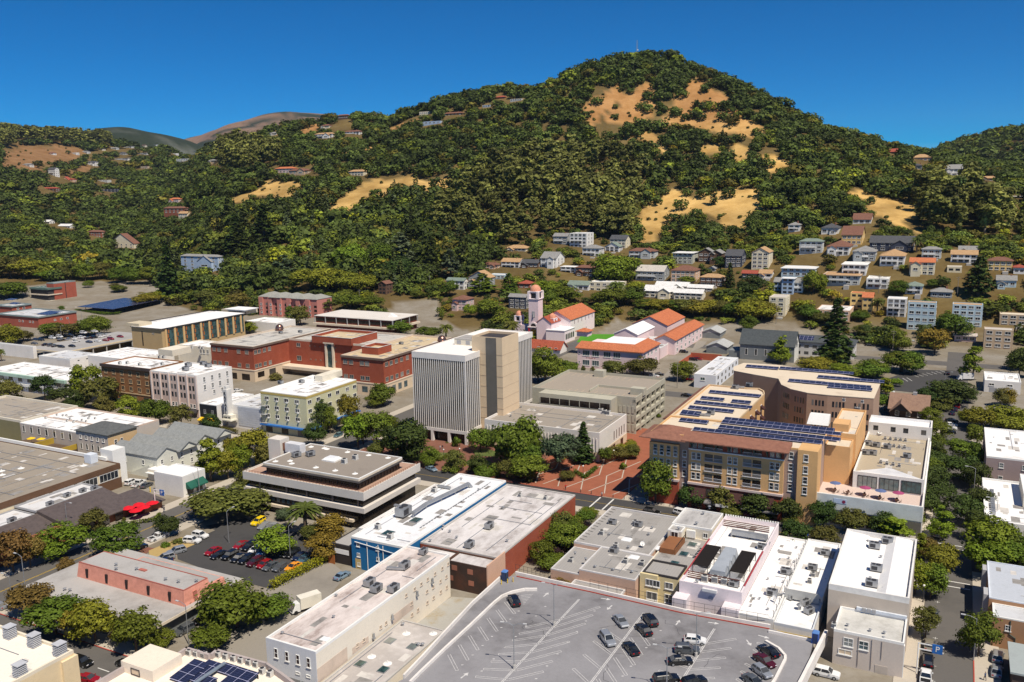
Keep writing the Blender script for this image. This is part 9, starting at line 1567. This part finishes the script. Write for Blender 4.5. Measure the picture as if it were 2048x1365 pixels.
for s,yt,w_ in (('Z1 1790 500',300,215),('W3 1190 940',650,330),('Z6 1680 440',330,110),('Z7 420 455',305,130),('Y3 1370 850',655,160),('Y1 1610 590',415,130),('Y5 1060 480',330,120),('Y5 700 1050',890,120),('Y2 1580 690',600,90),('Z5 10 420',330,60)): palm(s,yt,w_,z=1)
# hedges and planting
HG = leafmat('leaf_hedge',(.10,.14,.012),.35); HY = leafmat('leaf_hedge_yellow',(.26,.25,.012),.35)
def hedge(l_,pts,h,w_,m):
 P_ = [np.array(uv(s)) for s in pts]; V = []
 for a,c in zip(P_[:-1],P_[1:]):
  n = int(np.linalg.norm(c - a) * h * 55); t = rng.random(n)[:,None]; q = a + (c - a) * t; u_ = rng.normal(0,.5,(n,2)) * w_ * .55; z = rng.random(n) ** .6 * h; p = np.stack([(q + u_)[:,0],(q + u_)[:,1],z],1); V.append(np.stack([p[:,0] * BX[0] + p[:,1] * AX[0],p[:,0] * BX[1] + p[:,1] * AX[1],p[:,2]],1))
 V = np.concatenate(V); N_ = rng.normal(0,.6,V.shape) + [0,0,.7]; N_ /= np.linalg.norm(N_,axis=1)[:,None]; tag(link('hedge',quadmesh('hedge',leafquads(V,N_,.17 * rng.uniform(.7,1.3,len(V)),rng),m)),l_,'hedge','hedges')
hedge('long yellow-green hedge between the car lot and the alley',['Z1 1590 820','Z1 1700 760','Z1 1920 650'],2.2,1.8,HY)
hedge('clipped hedge block on the round plaza lawn by the clock',['Q6 175 155','Q6 250 158','Q6 295 135'],1.3,1.6,HG); hedge('short yellow-green hedge by the plaza path',['Q6 340 165','Q6 370 185'],1.3,2,HY); hedge('curved low hedge under the plaza trees',['Q6 620 220','Q6 650 195','Q6 700 195'],1.1,1.4,HY); hedge('straight hedge beside the annex side walk',['Q6 920 215','Q6 970 245','Q6 1030 195'],1.2,1.4,HG); hedge('planting strip in front of the restaurant parasols',['Z1 760 440','Z1 900 420','Z1 940 385'],1.1,1.0,HG); hedge('dark hedge under the grey long house',['Y4 120 870','Y4 360 875'],2.5,3,HG) if 0 else None
hedge('green shrub strip in front of the cinema',['X6 850 640','X6 1080 690'],1.6,1.4,LEAF['olive']); hedge('planted strip at the foot of the solar canopy',['Q1 640 350','Q1 900 380','Q1 1010 375'],2.0,3.0,HG)
for s,d,w_ in (('Q6 185 62',55,25),('Q6 285 70',60,22),('Q6 330 88',30,50),('Q6 290 215',165,60),('Q6 320 215',175,50),('Q6 430 205',145,80),('Q6 520 230',160,70),('Q6 700 262',190,80),('Q6 1160 200',160,40),('W1 1065 1330',1250,60),('W1 1590 1060',985,60),('Z1 970 570',540,60),('Z1 1045 555',520,70),('X5 640 590',510,120),('X5 1020 510',440,130),('Q4 120 640',590,40),('Q4 205 640',595,40),('Q5 260 700',600,80),('Q5 80 700',665,50)): tree(s,d,w_,'bush','olive' if hash_(s) % 2 else 'green')
# ------------------------------------------------------------------ woods on the slopes: nearest trees one by one, the rest as one mass
def woods():
 g = np.random.default_rng(21); P_ = []
 for d0,d1,sp in ((430,900,8.6),(900,1450,9.6),(1450,2750,14.5)):
  n = int((d1 ** 2 - d0 ** 2) * .5 * 1.26 / sp ** 2); d = np.sqrt(g.uniform(d0 ** 2,d1 ** 2,n)); a = g.uniform(-.63,.63,n); P_.append(np.stack([d * np.sin(a),d * np.cos(a),d,np.full(n,sp)],1))
 n0 = sum(map(len,P_)); n = 5200; d = np.sqrt(g.uniform(450 ** 2,800 ** 2,n)); a = g.uniform(-.5,.6,n); P_.append(np.stack([d * np.sin(a),d * np.cos(a),d,np.full(n,5.)],1)); p = np.concatenate(P_); z = gz(p[:,0],p[:,1]); q = np.stack([p[:,0],p[:,1],z],1); px,py = projv(q); D = p[:,2]; n = len(p); r = g.random(n)
 nz = _vnoise(p[:,0] / 55,p[:,1] / 55,31); nz2 = _vnoise(p[:,0] / 120,p[:,1] / 120,32)
 # kinds by place: eucalyptus groves, redwoods and cedars in the valley, oaks on the hill
 euc = (inpoly(px,py,[(860,470),(900,400),(980,350),(1080,310),(1260,300),(1290,360),(1265,480),(1000,500)]) & (D > 640) & (D < 990)) | (inpoly(px,py,[(1820,470),(1830,390),(2048,370),(2048,480)]) & (D < 900) & (nz > -.2)) | inpoly(px,py,[(430,345),(440,300),(560,300),(560,345)]) | (inpoly(px,py,[(0,300),(0,262),(215,262),(225,300)]) & (nz > -.15)); valley = (D < 1000) & (px < 1000)
 k = np.where(euc,2,np.where(valley & (r < .16),3,np.where(valley & (r < .24),4,np.where((r > .80) & (D < 1000),1,0)))); k = np.where((~valley) & (r < .025) & (D < 1000),3,k)
 hh = np.choose(k,[g.normal(9.8,2.4,n),g.normal(10.5,2.4,n),g.normal(23,4.5,n),g.normal(21,5.5,n),g.normal(16,3,n)]); hh = np.where(valley & (k < 2),hh * 1.3,hh); hh = np.clip(hh * np.where(p[:,3] > 10,1.3,1),3.5,34)
 up = q.copy(); up[:,2] += hh; tx,ty = projv(up); W_ = np.choose(k,[.74,.5,.31,.22,.36]) * hh * g.uniform(.85,1.2,n); wp = W_ * FPX / D; jx,jy = 16 * _vnoise(p[:,0] / 22,p[:,1] / 22,8),12 * _vnoise(p[:,0] / 22,p[:,1] / 22,9); gb,gm = golden(px + jx,py + jy),golden(px + jx,py * .45 + ty * .55 + jy)
 spn = inpoly(px,py,GOLD['d']) | inpoly(px,py,GOLD['e']) | inpoly(px,py,GOLD['f']) | inpoly(px,py,GOLD['g']); r2 = g.random(n); bad = (gb & (r2 > np.where(spn,.48,.14))) | (gm & ~gb & (r2 > np.where(spn,.3,.12))); sm = np.where(gb,np.where(r2 < np.where(spn,.24,.04),.85,.25),np.where(gm,.7,1.0)); hh,W_ = hh * sm,W_ * sm
 bad |= (px < -60) | (px > 2110) | (py < 60); u,v = p[:,0] * BX[0] + p[:,1] * BX[1],p[:,0] * AX[0] + p[:,1] * AX[1]
 small = np.arange(n) >= n0
 for b_ in BL:
  c_ = [proj(W(a,e,h_)) for a in (b_.u0,b_.u1) for e in (b_.v0,b_.v1) for h_ in (b_.zb + b_.h * .35,b_.zt)]; d_ = math.hypot(*W(b_.uc,b_.vc)[:2])
  if 400 < d_: KEEP.append((min(q_[0] for q_ in c_),min(q_[1] for q_ in c_),max(q_[0] for q_ in c_),max(q_[1] for q_ in c_),d_))
 for x0,y0,x1,y1,d in KEEP: bad |= (~small | (ty < y1 - 4)) & (tx + wp * .45 > x0) & (tx - wp * .45 < x1) & (ty < y1) & (py > y0) & (D < d + 3)
 for b_ in BL:
  if math.hypot(b_.uc,b_.vc) > 380: bad |= (u > b_.u0 - 3) & (u < b_.u1 + 3) & (v > b_.v0 - 3) & (v < b_.v1 + 4)
 town = inpoly(px,py,TOWN); bad |= town
 resid = inpoly(px,py,[(330,640),(330,585),(700,590),(980,560),(1040,490),(1140,465),(1250,490),(1400,490),(1500,480),(1600,460),(1700,435),(1800,460),(2110,490),(2110,730),(1000,700)]); small = np.arange(n) >= n0; bad |= small & ~resid; ks = np.where(small,g.uniform(3.2,6.5,n) / hh,1); hh,W_ = hh * ks,W_ * ks; k = np.where(small,1,k); bad |= resid & (g.random(n) > .95); bad |= (D < 620) & (((v > 463) & (v < 478)) | ((u > -3) & (u < 9)) | ((u > -198) & (u < -184))); rs = np.where(resid,np.minimum(1,9 / hh) * g.uniform(.55,1,n),1); hh,W_ = hh * rs,W_ * rs * np.where(resid,1.15,1); k = np.where(resid & (k != 3),np.where(r > .5,1,0),k); k = np.where(resid & (k == 3) & (r2 > .3),1,k)
 hill = (D > 760) & (D < 1450) & (px > 900); bad |= hill & (nz < -.34) & (g.random(n) < .5)
 for (x,y,w_) in TREES: bad |= (np.abs(p[:,0] - x) < w_ + 1) & (np.abs(p[:,1] - y) < w_ + 1)
 # the far side of every ridge is out of sight
 vis = np.ones(n,bool)
 for f in np.linspace(.35,.985,44): vis &= HC + (up[:,2] + 4 - HC) * f > gz(p[:,0] * f,p[:,1] * f)
 ok = ~bad & vis; idx = np.nonzero(ok)[0]; idx = idx[np.argsort(-(hh * W_)[idx] / D[idx] ** 2)]; NI = max(0,318 - len(TREES)); near = [i for i in idx if D[i] < 1100][:NI]; rest = np.setdiff1d(idx,near)
 T5 = ['oak','round','euc','redwood','cedar']; C5 = [('dark','green','olive'),('green','yellow','olive'),('olive','olive','dark'),('dark','dark','dark'),('blue-green','dark','green')]
 for i in near:
  sh = T5[k[i]]; ti = C5[k[i]][int(r2[i] * 2.999)]; H = SHAPES[sh][2]; Rr = SHAPES[sh][3]; a = W_[i] / Rr * .95 if k[i] != 0 else W_[i] / Rr; o = treeproto(sh,ti,random.randrange(3)).put(q[i],random.uniform(0,6.28),(a,a,hh[i] / H),None,TREEN[sh][0]); auto(o,TREEN[sh][1].format(ti),'tree','trees of the town and slopes')
 V,C = [],[]; base = np.array([[.072,.098,.018],[.17,.20,.024],[.15,.155,.036],[.062,.076,.02],[.11,.14,.058]])
 for lod,(d0,d1,f) in enumerate(((0,820,1.0),(820,1450,.55),(1450,9000,.3))):
  for kk in range(5):
   for var in range(3):
    s_ = rest[(k[rest] == kk) & (D[rest] >= d0) & (D[rest] < d1) & ((rest % 3) == var)]
    if not len(s_): continue
    sh = T5[kk]; nq = int({'oak': 400,'round': 340,'euc': 420,'redwood': 380,'cedar': 360}[sh] * f); tv = crown(sh,np.random.default_rng(50 + var + kk * 7),nq,{'oak': .60,'round': .44,'euc': .80,'redwood': .74,'cedar': .72}[sh] / f ** .42); H,Rr = SHAPES[sh][2:4]
    a = W_[s_] / Rr * (1.0 if kk == 0 else .95); th = g.uniform(0,6.28,len(s_)); c,s = np.cos(th),np.sin(th); x = (tv[None,:,0] * c[:,None] - tv[None,:,1] * s[:,None]) * a[:,None] + q[s_,0][:,None]; y = (tv[None,:,0] * s[:,None] + tv[None,:,1] * c[:,None]) * a[:,None] + q[s_,1][:,None]; zz = tv[None,:,2] * (hh[s_] / H)[:,None] + q[s_,2][:,None] - .4
    V.append(np.stack([x,y,zz],2).reshape(-1,3)); t = base[kk] * np.exp(g.normal(0,.28,(len(s_),1))) * (1 + .5 * nz[s_][:,None]); gr = g.random((len(s_),1)); t = np.where((gr > .91) & (kk < 2),t * np.array([1.8,1.6,.9]),t); t = np.where((gr < .07) & (kk < 2),t * np.array([1.7,1.1,.9]),t); C.append(np.repeat(np.clip(t,.008,.4),nq,0))
 V,C = np.concatenate(V),np.concatenate(C); m,nt,b_ = _new('woodland_leaves'); at_ = nt.nodes.new('ShaderNodeAttribute'); at_.attribute_name = 'tint'; ge = nt.nodes.new('ShaderNodeNewGeometry'); cc = _mixc(nt,1.0,at_.outputs['Color'],_ramp(nt,ge.outputs['Random Per Island'],[(0,(.55,.55,.55)),(.5,(1,1,1)),(1,(1.4,1.4,1.3))]),'MULTIPLY'); _leafend(m,nt,b_,cc,.2,'woodland_leaves')
 tag(link('woodland',quadmesh('woodland',V,m,C)),'dense mixed woodland of oaks and eucalyptus covering the far slopes','woodland',None,'stuff'); print('TREES',len(TREES),'NEAR',len(near),'REST',len(rest),'QUADS',len(C))
woods()
# ------------------------------------------------------------------ camera, light, sky
cd = bpy.data.cameras.new('camera'); co_ = bpy.data.objects.new('camera',cd); COL.objects.link(co_); cd.sensor_width = 36; cd.lens = FPX / 2048 * 36; cd.clip_start = 1; cd.clip_end = 30000
co_.matrix_world = Matrix(((RT[0],UP[0],-FW[0],0),(RT[1],UP[1],-FW[1],0),(RT[2],UP[2],-FW[2],HC),(0,0,0,1))); SC.camera = co_
SAZ,SEL = R_(147.5),R_(58.5)
sl = bpy.data.lights.new('sun','SUN'); sl.energy = 4.6; sl.angle = R_(.53); sl.color = (1,.91,.77); so = bpy.data.objects.new('sun',sl); COL.objects.link(so)
d = Vector((math.sin(SAZ) * math.cos(SEL),math.cos(SAZ) * math.cos(SEL),math.sin(SEL))); so.rotation_euler = d.to_track_quat('Z','Y').to_euler(); so.location = (0,0,400)
w = bpy.data.worlds.new('World'); SC.world = w; w.use_nodes = True; nt = w.node_tree; bg = nt.nodes['Background']; sk = nt.nodes.new('ShaderNodeTexSky'); sk.sky_type = 'NISHITA'; sk.sun_disc = False; sk.sun_elevation = SEL; sk.sun_rotation = SAZ
sk.altitude = 2500; sk.air_density = .75; sk.dust_density = .0; sk.ozone_density = 5.0; hs = nt.nodes.new('ShaderNodeHueSaturation'); hs.inputs['Saturation'].default_value = 1.95; hs.inputs['Hue'].default_value = .502; nt.links.new(sk.outputs[0],hs.inputs['Color']); nt.links.new(hs.outputs[0],bg.inputs['Color']); bg.inputs['Strength'].default_value = .08
vs = SC.view_settings; vs.view_transform = 'Standard'; vs.look = 'None'; vs.exposure = .25; vs.gamma = 1; vs.use_curve_mapping = False
SC.cycles.max_bounces = 5; SC.cycles.diffuse_bounces = 3; SC.cycles.glossy_bounces = 2; SC.cycles.transmission_bounces = 2; SC.cycles.transparent_max_bounces = 4; SC.cycles.use_denoising = True
hz,nt,b = _new('haze_air'); nt.nodes.remove(b); pv = nt.nodes.new('ShaderNodeVolumePrincipled'); pv.inputs['Color'].default_value = (.62,.76,1,1); pv.inputs['Density'].default_value = 2.2e-5; pv.inputs['Anisotropy'].default_value = .1; nt.links.new(pv.outputs[0],nt.nodes['Material Output'].inputs['Volume'])
tag(link('haze',MB().box(-9600,9600,-60,9700,-1.2,760).mesh('haze',hz)),None,None,None,'stuff')
# ------------------------------------------------------------------ labels: where each repeated thing stands
ORD = 'first second third fourth fifth sixth seventh eighth ninth tenth eleventh twelfth thirteenth fourteenth fifteenth sixteenth seventeenth eighteenth nineteenth'.split()
TENS = {20: 'twent',30: 'thirt',40: 'fort',50: 'fift',60: 'sixt',70: 'sevent',80: 'eight',90: 'ninet'}
def ordinal(k):
 if k < 20: return ORD[k - 1]
 if k >= 100: return 'hundred and ' + ordinal(k - 100) if k > 100 else 'hundredth'
 t = k // 10 * 10; return TENS[t] + ('ieth' if k == t else 'y-' + ORD[k % 10 - 1])
def whereabouts(p):
 u,v = UV(p); best = None
 for nm,u0,u1,v0,v1 in LM:
  du,dv = max(u0 - u,0,u - u1),max(v0 - v,0,v - v1); dd = math.hypot(du,dv)
  if best is None or dd < best[0]: best = (dd,nm,u0,u1,v0,v1)
 dd,nm,u0,u1,v0,v1 = best; dist = math.hypot(u,v); cor = [math.hypot(a,b_) for a in (u0,u1) for b_ in (v0,v1)]
 if dd > 90: return 'far beyond ' + nm
 if v < v0: return 'in front of ' + nm
 if v > v1: return 'behind ' + nm
 return ('right of ' if u > u1 else 'left of ') + nm
cl = {}
for o,ph,pl in AUTO:
 pl = pl or whereabouts(o.location); cl.setdefault((ph,pl),[]).append(o)
for (ph,pl),os_ in cl.items():
 os_.sort(key=lambda o: proj(o.location)[0]); n = len(os_)
 for k,o in enumerate(os_):
  if n == 1: s_ = f'{ph} {pl}'
  elif n == 2: s_ = f'{ph} {pl}, {("left", "right")[k]} one of two'
  elif k == n - 1: s_ = f'{ph} {pl}, last from the left'
  else: s_ = f'{ph} {pl}, {ordinal(k + 1)} from the left'
  o['label'] = s_
for o in [o for o in SC.objects if o.type == 'FONT']:       # lettering becomes plain mesh
 me = bpy.data.meshes.new_from_object(o.evaluated_get(bpy.context.evaluated_depsgraph_get())); n_ = bpy.data.objects.new('lettering',me); COL.objects.link(n_); n_.parent = o.parent; n_.location = o.location; n_.rotation_euler = o.rotation_euler; bpy.data.objects.remove(o)
